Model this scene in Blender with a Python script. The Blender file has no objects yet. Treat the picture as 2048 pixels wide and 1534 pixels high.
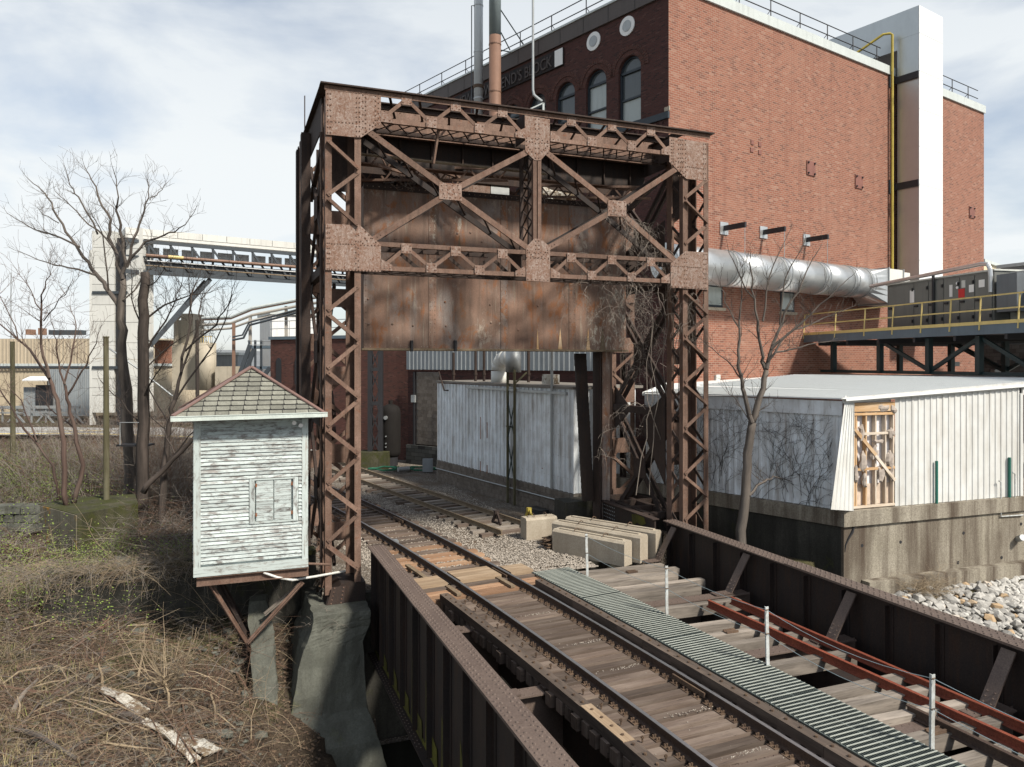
import bpy, math, random
from mathutils import Vector, noise as mnoise
R = math.radians
rnd = random.Random(7)
scene = bpy.context.scene
C = scene.collection
V3 = Vector

# ------------------------------------------------------------------ camera
F, HZ, CX, H = 1500.0, 725.0, 1024.0, 5.66      # pixels of the 2048 px frame, camera height above the rail head
cam_d = bpy.data.cameras.new('camera'); cam = bpy.data.objects.new('camera', cam_d); C.objects.link(cam)
cam.location = (0, 0, H); cam.rotation_euler = (R(90), 0, 0)
cam_d.sensor_width = 36; cam_d.lens = 36 * F / 2048; cam_d.shift_y = -(767 - HZ) / 2048
cam_d.clip_start = .1; cam_d.clip_end = 6000
scene.camera = cam

# ------------------------------------------------------------------ sun, sky, exposure
SUN_EL = R(45); SUN_AZ = math.atan2(.735, -.678)            # azimuth from +Y towards +X
SUN = V3((math.sin(SUN_AZ) * math.cos(SUN_EL), math.cos(SUN_AZ) * math.cos(SUN_EL), math.sin(SUN_EL)))
sd = bpy.data.lights.new('sun', 'SUN'); sd.energy = 5.0; sd.angle = R(6); sd.color = (1, .93, .82)
so = bpy.data.objects.new('sun', sd); C.objects.link(so); so.rotation_euler = SUN.to_track_quat('Z', 'Y').to_euler()
w = bpy.data.worlds.new('World'); scene.world = w; w.use_nodes = True
wn, wl = w.node_tree.nodes, w.node_tree.links
wn.clear()
wout = wn.new('ShaderNodeOutputWorld'); sky = wn.new('ShaderNodeTexSky'); sky.sky_type = 'NISHITA'; sky.sun_disc = False
sky.sun_elevation = SUN_EL; sky.sun_rotation = SUN_AZ; sky.air_density = 1.0; sky.dust_density = 1.2; sky.ozone_density = 1.0
b1 = wn.new('ShaderNodeBackground'); b1.inputs[1].default_value = .112; wl.new(sky.outputs[0], b1.inputs[0])
b2 = wn.new('ShaderNodeBackground'); b2.inputs[0].default_value = (.945, .985, 1, 1); b2.inputs[1].default_value = .80
tc = wn.new('ShaderNodeTexCoord'); mp = wn.new('ShaderNodeMapping'); mp.inputs['Scale'].default_value = (1.2, 1.2, 3.2)
mp.inputs['Location'].default_value = (.35, .1, .3)
nz = wn.new('ShaderNodeTexNoise'); nz.inputs['Scale'].default_value = 1.9; nz.inputs['Detail'].default_value = 9; nz.inputs['Roughness'].default_value = .54
nz.inputs['Distortion'].default_value = .35
rp = wn.new('ShaderNodeValToRGB'); rp.color_ramp.elements[0].position = .38; rp.color_ramp.elements[1].position = .56
rp.color_ramp.elements[0].color = (.33, .33, .33, 1); rp.color_ramp.elements[1].color = (.97, .97, .97, 1)
# a thin veil: denser towards the horizon, where one looks through more of it
sx = wn.new('ShaderNodeSeparateXYZ'); el = wn.new('ShaderNodeMapRange'); el.inputs[1].default_value = .25; el.inputs[2].default_value = .95; el.inputs[3].default_value = 1.0; el.inputs[4].default_value = .35
mulv = wn.new('ShaderNodeMath'); mulv.operation = 'MULTIPLY'; addv = wn.new('ShaderNodeMapRange'); addv.inputs[1].default_value = 0; addv.inputs[2].default_value = .10; addv.inputs[3].default_value = .45; addv.inputs[4].default_value = 0
maxv = wn.new('ShaderNodeMath'); maxv.operation = 'MAXIMUM'
mx = wn.new('ShaderNodeMixShader')
wl.new(tc.outputs['Generated'], mp.inputs[0]); wl.new(mp.outputs[0], nz.inputs['Vector']); wl.new(nz.outputs[0], rp.inputs[0])
wl.new(tc.outputs['Generated'], sx.inputs[0]); wl.new(sx.outputs[2], el.inputs[0]); wl.new(sx.outputs[2], addv.inputs[0]); wl.new(rp.outputs[0], mulv.inputs[0]); wl.new(el.outputs[0], mulv.inputs[1])
wl.new(mulv.outputs[0], maxv.inputs[0]); wl.new(addv.outputs[0], maxv.inputs[1]); wl.new(maxv.outputs[0], mx.inputs[0]); wl.new(b1.outputs[0], mx.inputs[1]); wl.new(b2.outputs[0], mx.inputs[2]); wl.new(mx.outputs[0], wout.inputs[0])
vs = scene.view_settings
scene.display_settings.display_device = 'sRGB'
vs.view_transform = 'Standard'; vs.look = 'None'; vs.gamma = 1; vs.use_curve_mapping = False; vs.exposure = 0.28

# ------------------------------------------------------------------ places
ts, tcn = .3584, .9336                                # track direction t = (-ts, tcn), lateral n = (tcn, ts)
TT = V3((-ts, tcn, 0)); NN = V3((tcn, ts, 0)); ZZ = V3((0, 0, 1))
def uvz(u, v, z): return V3((-ts * u + tcn * v, tcn * u + ts * v, z))
def at(px, py, Y): return V3(((px - CX) * Y / F, Y, H + (HZ - py) * Y / F))
def atz(px, py, z): return at(px, py, F * (H - z) / (py - HZ))
def atu(px, py, u):
    r = (px - CX) / F; v = u * (r * tcn + ts) / (tcn - r * ts); Y = tcn * u + ts * v
    return V3((-ts * u + tcn * v, Y, H + (HZ - py) * Y / F))
KT = 1.071                                            # the tower, its counterweight and the shack are laid out in units of 1.071 m
_base = (uvz, atu, TT, NN, ZZ)
def tower_units(on):
    global uvz, atu, TT, NN, ZZ
    if on:
        b0, b1, b2, b3, b4 = _base
        uvz = lambda u, v, z: b0(u * KT, v * KT, H + (z - H) * KT)
        atu = lambda px, py, u: b1(px, py, u * KT)
        TT, NN, ZZ = b2 * KT, b3 * KT, b4 * KT
    else: uvz, atu, TT, NN, ZZ = _base
def onwall(px, py, p0, d):                            # point of the vertical plane through p0 along d seen at a pixel
    r = (px - CX) / F; k = (r * p0.y - p0.x) / (d.x - r * d.y); Y = p0.y + k * d.y
    return V3((p0.x + k * d.x, Y, H + (HZ - py) * Y / F))

# ------------------------------------------------------------------ mesh builder
class MB:
    def __init__(s): s.v = []; s.f = []; s.uv = []
    def face(s, pts, uv=None):
        b = len(s.v); s.v.extend(pts); s.f.append(list(range(b, b + len(pts)))); s.uv.append(uv); return s
    def box(s, o, a, b, c):                           # parallelepiped: corner and three edges (a = long edge for the grain)
        o, a, b, c = V3(o), V3(a), V3(b), V3(c)
        if a.cross(b).dot(c) < 0: b, c = c, b
        i = len(s.v); la, lb, lc = a.length, b.length, c.length; ou, ov = rnd.random() * 50, rnd.random() * 50
        s.v.extend([o, o + a, o + a + b, o + b, o + c, o + a + c, o + a + b + c, o + b + c])
        def U(l, w, k): return [(ou, ov + k), (ou + l, ov + k), (ou + l, ov + k + w), (ou, ov + k + w)]
        for f, uv in (((0, 3, 2, 1), [(ou, ov), (ou, ov + lb), (ou + la, ov + lb), (ou + la, ov)]), ((4, 5, 6, 7), U(la, lb, lb + lc)),
                      ((0, 1, 5, 4), U(la, lc, 2 * lb + lc)), ((2, 3, 7, 6), U(la, lc, 3 * lb + lc)),
                      ((1, 2, 6, 5), U(lb, lc, 7)), ((3, 0, 4, 7), U(lb, lc, 9))):
            s.f.append([i + q for q in f]); s.uv.append(uv)
        return s
    def cbox(s, c, ex, ey, ez): return s.box(V3(c) - V3(ex) / 2 - V3(ey) / 2 - V3(ez) / 2, ex, ey, ez)
    def beam(s, p, q, w_, h_, up=ZZ, off=(0, 0)):     # bar p-q, w_ across, h_ along up
        p, q = V3(p), V3(q); d = q - p; dn = d.normalized(); up = V3(up)
        side = dn.cross(up)
        if side.length < 1e-4: side = dn.cross(V3((1, 0, 0)))
        side.normalize(); up2 = side.cross(dn).normalized()
        o = p + side * (off[0] - w_ / 2) + up2 * (off[1] - h_ / 2)
        return s.box(o, d, side * w_, up2 * h_)
    def tube(s, pts, rad, n=8, cap=True):
        pts = [V3(p) for p in pts]; m = len(pts)
        if not hasattr(rad, '__len__'): rad = [rad] * m
        b = len(s.v); prev = None; L = 0
        for i, p in enumerate(pts):
            d = (pts[min(i + 1, m - 1)] - pts[max(i - 1, 0)])
            d = d.normalized() if d.length > 1e-9 else V3((0, 0, 1))
            if prev is None: a = d.cross(V3((.3, .9, .2)) if abs(d.z) > .8 else ZZ).normalized()
            else:
                a = prev - d * prev.dot(d)
                a = a.normalized() if a.length > 1e-6 else d.orthogonal().normalized()
            prev = a; c = d.cross(a)
            for k in range(n):
                t = 2 * math.pi * k / n
                s.v.append(p + (a * math.cos(t) + c * math.sin(t)) * rad[i])
        for i in range(m - 1):
            l2 = L + (pts[i + 1] - pts[i]).length
            for k in range(n):
                k2 = (k + 1) % n
                s.f.append([b + i * n + k, b + i * n + k2, b + (i + 1) * n + k2, b + (i + 1) * n + k])
                c0 = k / n * 6.28 * rad[0]; c1 = (k + 1) / n * 6.28 * rad[0]
                s.uv.append([(L, c0), (L, c1), (l2, c1), (l2, c0)])
            L = l2
        if cap:
            s.f.append([b + k for k in range(n)][::-1]); s.uv.append(None)
            s.f.append([b + (m - 1) * n + k for k in range(n)]); s.uv.append(None)
        return s
    def prism(s, poly, th):                           # flat polygon and a thickness vector
        poly = [V3(p) for p in poly]; th = V3(th); n = len(poly); nn = V3((0, 0, 0))
        for i in range(n): nn += poly[i].cross(poly[(i + 1) % n])
        if nn.dot(th) < 0: poly = poly[::-1]
        b = len(s.v); s.v.extend(poly); s.v.extend([p + th for p in poly])
        s.f.append([b + i for i in range(n)][::-1]); s.uv.append(None); s.f.append([b + n + i for i in range(n)]); s.uv.append(None)
        for i in range(n):
            j = (i + 1) % n; s.f.append([b + i, b + j, b + n + j, b + n + i]); s.uv.append(None)
        return s
    def rivet(s, p, nrm, r=.017):
        nrm = V3(nrm).normalized(); a = nrm.orthogonal().normalized(); c = nrm.cross(a); b = len(s.v)
        for k in range(6):
            t = math.pi / 3 * k; e = a * math.cos(t) + c * math.sin(t)
            s.v.append(p + e * r)
            s.v.append(p + e * r * .62 + nrm * r * .7)
        for k in range(6):
            j = (k + 1) % 6
            s.f.append([b + 2 * k, b + 2 * j, b + 2 * j + 1, b + 2 * k + 1]); s.uv.append(None)
        s.f.append([b + 2 * k + 1 for k in range(6)]); s.uv.append(None)
        return s
    def rivrow(s, p, q, n, nrm, r=.017):
        for k in range(n): s.rivet(V3(p).lerp(V3(q), k / max(n - 1, 1)), nrm, r)
        return s
    def build(s, name, mat, parent=None, label=None, kind=None, smooth=False, local=False):
        me = bpy.data.meshes.new(name)
        o0 = parent.matrix_basis.translation.copy() if parent else V3((0, 0, 0))
        if parent and parent.parent: o0 = o0 + parent.parent.matrix_basis.translation
        if not local and o0.length > 0: vs_ = [(p[0] - o0.x, p[1] - o0.y, p[2] - o0.z) for p in s.v]
        else: vs_ = [tuple(p) for p in s.v]
        me.from_pydata(vs_, [], s.f)
        uvl = me.uv_layers.new(name='UVMap'); flat = []
        for f, uv in zip(s.f, s.uv):
            if uv is None:
                p0, p1, p2 = s.v[f[0]], s.v[f[1]], s.v[f[2]]
                n = (V3(p1) - V3(p0)).cross(V3(p2) - V3(p0))
                n = n.normalized() if n.length > 1e-12 else ZZ
                if abs(n.z) > .8: uv = [(s.v[i][0], s.v[i][1]) for i in f]
                else:
                    h = V3((-n.y, n.x, 0)).normalized(); uv = [(s.v[i][0] * h.x + s.v[i][1] * h.y, s.v[i][2]) for i in f]
            for q in uv: flat.extend(q)
        uvl.data.foreach_set('uv', flat)
        if smooth: me.polygons.foreach_set('use_smooth', [True] * len(me.polygons))
        me.materials.append(mat); me.update()
        o = bpy.data.objects.new(name, me); C.objects.link(o)
        if parent: o.parent = parent
        if label: o['label'] = label
        if kind: o['kind'] = kind
        return o

def thing(name, label, cat, loc=(0, 0, 0), group=None):
    o = bpy.data.objects.new(name, None); C.objects.link(o); o.location = loc; o.empty_display_size = .2
    o['label'] = label; o['category'] = cat
    if group: o['group'] = group
    return o
def tag(o, label, cat, group=None):
    o['label'] = label; o['category'] = cat
    if group: o['group'] = group
    return o
def stuff(o): o['kind'] = 'stuff'; return o
def structure(o): o['kind'] = 'structure'; return o

# ------------------------------------------------------------------ materials
class NT:
    def __init__(s, name):
        s.m = bpy.data.materials.new(name); s.m.use_nodes = True; s.n = s.m.node_tree.nodes; s.l = s.m.node_tree.links
        s.p = s.n['Principled BSDF']
    def new(s, t, **k):
        n = s.n.new(t)
        for a, b in k.items(): setattr(n, a, b)
        return n
    def coord(s, kind='Object', scale=(1, 1, 1)):
        t = s.new('ShaderNodeTexCoord'); m = s.new('ShaderNodeMapping'); m.inputs['Scale'].default_value = scale
        s.l.new(t.outputs[kind], m.inputs[0])
        oi = s.new('ShaderNodeObjectInfo'); a = s.new('ShaderNodeMath', operation='MULTIPLY'); a.inputs[1].default_value = 37.0
        s.l.new(oi.outputs['Random'], a.inputs[0]); s.l.new(a.outputs[0], m.inputs['Location'])
        return m.outputs[0]
    def noise(s, vec, scale, detail=6, rough=.6, dist=0):
        n = s.new('ShaderNodeTexNoise'); n.inputs['Scale'].default_value = scale; n.inputs['Detail'].default_value = detail
        n.inputs['Roughness'].default_value = rough; n.inputs['Distortion'].default_value = dist
        s.l.new(vec, n.inputs['Vector']); return n.outputs[0]
    def ramp(s, fac, lo, hi):
        r = s.new('ShaderNodeMapRange'); r.inputs[1].default_value = lo; r.inputs[2].default_value = hi; s.l.new(fac, r.inputs[0]); return r.outputs[0]
    def mix(s, fac, a, b, blend='MIX'):
        m = s.new('ShaderNodeMix', data_type='RGBA', blend_type=blend)
        for sock, val in ((m.inputs[0], fac), (m.inputs[6], a), (m.inputs[7], b)):
            if isinstance(val, (int, float)): sock.default_value = val
            elif isinstance(val, tuple): sock.default_value = (*val, 1) if len(val) == 3 else val
            else: s.l.new(val, sock)
        return m.outputs[2]
    def mul(s, a, b):
        m = s.new('ShaderNodeMath', operation='MULTIPLY')
        for sock, val in ((m.inputs[0], a), (m.inputs[1], b)):
            if isinstance(val, (int, float)): sock.default_value = val
            else: s.l.new(val, sock)
        return m.outputs[0]
    def rand(s, col, amt):                            # each object a little lighter or darker
        oi = s.new('ShaderNodeObjectInfo'); h = s.new('ShaderNodeHueSaturation'); r = s.new('ShaderNodeMapRange')
        r.inputs[3].default_value = 1 - amt; r.inputs[4].default_value = 1 + amt
        s.l.new(oi.outputs['Random'], r.inputs[0]); s.l.new(r.outputs[0], h.inputs['Value']); s.l.new(col, h.inputs['Color']); return h.outputs[0]
    def bump(s, fac, st, dist=.02):
        b = s.new('ShaderNodeBump'); b.inputs['Strength'].default_value = st; b.inputs['Distance'].default_value = dist
        s.l.new(fac, b.inputs['Height']); s.l.new(b.outputs[0], s.p.inputs['Normal'])
    def done(s, col, rough=.8, metal=0.0, spec=.4):
        if isinstance(col, tuple): s.p.inputs['Base Color'].default_value = (*col, 1)
        else: s.l.new(col, s.p.inputs['Base Color'])
        if isinstance(rough, (int, float)): s.p.inputs['Roughness'].default_value = rough
        else: s.l.new(rough, s.p.inputs['Roughness'])
        s.p.inputs['Metallic'].default_value = metal; s.p.inputs['Specular IOR Level'].default_value = spec
        return s.m

def weathered(name, c1, c2, c3, scale=1.2, rough=.85, metal=0.0, streak=.55, patches=(), bump=.25, rv=.12, spec=.3, fine=.55):
    t = NT(name); v = t.coord(); sv = t.coord(scale=(6, 6, .55))
    col = t.mix(t.ramp(t.noise(v, scale, 8, .65), .36, .64), c1, c2)
    col = t.mix(t.mul(t.ramp(t.noise(sv, 1.6, 7, .65), .46, .70), streak), col, c3)
    for k, (pc, psc, lo, hi, vert) in enumerate(patches):
        pv = t.coord(scale=(3.2, 3.2, .6) if vert else (1 + .17 * k, 1.1, 1.05))
        col = t.mix(t.ramp(t.noise(pv, psc, 9, .72, .2), lo, hi), col, pc)
    fn = t.noise(v, 34, 6, .7)
    col = t.mix(t.mul(t.ramp(fn, .35, .72), fine), col, c2, 'MULTIPLY')
    t.bump(fn, bump, .008)
    return t.done(t.rand(col, rv), rough, metal, spec)

def woodmat(name, c1, c2, c3, rv=.28, paint=None, pl=(.40, .56), gs=26):
    t = NT(name); v = t.coord('UV', (1.1, gs, 1)); v2 = t.coord('UV', (.5, 3, 1)); v3 = t.coord('UV', (3.2, 9, 1))
    g = t.noise(v, 1.0, 7, .7, .3)
    col = t.mix(t.ramp(g, .34, .66), c1, c2)
    col = t.mix(t.ramp(t.noise(v2, 1.3, 5, .6), .45, .68), col, c3)
    crack = t.ramp(t.noise(v, 2.1, 4, .55, .6), .64, .70)
    if paint:
        pm = t.ramp(t.noise(v3, 1.0, 9, .74, .4), pl[0], pl[1])
        pm2 = t.ramp(t.noise(v, .9, 6, .7), .30, .46)
        col = t.mix(t.mul(pm, pm2), col, paint)
    col = t.mix(t.mul(crack, .75), col, (.012, .01, .008))
    t.bump(g, .5, .006)
    return t.done(t.rand(col, rv), .85, 0, .25)

def brickmat(name, c1, c2, c3, mortar, bw=.225, bh=.072, blot=(.55, .36, .28), blotamt=.35, dark=(.10, .05, .04)):
    t = NT(name); v = t.coord('UV')
    b = t.new('ShaderNodeTexBrick'); b.inputs['Scale'].default_value = 1; b.inputs['Brick Width'].default_value = bw; b.inputs['Row Height'].default_value = bh
    b.inputs['Mortar Size'].default_value = .010; b.inputs['Mortar Smooth'].default_value = .2; b.inputs['Bias'].default_value = -.1
    t.l.new(v, b.inputs['Vector'])
    for q, c in (('Color1', c1), ('Color2', c2), ('Mortar', mortar)): b.inputs[q].default_value = (*c, 1)
    bb = t.new('ShaderNodeTexBrick')                   # the same courses in black and white: one random value per brick
    for q in ('Scale', 'Brick Width', 'Row Height', 'Mortar Size', 'Mortar Smooth'): bb.inputs[q].default_value = b.inputs[q].default_value
    t.l.new(v, bb.inputs['Vector'])
    for q, c in (('Color1', 0), ('Color2', 1), ('Mortar', .5)): bb.inputs[q].default_value = (c, c, c, 1)
    col = b.outputs['Color']; rv_ = t.new('ShaderNodeSeparateColor'); t.l.new(bb.outputs['Color'], rv_.inputs[0])
    one = t.mix(t.ramp(rv_.outputs[0], .76, .98), col, dark)
    one = t.mix(t.ramp(rv_.outputs[0], .0, .10), c3, one)
    fac = b.outputs['Fac']
    col = t.mix(fac, one, mortar)
    n1 = t.noise(v, .28, 7, .7)
    col = t.mix(t.mul(t.ramp(n1, .52, .72), blotamt), col, blot)
    col = t.mix(t.mul(t.ramp(t.noise(v, 1.1, 8, .75), .62, .74), blotamt * .8), col, blot)
    sv = t.coord('UV', (2.5, .16, 1))
    col = t.mix(t.mul(t.ramp(t.noise(sv, 1, 6, .6), .52, .75), .38), col, dark)
    inv = t.new('ShaderNodeMath', operation='SUBTRACT'); inv.inputs[0].default_value = 1; t.l.new(fac, inv.inputs[1])
    t.bump(inv.outputs[0], .5, .012)
    return t.done(col, .88, 0, .25)

def concretemat(name, c1, c2, stain, moss=None, msl=(.5, .66), ss=(2.2, 2.2, .18), amt=.7, big=.7):
    t = NT(name); v = t.coord(); sv = t.coord(scale=ss)
    col = t.mix(t.ramp(t.noise(v, big, 8, .65), .35, .65), c1, c2)
    col = t.mix(t.mul(t.ramp(t.noise(sv, 1.2, 8, .66), .40, .64), amt), col, stain)
    col = t.mix(t.mul(t.ramp(t.noise(t.coord(scale=(1, 1, .5)), .42, 6, .6), .50, .66), amt * .75), col, stain)
    if moss: col = t.mix(t.ramp(t.noise(v, 1.3, 9, .7, .3), *msl), col, moss)
    fn = t.noise(v, 22, 7, .75)
    col = t.mix(t.mul(t.ramp(fn, .42, .66), .6), col, stain)
    col = t.mix(t.mul(t.ramp(t.noise(v, 48, 4, .8), .60, .70), .5), col, tuple(min(q * 1.7, .6) for q in c1))
    t.bump(fn, .5, .02)
    return t.done(col, .9, 0, .2)

def plain(name, c, rough=.6, metal=0.0, var=.15, scale=2.0, spec=.4, dirt=None, damt=.4):
    t = NT(name); v = t.coord(); sv = t.coord(scale=(3, 3, .35))
    d = dirt or tuple(q * .55 for q in c)
    col = t.mix(t.mul(t.ramp(t.noise(v, scale, 7, .65), .38, .72), var * 2.2), c, d)
    col = t.mix(t.mul(t.ramp(t.noise(sv, 1.4, 6, .6), .5, .75), damt), col, d)
    t.bump(t.noise(v, 9, 4, .6), .12, .01)
    return t.done(t.rand(col, .06), rough, metal, spec)

MT = {}
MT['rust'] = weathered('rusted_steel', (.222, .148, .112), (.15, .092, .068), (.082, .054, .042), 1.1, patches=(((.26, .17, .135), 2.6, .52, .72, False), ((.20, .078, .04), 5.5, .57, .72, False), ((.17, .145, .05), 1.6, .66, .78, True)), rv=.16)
MT['plate'] = weathered('rusted_plate', (.325, .25, .212), (.235, .148, .11), (.125, .076, .056), 2.6, streak=.5, patches=(((.345, .285, .25), 13, .51, .60, False), ((.155, .07, .04), 14, .53, .61, False), ((.20, .125, .09), 4, .52, .66, True)), rv=.08, fine=.6)
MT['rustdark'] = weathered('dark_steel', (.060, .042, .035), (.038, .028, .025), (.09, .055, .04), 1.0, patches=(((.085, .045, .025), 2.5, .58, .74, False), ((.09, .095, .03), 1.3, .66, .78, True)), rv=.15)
def cwmat():
    """old painted steel: brown paint, grey bare areas, rust blooms, dark grime runs, flaked white primer"""
    t = NT('counterweight_plate'); v = t.coord(); v2 = t.coord(scale=(1, 1, .45)); v3 = t.coord(scale=(5, 5, .28)); v4 = t.coord(scale=(1.6, 1.6, .8))
    col = t.mix(t.ramp(t.noise(v2, .8, 9, .68, .3), .38, .62), (.30, .185, .135), (.21, .145, .115))
    col = t.mix(t.mul(t.ramp(t.noise(v2, .62, 8, .66, .6), .52, .62), .85), col, (.29, .26, .245))
    col = t.mix(t.mul(t.ramp(t.noise(v4, 1.15, 10, .74, .5), .54, .60), .9), col, (.30, .125, .055))
    col = t.mix(t.mul(t.ramp(t.noise(v3, 1.0, 8, .68), .50, .70), .7), col, (.085, .064, .052))
    col = t.mix(t.mul(t.ramp(t.noise(v2, .5, 7, .62, .3), .56, .68), .6), col, (.10, .08, .06))
    area = t.ramp(t.noise(v2, .55, 5, .6), .50, .60)
    col = t.mix(t.mul(area, t.ramp(t.noise(v4, 3.4, 11, .78, .3), .53, .57)), col, (.50, .46, .39))
    col = t.mix(t.ramp(t.noise(v, 7, 10, .8), .655, .685), col, (.52, .48, .42))
    col = t.mix(t.mul(t.ramp(t.noise(v3, 2.2, 4, .5), .62, .70), .6), col, (.34, .29, .23))
    fn = t.noise(v, 30, 7, .75); col = t.mix(t.mul(t.ramp(fn, .4, .7), .45), col, (.09, .06, .045))
    t.bump(fn, .4, .01)
    return t.done(t.rand(col, .08), .8, 0, .3)
MT['cw'] = cwmat()
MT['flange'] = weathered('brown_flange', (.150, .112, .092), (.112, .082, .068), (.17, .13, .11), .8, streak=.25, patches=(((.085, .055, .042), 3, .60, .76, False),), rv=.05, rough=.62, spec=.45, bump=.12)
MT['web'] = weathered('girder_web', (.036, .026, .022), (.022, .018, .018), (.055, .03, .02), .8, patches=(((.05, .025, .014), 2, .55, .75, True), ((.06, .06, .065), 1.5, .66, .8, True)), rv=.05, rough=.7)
MT['moss'] = weathered('mossy_steel', (.13, .125, .018), (.06, .055, .016), (.05, .04, .02), 1.5, rv=.1)
MT['yellowpaint'] = plain('yellow_paint', (.42, .33, .06), .7, var=.3)
MT['tie'] = woodmat('weathered_tie', (.135, .10, .078), (.075, .056, .046), (.17, .135, .11), .38)
MT['tiegray'] = woodmat('old_grey_tie', (.235, .205, .175), (.10, .085, .072), (.30, .26, .22), .28)
MT['tienew'] = woodmat('new_tie', (.31, .185, .115), (.20, .115, .068), (.37, .245, .155), .22)
MT['tieend'] = plain('red_tie_end', (.26, .055, .028), .8, var=.3)
MT['plank'] = woodmat('crossing_plank', (.34, .25, .165), (.22, .155, .10), (.38, .29, .2), .12)
MT['timber'] = woodmat('dark_timber', (.095, .073, .058), (.055, .043, .036), (.13, .10, .08), .2)
MT['fresh'] = woodmat('fresh_lumber', (.60, .40, .22), (.45, .27, .13), (.66, .5, .34), .2)
MT['lumbergrey'] = woodmat('grey_lumber', (.55, .47, .38), (.38, .3, .22), (.62, .56, .48), .2)
MT['osb'] = plain('board_backing', (.62, .50, .40), .8, var=.3, scale=6)
MT['whiteboard'] = plain('white_backing', (.78, .76, .78), .8, var=.1)
MT['insul'] = plain('torn_insulation', (.40, .345, .30), .95, var=.4, scale=9)
MT['clap'] = woodmat('peeling_clapboard', (.205, .195, .185), (.105, .098, .092), (.28, .265, .25), .16, paint=(.455, .51, .50), pl=(.39, .52), gs=34)
MT['trimwhite'] = woodmat('peeling_trim', (.26, .245, .225), (.15, .135, .12), (.32, .29, .26), .08, paint=(.45, .505, .49), pl=(.35, .49), gs=20)
MT['shingle'] = weathered('asphalt_shingle', (.255, .255, .215), (.185, .185, .155), (.165, .155, .135), 3, streak=.3, patches=(((.43, .41, .37), 4, .60, .74, False), ((.2, .2, .12), 2.2, .64, .8, False)), rv=.22, bump=.6)
MT['flash'] = plain('brown_flashing', (.20, .125, .108), .55, var=.15)
MT['gutter'] = weathered('gutter', (.62, .68, .64), (.52, .57, .54), (.45, .46, .42), 2, streak=.3, patches=(((.26, .10, .04), 5, .64, .72, False),), rv=.02, rough=.5)
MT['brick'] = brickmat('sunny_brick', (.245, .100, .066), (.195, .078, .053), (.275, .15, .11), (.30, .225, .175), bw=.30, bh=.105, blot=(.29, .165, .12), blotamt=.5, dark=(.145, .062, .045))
MT['anchor'] = plain('anchor_paint', (.20, .085, .066), .7, var=.2)
MT['brickshade'] = brickmat('old_shade_brick', (.085, .032, .027), (.058, .023, .020), (.11, .05, .042), (.058, .042, .038), blot=(.085, .042, .036), blotamt=.25, dark=(.04, .02, .018))  # old brick, darkened further: shade of these walls is put into the colour
MT['brickred'] = brickmat('red_arch_brick', (.105, .040, .030), (.075, .028, .022), (.14, .06, .05), (.075, .056, .05), blot=(.11, .06, .047), blotamt=.2, dark=(.05, .025, .02))  # red brick darkened to carry the shade the annex stands in
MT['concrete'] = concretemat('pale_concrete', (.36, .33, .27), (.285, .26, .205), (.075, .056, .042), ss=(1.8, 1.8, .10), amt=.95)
MT['barrier'] = concretemat('barrier_concrete', (.46, .41, .33), (.38, .33, .26), (.24, .20, .15), amt=.4)
MT['pier'] = concretemat('old_pier_concrete', (.165, .17, .145), (.10, .105, .088), (.06, .06, .05), moss=(.10, .105, .04), msl=(.60, .76))
MT['mossconc'] = concretemat('mossy_concrete', (.11, .10, .07), (.07, .066, .042), (.02, .022, .012), moss=(.05, .055, .012), msl=(.44, .60))
MT['paintconc'] = concretemat('paint_stained_concrete', (.25, .225, .18), (.19, .17, .13), (.08, .075, .045), moss=(.36, .19, .025), msl=(.56, .62), big=.5)
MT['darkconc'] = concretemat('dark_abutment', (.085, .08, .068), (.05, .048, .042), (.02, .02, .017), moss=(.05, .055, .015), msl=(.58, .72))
MT['block'] = concretemat('grey_block', (.235, .205, .175), (.17, .15, .13), (.085, .068, .055), ss=(2, 2, .5), amt=.6)
MT['mortar'] = plain('mortar', (.22, .20, .175), .9, var=.3)
MT['siding'] = plain('white_siding', (.60, .61, .595), .5, var=.16, scale=1.2, dirt=(.32, .29, .24), damt=.5)
MT['sidinglift'] = plain('shade_lightened_tin', (.78, .83, .865), .55, var=.2, scale=1.3, dirt=(.24, .20, .16), damt=.62)  # paler than white_siding: light added to the colour of walls in shade
MT['tinshade'] = plain('shade_darkened_tin', (.30, .325, .335), .6, var=.15)  # darker copy of the tin: shade on the band is put into the colour
MT['roofwhite'] = plain('white_metal_roof', (.75, .77, .76), .5, var=.06, scale=.7, dirt=(.6, .58, .54), damt=.12)
MT['rustspot'] = plain('rust_stain', (.24, .085, .03), .85, var=.4, scale=5)
MT['galv'] = weathered('galvanised_steel', (.56, .57, .57), (.47, .485, .49), (.62, .63, .63), 1.5, rough=.36, metal=.75, streak=.3, rv=.05, bump=.06, spec=.5, fine=.1)
MT['galvdull'] = weathered('dull_galvanised', (.40, .42, .42), (.32, .335, .34), (.45, .46, .46), 2, rough=.5, metal=.55, streak=.3, rv=.08, bump=.06, spec=.5, fine=.15)
MT['stackbrown'] = plain('brown_stack', (.20, .115, .08), .6, metal=.2, var=.2)
MT['stackgrey'] = plain('grey_stack', (.25, .30, .31), .5, metal=.3, var=.1)
MT['coping'] = plain('pale_coping', (.50, .54, .53), .5, var=.1)
MT['cornice'] = plain('brown_cornice', (.085, .07, .064), .6, var=.1)
MT['blacksteel'] = plain('black_steel', (.022, .022, .025), .6, var=.2)
MT['tank'] = plain('shade_dark_tank', (.020, .018, .017), .85, var=.2, spec=.12)  # near-black paint stands in for the shade around the tank
MT['pane'] = plain('blind_pane', (.36, .40, .385), .12, var=.06, spec=.6)
MT['panedark'] = plain('dark_pane', (.075, .088, .092), .10, var=.1, spec=.6)
MT['frame'] = plain('dark_frame', (.022, .032, .042), .5, var=.1)
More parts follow.
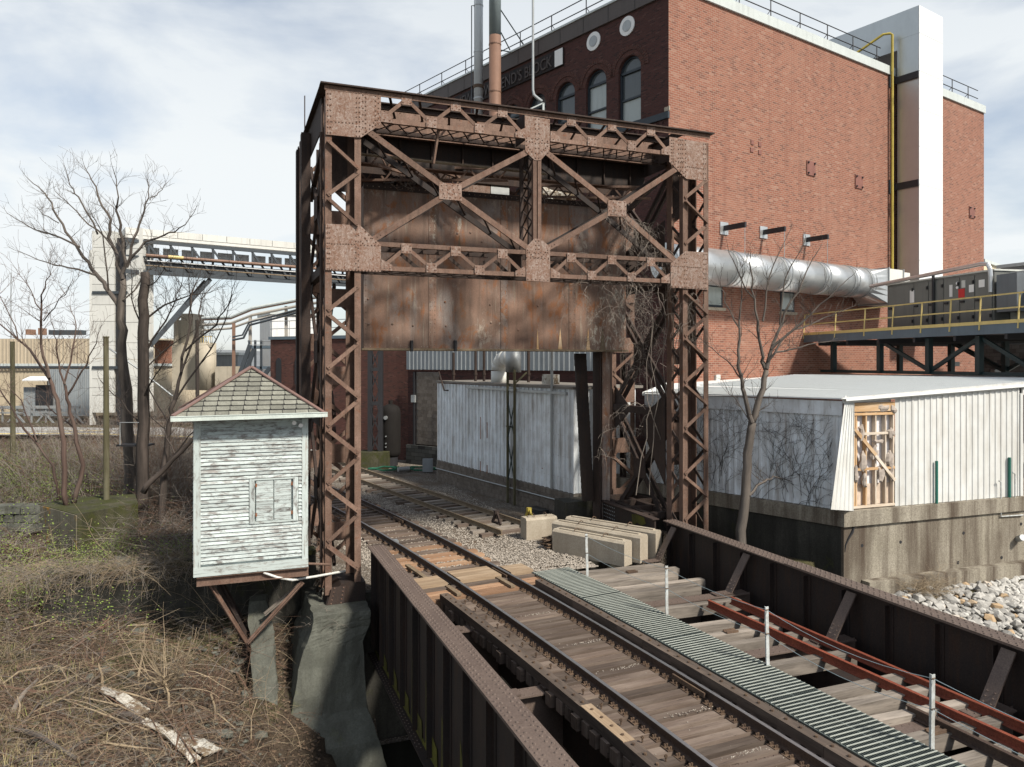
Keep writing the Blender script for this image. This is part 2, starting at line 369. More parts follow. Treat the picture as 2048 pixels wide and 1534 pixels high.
MT['stacksilver'] = plain('silver_stack', (.50, .53, .54), .38, metal=.1, var=.06, damt=.15)
MT['whiteduct'] = plain('white_duct', (.72, .735, .74), .34, var=.03, damt=.05)
MT['ductside'] = plain('dull_metal_duct', (.47, .50, .51), .40, metal=.85, var=.06, damt=.15)
MT['ventwhite'] = plain('white_vent', (.78, .78, .76), .5, var=.05)
MT['signboard'] = weathered('burnt_sign', (.035, .032, .034), (.02, .02, .022), (.09, .06, .05), 1.5, patches=(((.14, .05, .03), 3, .60, .70, False), ((.42, .46, .46), 1.3, .70, .74, False)), rv=.02)
MT['letter'] = plain('sign_letter', (.075, .062, .058), .6, var=.4, scale=5)
MT['greensteel'] = plain('green_steel', (.014, .032, .034), .5, var=.15)
MT['bluegrey'] = plain('blue_grey_fascia', (.10, .135, .165), .55, var=.15)
MT['yrail'] = plain('yellow_rail', (.55, .43, .17), .5, var=.1)
MT['ahu'] = plain('grey_air_unit', (.15, .155, .145), .5, var=.1)
MT['ahulight'] = plain('light_air_unit', (.52, .53, .50), .5, var=.1)
MT['ahubox'] = plain('slate_box', (.13, .145, .16), .5, var=.08)
MT['labelwhite'] = plain('white_label', (.75, .75, .74), .6, var=.03)
MT['labelred'] = plain('red_label', (.5, .03, .03), .6, var=.05)
MT['paleblue'] = plain('pale_post', (.48, .515, .515), .6, var=.3, scale=9, dirt=(.2, .16, .12))
MT['wire'] = plain('wire', (.38, .46, .48), .4, metal=.5, var=.1)
MT['railside'] = weathered('rail_brown', (.085, .052, .036), (.055, .036, .028), (.11, .07, .045), 1.5, rv=.02, rough=.65, spec=.4)
MT['railtop'] = plain('polished_rail', (.26, .265, .28), .28, metal=.6, var=.08)
MT['railrust'] = weathered('pale_rail', (.25, .195, .13), (.18, .13, .085), (.3, .25, .18), 2, rv=.02)
MT['redrail'] = weathered('red_rail', (.235, .062, .033), (.17, .047, .028), (.28, .085, .045), 2.0, rv=.06, rough=.7)
MT['tplate'] = weathered('tie_plate', (.15, .10, .065), (.09, .06, .045), (.19, .13, .08), 3, rv=.25)
MT['grating'] = plain('bar_grating', (.085, .105, .10), .6, metal=.2, var=.2); MT['gratrod'] = plain('grating_rod', (.46, .49, .44), .5, metal=.2, var=.2)
MT['bark'] = woodmat('grey_bark', (.105, .09, .078), (.055, .046, .04), (.145, .125, .108), .1)
MT['barkdark'] = woodmat('dark_bark', (.055, .044, .038), (.03, .025, .022), (.085, .068, .058), .1)
MT['barkred'] = woodmat('reddish_bark', (.115, .078, .064), (.07, .046, .038), (.15, .115, .095), .1)
MT['pole'] = woodmat('mossy_pole', (.115, .105, .058), (.07, .063, .038), (.14, .13, .085), .1)
MT['vine'] = plain('dry_vine', (.23, .195, .165), .9, var=.3)
MT['vinedark'] = plain('dark_vine', (.045, .04, .036), .9, var=.3)
MT['twigtan'] = plain('tan_twig', (.34, .265, .175), .9, var=.35, scale=1.2)
MT['twigred'] = plain('red_twig', (.15, .09, .062), .9, var=.35, scale=1.2)
MT['twiggrey'] = plain('grey_twig', (.235, .205, .175), .9, var=.35, scale=1.2)
MT['straw'] = plain('dry_grass', (.36, .30, .155), .9, var=.4, scale=.8)
MT['greengrass'] = plain('spring_grass', (.20, .215, .07), .9, var=.4, scale=.8)
MT['leaf'] = plain('spring_leaf', (.17, .23, .045), .8, var=.3, scale=1.2)
MT['litter'] = plain('leaf_litter', (.155, .105, .07), .95, var=.5, scale=2.5)
MT['litterdark'] = plain('dark_litter', (.075, .055, .042), .95, var=.5, scale=2.5)
MT['tan'] = plain('tan_siding', (.46, .39, .29), .7, var=.06)
MT['tanlow'] = plain('cream_wall', (.50, .42, .30), .7, var=.06)
MT['greywall'] = plain('grey_tin_wall', (.25, .275, .29), .6, var=.1)
MT['beige'] = plain('beige_silo', (.42, .375, .295), .7, var=.15)
MT['panelwhite'] = plain('pale_panel', (.60, .60, .565), .55, var=.12, scale=.5)
MT['deepsteel'] = plain('slate_steel', (.045, .055, .065), .6, var=.15)
MT['pipe'] = plain('insulated_pipe', (.42, .39, .34), .6, var=.15)
MT['pipebrown'] = plain('brown_pipe', (.22, .13, .09), .6, var=.15)
MT['whitewall'] = plain('white_wall', (.68, .69, .69), .6, var=.05)
MT['bgbeige'] = plain('pale_yellow_wall', (.60, .52, .36), .7, var=.04)
MT['stonedark'] = brickmat('dark_stone', (.05, .052, .05), (.03, .032, .03), (.09, .09, .085), (.012, .012, .012), .55, .22, blot=(.12, .12, .115), blotamt=.2, dark=(.02, .02, .02))
MT['road'] = plain('pale_road', (.34, .335, .32), .85, var=.12)
MT['yline'] = plain('yellow_line', (.62, .47, .12), .8, var=.1)
MT['hose'] = plain('green_hose', (.012, .10, .055), .6, var=.1)
MT['debris'] = weathered('white_debris', (.66, .65, .60), (.52, .50, .45), (.3, .26, .2), 3, patches=(((.20, .15, .10), 3, .50, .56, False),), rv=.05)
MT['rubber'] = plain('black_rubber', (.02, .02, .02), .7, var=.1)
MT['greentube'] = plain('green_downpipe', (.01, .11, .085), .5, var=.1)
MT['red'] = plain('red_paint', (.5, .04, .03), .6)
MT['hill'] = plain('hazy_hill', (.20, .215, .225), 1, var=.3, scale=.02)

def gravelmat(name, c1, c2, c3, sc=18, dirt=(.12, .09, .065)):
    t = NT(name); v = t.coord()
    vo = t.new('ShaderNodeTexVoronoi'); vo.inputs['Scale'].default_value = sc; t.l.new(v, vo.inputs['Vector'])
    wn_ = t.new('ShaderNodeSeparateColor'); t.l.new(vo.outputs['Color'], wn_.inputs[0])
    col = t.mix(t.ramp(wn_.outputs[0], .2, .8), c1, c2)
    col = t.mix(t.ramp(wn_.outputs[1], .72, .8), col, c3)
    col = t.mix(t.mul(t.ramp(vo.outputs['Distance'], .25, .55), .6), col, (.05, .04, .03))
    col = t.mix(t.ramp(t.noise(v, .55, 7, .7), .47, .66), col, dirt)
    inv = t.mul(vo.outputs['Distance'], -1.0); t.bump(inv, .9, .05)
    return t.done(col, .95, 0, .2)
MT['gravel'] = gravelmat('ballast_ground', (.27, .235, .195), (.165, .142, .118), (.38, .345, .30))
def groundmat(name):
    t = NT(name); v = t.coord()
    n1 = t.noise(v, .35, 9, .7); n2 = t.noise(v, 3.5, 8, .75); n3 = t.noise(v, 18, 6, .75)
    col = t.mix(t.ramp(n2, .38, .62), (.035, .027, .020), (.075, .056, .040))
    col = t.mix(t.ramp(n1, .50, .66), col, (.085, .085, .036))
    col = t.mix(t.mul(t.ramp(n3, .52, .68), .7), col, (.15, .115, .08))
    col = t.mix(t.mul(t.ramp(n3, .30, .42), -1), col, (.03, .022, .016))
    t.bump(n3, .9, .06)
    return t.done(col, .95, 0, .15)
MT['ground'] = groundmat('bank_soil')
def stonemat(name):
    t = NT(name); v = t.coord(); oi = t.new('ShaderNodeObjectInfo')
    col = t.mix(t.ramp(t.noise(v, 5, 7, .7), .35, .65), (.42, .41, .385), (.29, .28, .26))
    col = t.mix(t.ramp(oi.outputs['Random'], .88, .95), col, (.29, .21, .13))
    t.bump(t.noise(v, 16, 6, .7), .4, .02)
    return t.done(t.rand(col, .28), .9, 0, .2)
MT['stone'] = stonemat('riprap_stone')
t_ = NT('ballast_stone'); v_ = t_.coord('Object', (1, 1, 1)); c_ = t_.mix(t_.ramp(t_.noise(v_, 23, 2, .5), .38, .62), (.165, .142, .118), (.40, .36, .31))
MT['ballast'] = t_.done(c_, .95, 0, .2)
def watermat():
    t = NT('creek_water'); v = t.coord(); t.bump(t.noise(v, 3, 4, .6), .15, .03)
    return t.done((.018, .018, .014), .06, 0, .5)
MT['water'] = watermat()
# ================================================================== LIFT TOWER
tower_units(True)
U0, U1, U2 = 18.3, 19.15, 22.5                        # front plane, rear plane of the portal, rear legs
VL0, VL1, VR0, VR1 = 2.25, 3.10, 12.27, 13.14         # outer edges of the two front legs
ZT = 12.28
tower = thing('lift_tower', 'tall rusted riveted steel bridge tower with latticed legs and X braced portal', 'bridge tower', uvz(U0, 2.7, -.6))
FR = -TT                                              # outward normal of the portal face
rv_t = MB()                                           # every rivet of the tower
def lacing_face(v0, v1, u, z0, z1, half, start, mat, pw=.10, nout=None, skip=()):
    """zigzag bars between two posts in a plane of constant u"""
    k, z = 0, z1
    while z - half > z0 - .05:
        if not any(a < z - half / 2 < b for a, b in skip):
            s = (k + start) % 2
            va, vb = (v0 + .06, v1 - .06) if s else (v1 - .06, v0 + .06)
            p, q = uvz(u, va, z - .04), uvz(u, vb, z - half + .04)
            b = MB().beam(p, q, .03, pw, up=ZZ)
            if s: b.beam(p, q, .10, .018, up=ZZ, off=(.055 if u < U0 + .3 else -.055, -pw / 2))
            b.build('lacing_bar', mat, tower)
            if u < U0 + .2:
                for e in (p, q):
                    d = (q - p).normalized()
                    rv_t.rivet(e + FR * .018 + d * (.05 if e is p else -.05), FR, .019)
        z -= half; k += 1
def lacing_side(v, ua, ub, z0, z1, half, mat, pw=.09):
    k, z = 0, z1
    while z - half > z0 - .05:
        a, b_ = (ua, ub) if k % 2 else (ub, ua)
        MB().beam(uvz(a, v, z - .03), uvz(b_, v, z - half + .03), .03, pw).build('lacing_bar', mat, tower)
        z -= half; k += 1
def post(v, u, z0, z1, mat, w_=.155, dv=1, du=1, th=.028):
    """steel angle: one leg along the face (towards dv), one leg into the depth (towards du)"""
    b = MB()
    b.box(uvz(u, v, z0), ZZ * (z1 - z0), NN * (w_ * dv), TT * (th * du))
    b.box(uvz(u + th * du * 1.02, v, z0), ZZ * (z1 - z0), NN * (th * dv), TT * (w_ * du))
    return b.build('leg_post', mat, tower)
for (a, b_, z0, z1, half, st) in ((VL0, VL1, .1, ZT - .25, .69, 1), (VR0, VR1, -.4, ZT - .25, .66, 0)):
    for v, dv in ((a, 1), (b_, -1)):
        post(v, U0, z0, z1, MT['rust'], dv=dv, du=1)
        post(v, U1, z0, z1, MT['rust'], dv=dv, du=-1, w_=.24)
    MB().box(uvz(U1 - .04, a + .2, 9.95), NN * (b_ - a - .4), ZZ * 1.55, TT * .02).build('diaphragm_plate', MT['rustdark'], tower)
    gl = ((7.6, 9.3), (11.0, 13)) 
    lacing_face(a, b_, U0 - .016, z0, 11.0, half, st, MT['rust'], skip=((7.75, 9.1),))
    lacing_face(a, b_, U1 + .016, z0, 11.0, half, 1 - st, MT['rust'], skip=((7.75, 9.1),))
    for v in (a + .03, b_ - .03): lacing_side(v, U0 + .1, U1 - .1, z0, 11.0, .6, MT['rustdark'])
    z = 1.2
    while z < 10.9:                                    # batten plates between the rear posts
        MB().box(uvz(U1 - .02, a + .17, z), NN * (b_ - a - .34), ZZ * .46, TT * .02).build('batten_plate', MT['rust'], tower)
        z += 1.95 if a < 5 else 2.2
# rear legs
for (a, b_, z0) in ((2.05, 2.75, -.3), (VR0, VR1, -.2)):
    for v, dv in ((a, 1), (b_, -1)):
        post(v, U2, z0, ZT - .2, MT['rust'], dv=dv); post(v, U2 + .75, z0, ZT - .2, MT['rustdark'], dv=dv, du=-1)
    lacing_face(a, b_, U2 - .016, z0, 11.6, .7, 0, MT['rust'])
    z = .9
    while z < 11:
        MB().box(uvz(U2 - .05, a + .02, z), NN * (b_ - a - .04), ZZ * .5, TT * .02).build('batten_plate', MT['rust'], tower)
        for vv in (a + .08, b_ - .08):
            for k in range(4): rv_t.rivet(uvz(U2 - .05, vv, z + .07 + k * .12), FR, .018)
        z += 1.7
# side bracing between the front and rear legs
def xpanel(v, z0, z1, mat, w_=.16, lace=True):
    for (za, zb) in ((z0, z1), (z1, z0)):
        for dv in (0, .22):
            MB().beam(uvz(U1, v + dv, za), uvz(U2, v + dv, zb), w_ * .5, w_).build('side_brace', mat, tower)
    zm = (z0 + z1) / 2; um = (U1 + U2) / 2
    MB().prism([uvz(um - .35, v - .06, zm - .3), uvz(um + .35, v - .06, zm - .3), uvz(um + .35, v - .06, zm + .3), uvz(um - .35, v - .06, zm + .3)], NN * .02).build('gusset_plate', mat, tower)
for v in (2.36, VR0 + .12):
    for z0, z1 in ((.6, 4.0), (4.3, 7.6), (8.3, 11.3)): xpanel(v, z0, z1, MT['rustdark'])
    for z in (4.15, 8.0):
        MB().beam(uvz(U1, v, z), uvz(U2, v, z), .2, .24).build('side_strut', MT['rustdark'], tower)
        for u, s in ((U1, 1), (U2, -1)):
            MB().prism([uvz(u, v - .03, z - .75), uvz(u + s * .95, v - .03, z - .12), uvz(u + s * .95, v - .03, z + .12), uvz(u, v - .03, z + .75)], NN * .02).build('gusset_plate', MT['rustdark'], tower)
    # top longitudinal girder with plate web
    MB().box(uvz(U1, v - .1, 11.45), TT * (U2 - U1 + .8), ZZ * .85, NN * .03).build('top_girder', MT['rustdark'], tower)
    MB().box(uvz(U0, v - .22, 12.3), TT * (U2 - U0 + .8), NN * .36, ZZ * .03).build('top_flange', MT['rustdark'], tower)
    MB().beam(uvz(U1, v, 11.4), uvz(U2, v, 10.4), .12, .16).build('side_brace', MT['rustdark'], tower)
# hanging plates on the right side (the dark sheets between the right legs)
MB().prism([uvz(U1 + .1, VR0 - .02, 8.9), uvz(U2 - .3, VR0 - .02, 8.4), uvz(U2 - .3, VR0 - .02, 9.1), uvz(U1 + .1, VR0 - .02, 9.9)], NN * .03).build('side_plate', MT['rustdark'], tower)
MB().prism([uvz(U1 + .05, VR0 - .03, 2.0), uvz(U1 + 1.3, VR0 - .03, 3.5), uvz(U1 + 1.3, VR0 - .03, 4.1), uvz(U1 + .05, VR0 - .03, 4.6)], NN * .03).build('side_plate', MT['rustdark'], tower)
MB().prism([uvz(U1 + .02, VR0 + .2, 2.6), uvz(U1 + .02, VR1 - .15, 2.6), uvz(U1 + .02, VR1 - .15, 4.2), uvz(U1 + .02, VR0 + .2, 4.2)], TT * .02).build('side_plate', MT['rustdark'], tower)

# ---- portal chords
def gusset(pxs, u, label=None, mat='plate', rows=True):
    pts = [atu(x, y, u) for x, y in pxs]
    return MB().prism(pts, FR * .022).build('gusset_plate', MT[mat], tower)
GP = {'tl': ((651, 169), (761.5, 187), (761.5, 249), (722.7, 275), (710, 275), (651, 269)), 'tc': ((1049, 231), (1099, 239), (1099, 300), (1081, 321), (1069, 321), (1050, 303)),
      'tr': ((1338, 274), (1412, 286), (1412.6, 361.5), (1372, 358), (1338, 324)), 'll': ((651, 447.5), (720, 451), (761.5, 490), (761.5, 544), (651, 540)),
      'lc': ((1052, 494), (1068, 477.6), (1081, 477.6), (1099.5, 494), (1099.5, 564), (1052, 561.5)), 'lr': ((1340.5, 527.6), (1370.6, 502.5), (1414.4, 505), (1415.6, 580), (1340.5, 575)),
      'xl': ((878, 365), (923, 369), (923, 402), (878, 398)), 'xr': ((1215, 400), (1252, 403), (1252, 434), (1215, 432))}
UG = U0 - .022
for k, g in GP.items(): gusset(g, UG)
def prow(ax, ay, bx, by, n): rv_t.rivrow(atu(ax, ay, UG - .022), atu(bx, by, UG - .022), n, FR, .023)
for x in (655.5, 661): prow(x, 176, x, 265, 9)
for x in (713, 719, 731): prow(x, 186, x, 272 if x < 725 else 264, 10)
prow(726, 190, 726, 268, 7); prow(751, 192, 751, 250, 7); prow(757, 196, 757, 247, 6); prow(664, 243, 706, 246, 7); prow(733, 262, 752, 248, 4); prow(740, 250, 755, 240, 3)
for x in (1071, 1078): prow(x, 238, x, 316, 9)
prow(1053, 282, 1065, 284, 3); prow(1053, 290, 1064, 303, 4); prow(1084, 303, 1095, 292, 4); prow(1084, 286, 1096, 286, 3); prow(1054, 276, 1095, 282, 5)
for x in (1343, 1346.5, 1357, 1361, 1365, 1371): prow(x, 280, x, 330 if x < 1355 else 352, 9)
for x in (1407, 1411): prow(x, 288, x, 357, 8)
prow(1375, 333, 1402, 337, 8); prow(1347, 322, 1368, 323, 5); prow(1350, 328, 1368, 346, 4)
for x in (655, 659): prow(x, 455, x, 537, 9)
prow(664, 487, 709, 488, 9); prow(664, 538, 757, 542, 15); prow(712, 460, 712, 538, 8); prow(717, 470, 717, 534, 6); prow(722, 490, 757, 491, 6); prow(722, 482, 738, 470, 3); prow(726, 486, 742, 476, 3); prow(731, 462, 752, 484, 4)
for x in (1071.5, 1078): prow(x, 482, x, 515, 5)
prow(1056, 500, 1066, 513, 4); prow(1084, 513, 1095, 500, 4); prow(1056, 505, 1095, 505, 4); prow(1056, 558, 1096, 560, 6); prow(1054, 515, 1097, 517, 7)
for x in (1369, 1374): prow(x, 508, x, 574, 9)
for x in (1408, 1412): prow(x, 509, x, 576, 8)
prow(1344, 532, 1365, 533, 6); prow(1376, 534, 1402, 535, 8); prow(1344, 573, 1411, 577, 11); prow(1352, 526, 1364, 516, 3)
for cx, cy in ((900, 383), (1233, 417)):
    for k in range(16):
        a = (k % 8) * .8; rv_t.rivet(atu(cx - 17 + (k % 4) * 11 + (k // 4) * 2, cy - 12 + (k // 4) * 8, UG - .022), FR, .021)
def chord(z, u, mat, h_=.11, d_=.10, v0=VL1 - .1, v1=VR0 + .1, name='chord'):
    return MB().box(uvz(u, v0, z - h_ / 2), NN * (v1 - v0), ZZ * h_, TT * d_).build(name, mat, tower)
# top chord: cap plate, bottom member, lattice, rear plate girder
MB().box(uvz(U0 - .14, VL0 - .12, ZT), NN * (VR1 - VL0 + .24), TT * .3, ZZ * .035).box(uvz(U1 - .1, VL0 - .1, ZT), NN * (VR1 - VL0 + .2), TT * .26, ZZ * .03).build('top_cover_plate', MT['rustdark'], tower)
MB().box(uvz(U0 - .05, VL0 - .02, ZT - .12), NN * (VR1 - VL0 + .04), ZZ * .115, TT * .035).build('chord', MT['rust'], tower)
rv_t.rivrow(uvz(U0 - .05, VL0 + .1, ZT - .06), uvz(U0 - .05, VR1 - .1, ZT - .06), 74, FR, .02)
rv_t.rivrow(uvz(U0 - .1, VL0, ZT + .035), uvz(U0 - .1, VR1, ZT + .035), 60, ZZ, .02)
chord(11.60, U0 - .02, MT['rust'])
chord(8.56, U0 - .02, MT['rust']); chord(7.97, U0 - .02, MT['rust'])
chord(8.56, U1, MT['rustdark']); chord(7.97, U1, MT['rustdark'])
UPG = 20.0
MB().box(uvz(UPG, VL1 - .2, 11.75), NN * (VR0 - VL1 + .4), ZZ * .8, TT * .025).build('plate_girder', MT['rust'], tower)
chord(11.60, U1, MT['rustdark']); chord(ZT - .06, U1, MT['rustdark'])
for v in [VL1 + .3 + k * .42 for k in range(22)]:
    rv_t.rivet(uvz(UPG, v, 12.48), FR, .02); rv_t.rivet(uvz(UPG, v + .2, 12.4), FR, .02)
def zigzag(va, vb, zt, zb, u, mat, plates=True, nm='lacing_bar'):
    n = 3; w_ = vb - va
    tops = [va + w_ * (k + .5) / n for k in range(n)]; bots = [va + .06] + [va + w_ * k / n for k in range(1, n)] + [vb - .06]
    for k in range(n):
        for b_ in (bots[k], bots[k + 1]):
            MB().beam(uvz(u - .025, tops[k], zt - .05), uvz(u - .025, b_, zb + .05), .025, .095).build(nm, mat, tower)
    if plates:
        for v in tops:
            MB().box(uvz(u - .06, v - .13, zt - .20), NN * .26, ZZ * .24, TT * .02).build('joint_plate', MT['plate'], tower)
            for dv in (-.09, .09):
                for dz in (-.15, -.02): rv_t.rivet(uvz(u - .06, v + dv, zt + dz), FR, .021)
        for v in bots[1:-1]:
            MB().box(uvz(u - .06, v - .13, zb - .06), NN * .26, ZZ * .24, TT * .02).build('joint_plate', MT['plate'], tower)
            for dv in (-.09, .09):
                for dz in (0, .13): rv_t.rivet(uvz(u - .06, v + dv, zb + dz), FR, .021)
        for v, s in ((va, 1), (vb, -1)):
            MB().prism([uvz(u - .06, v, zb - .06), uvz(u - .06, v + s * .28, zb - .06), uvz(u - .06, v + s * .28, zb + .08), uvz(u - .06, v, zb + .22)], TT * .02).build('joint_plate', MT['plate'], tower)
            for dv in (.08, .22): rv_t.rivet(uvz(u - .06, v + s * dv, zb), FR, .021)
for va, vb in ((3.58, 7.38), (8.10, 11.80)):
    zigzag(va, vb, ZT - .05, 11.60, U0, MT['rust']); zigzag(va, vb, 8.56, 7.97, U0, MT['rust'])
    zigzag(va, vb, 8.56, 7.97, U1 + .03, MT['rustdark'], plates=False)
    n = 9                                              # lacing under the chords, between the front and rear planes
    for zc in (11.58, 7.93, 8.60):
        for k in range(n):
            a, b_ = va + (vb - va) * k / n, va + (vb - va) * (k + 1) / n
            for p, q in ((a, b_), (b_, a)):
                MB().beam(uvz(U0 + .05, p, zc), uvz(U1 - .02, q, zc), .04, .014).build('lacing_bar', MT['rustdark'], tower)
    for k in range(5):
        a = va + (vb - va) * (k + .3) / 5
        MB().beam(uvz(U0 + .05, a, ZT - .05), uvz(U1 + .9, a + .5, ZT - .03), .07, .02).build('lacing_bar', MT['rustdark'], tower)
# X diagonals, two planes laced together
def diag(pa, pb):
    a, b_ = atu(*pa, U0), atu(*pb, U0)
    MB().beam(a, b_, .06, .155, off=(0, 0)).build('diagonal', MT['rust'], tower)
    du = TT * (U1 - U0 - .05)
    MB().beam(a + du, b_ + du, .06, .15).build('diagonal', MT['web'], tower)  # rear plane in near-black steel, its shade put into the colour
    L = (b_ - a).length; n = int(L / .75)
    for k in range(n):
        p, q = a.lerp(b_, (k + .2) / n), a.lerp(b_, (k + .9) / n)
        MB().beam(p + TT * .05, q + du, .05, .014).build('lacing_bar', MT['rustdark'], tower)
    rv_t.rivrow(a.lerp(b_, .02) + FR * .03, a.lerp(b_, .10) + FR * .03, 3, FR, .02)
diag((735, 262), (900, 383)); diag((900, 383), (1060, 500)); diag((745, 480), (900, 385)); diag((900, 383), (1056, 303))
diag((1092, 305), (1233, 418)); diag((1233, 418), (1352, 524)); diag((1094, 497), (1233, 418)); diag((1233, 416), (1352, 338))
# middle hanger
vm = 7.73
for dv in (-.065, .065): MB().box(uvz(U0 - .03, vm + dv - .05, 8.9), NN * .10, ZZ * 2.5, TT * .12).build('hanger', MT['rust'], tower)
for dv in (-.12, .12): MB().box(uvz(U1 - .1, vm + dv - .05, 8.6), NN * .09, ZZ * 2.9, TT * .08).build('hanger', MT['rustdark'], tower)
for k in range(6):
    z = 9.0 + k * .4
    for a, b_ in ((0, 1), (1, 0)): MB().beam(uvz(U0 + .1, vm - .1, z + .4 * a), uvz(U1 - .1, vm - .1, z + .4 * b_), .04, .014).build('lacing_bar', MT['rustdark'], tower)
MB().box(uvz(U0 + .05, vm - .3, 11.55), TT * (U1 - U0 - .1), ZZ * .7, NN * .03).build('diaphragm_plate', MT['rustdark'], tower)
for v in (VL1 + .3, VR0 - .3, 7.3, 8.1): MB().box(uvz(U0 + .03, v, 11.5 if v in (VL1 + .3, VR0 - .3) else 8.0), TT * (U1 - U0 - .06), ZZ * .62, NN * .03).build('diaphragm_plate', MT['rustdark'], tower)
# deeper members: sheave girder, rear portal, sway lattice, hand pipes
MB().box(uvz(20.4, VL1, 11.02), NN * (VR0 - VL1), ZZ * .8, TT * .03).build('sheave_girder', MT['web'], tower)  # near-black colour carries the shade of the members above
for z in (11.02, 11.82): MB().box(uvz(20.25, VL1, z), NN * (VR0 - VL1), TT * .33, ZZ * .03).build('girder_flange', MT['rust'], tower)
for v in [3.6 + .9 * k for k in range(10)]: MB().box(uvz(20.32, v, 11.05), ZZ * .76, NN * .03, TT * .08).build('stiffener', MT['rustdark'], tower)
MB().box(uvz(21.6, VL1, 11.1), NN * (VR0 - VL1), ZZ * .75, TT * .03).build('sheave_girder', MT['rustdark'], tower)
for z, m_ in ((12.2, 'rust'), (11.55, 'rust')): MB().box(uvz(U2, VL1 - .2, z - .06), NN * (VR0 - VL1 + .3), ZZ * .12, TT * .1).build('rear_chord', MT[m_], tower)
for k in range(22):
    v = VL1 + k * .42; s = k % 2
    MB().beam(uvz(U2 - .02, v, 12.15 if s else 11.6), uvz(U2 - .02, v + .42, 11.6 if s else 12.15), .02, .07).build('lacing_bar', MT['rust'], tower)
def laced_strut(p, q, h_=.34):
    p, q = V3(p), V3(q)
    for dz in (0, h_): MB().beam(p + ZZ * dz, q + ZZ * dz, .09, .07).build('sway_strut', MT['rust'], tower)
    n = int((q - p).length / .3)
    for k in range(n):
        s = k % 2
        MB().beam(p.lerp(q, k / n) + ZZ * (h_ if s else 0), p.lerp(q, (k + 1) / n) + ZZ * (0 if s else h_), .02, .05).build('lacing_bar', MT['rust'], tower)
laced_strut(uvz(22.2, 3.4, 11.0), uvz(19.6, 7.4, 10.75)); laced_strut(uvz(19.6, 3.6, 10.85), uvz(22.3, 7.6, 10.9))
laced_strut(uvz(22.2, 8.0, 10.9), uvz(19.6, 12.0, 10.6)); laced_strut(uvz(22.3, VL1, 10.75), uvz(22.3, VR0, 10.75))
MB().tube([uvz(19.5, VL1 - .3, 11.05), uvz(19.5, 8.5, 11.0)], .04, 6).build('hand_pipe', MT['railrust'], tower)
MB().tube([uvz(21.2, VL1, 12.35), uvz(21.2, 7.3, 12.35)], .05, 6).build('hand_pipe', MT['yrail'], tower)
MB().tube([uvz(21.2, 8.0, 12.35), uvz(21.2, 11, 12.3)], .05, 6).build('hand_pipe', MT['yrail'], tower)
MB().beam(uvz(U0 + .2, 5.1, 11.6), uvz(U0 + .35, 5.0, 10.75), .16, .05, up=NN).build('hanger', MT['rust'], tower)
# dark guide posts left of the tower, its rod, the pipe on the left leg
for (u, v, z1) in ((22.75, 1.98, 11.9), (21.5, 2.0, 12.05)):
    MB().box(uvz(u, v, .4), ZZ * (z1 - .4), NN * .25, TT * .3).build('guide_post', MT['rustdark'], tower)
MB().tube([uvz(21.6, 2.1, 12.0), uvz(21.6, 2.1, 13.1)], .018, 6).build('mast_rod', MT['rustdark'], tower)
MB().tube([uvz(U0 + .2, VL0 - .07, .3), uvz(U0 + .2, VL0 - .07, 11.2)], .04, 8).build('conduit', MT['rustdark'], tower)
# feet
shoe = MB().prism([uvz(U0 - .06, 2.12, -.55), uvz(U0 - .06, 3.2, -.55), uvz(U0 - .06, 3.2, .35), uvz(U0 - .06, 2.62, .35), uvz(U0 - .06, 2.3, .05)], TT * 1.1)
shoe.build('foot_shoe', MT['web'], tower)
MB().prism([uvz(U0 - .085, 2.16, -.52), uvz(U0 - .085, 2.62, -.52), uvz(U0 - .085, 2.72, .3), uvz(U0 - .085, 2.4, .3)], TT * .02).build('foot_plate', MT['rustdark'], tower)
for k in range(9): rv_t.rivet(uvz(U0 - .085, 2.3 + .02 * k, -.45 + k * .09), FR, .022); rv_t.rivet(uvz(U0 - .085, 2.55 + .015 * k, -.45 + k * .09), FR, .022)
# right foot: transverse base girder with punched yellow plate and open frame behind
MB().box(uvz(18.5, 11.45, .40), TT * 3.4, ZZ * .78, NN * .05).build('base_girder', MT['web'], tower)
MB().box(uvz(18.45, 11.36, 1.18), TT * 3.5, NN * .22, ZZ * .03).build('base_flange', MT['rustdark'], tower)
MB().prism([uvz(18.95, 11.445, .98), uvz(19.2, 11.445, .86), uvz(19.45, 11.445, .92), uvz(19.7, 11.445, .74), uvz(19.75, 11.445, 1.1), uvz(19.5, 11.445, 1.16), uvz(19.05, 11.445, 1.13)], -NN * .008).build('base_plate', MT['moss'], tower)
rvw = MB()
for i in range(17):
    for j in range(6):
        if (i > 8 or j < 2): rvw.rivet(uvz(19.85 + i * .11, 11.445, .48 + j * .12), -NN, .022)
rvw.build('bright_rivets', MT['galvdull'], tower, kind='stuff')
for v in (11.75, 12.5, 13.1): MB().box(uvz(19.2, v, .98), TT * 3.3, NN * .16, ZZ * .2).build('base_beam', MT['rustdark'], tower)
for u in (19.3, 20.3, 21.3, 22.3): MB().box(uvz(u, 11.6, 1.02), NN * 1.6, TT * .14, ZZ * .18).build('base_beam', MT['rustdark'], tower)
# counterweight guide post, dark slotted post beside it
MB().box(uvz(21.6, 11.42, .4), ZZ * 5.6, NN * .28, TT * .2).build('guide_post', MT['cw'], tower)
MB().box(uvz(21.5, 11.28, .4), ZZ * 5.6, NN * .05, TT * .5).build('guide_post', MT['rustdark'], tower)
g = MB()
for k in range(24):
    p = uvz(21.9, 10.6 + .012 * k, 5.75 - .2 * k); g.box(p, NN * .06, TT * .1, ZZ * .2); g.box(p + NN * .34, NN * .06, TT * .1, ZZ * .2); g.box(p + NN * .06, NN * .28, TT * .03, ZZ * .2)
g.build('slotted_post', MT['web'], tower)
rv_t.build('rivets', MT['rust'], tower, kind='stuff')

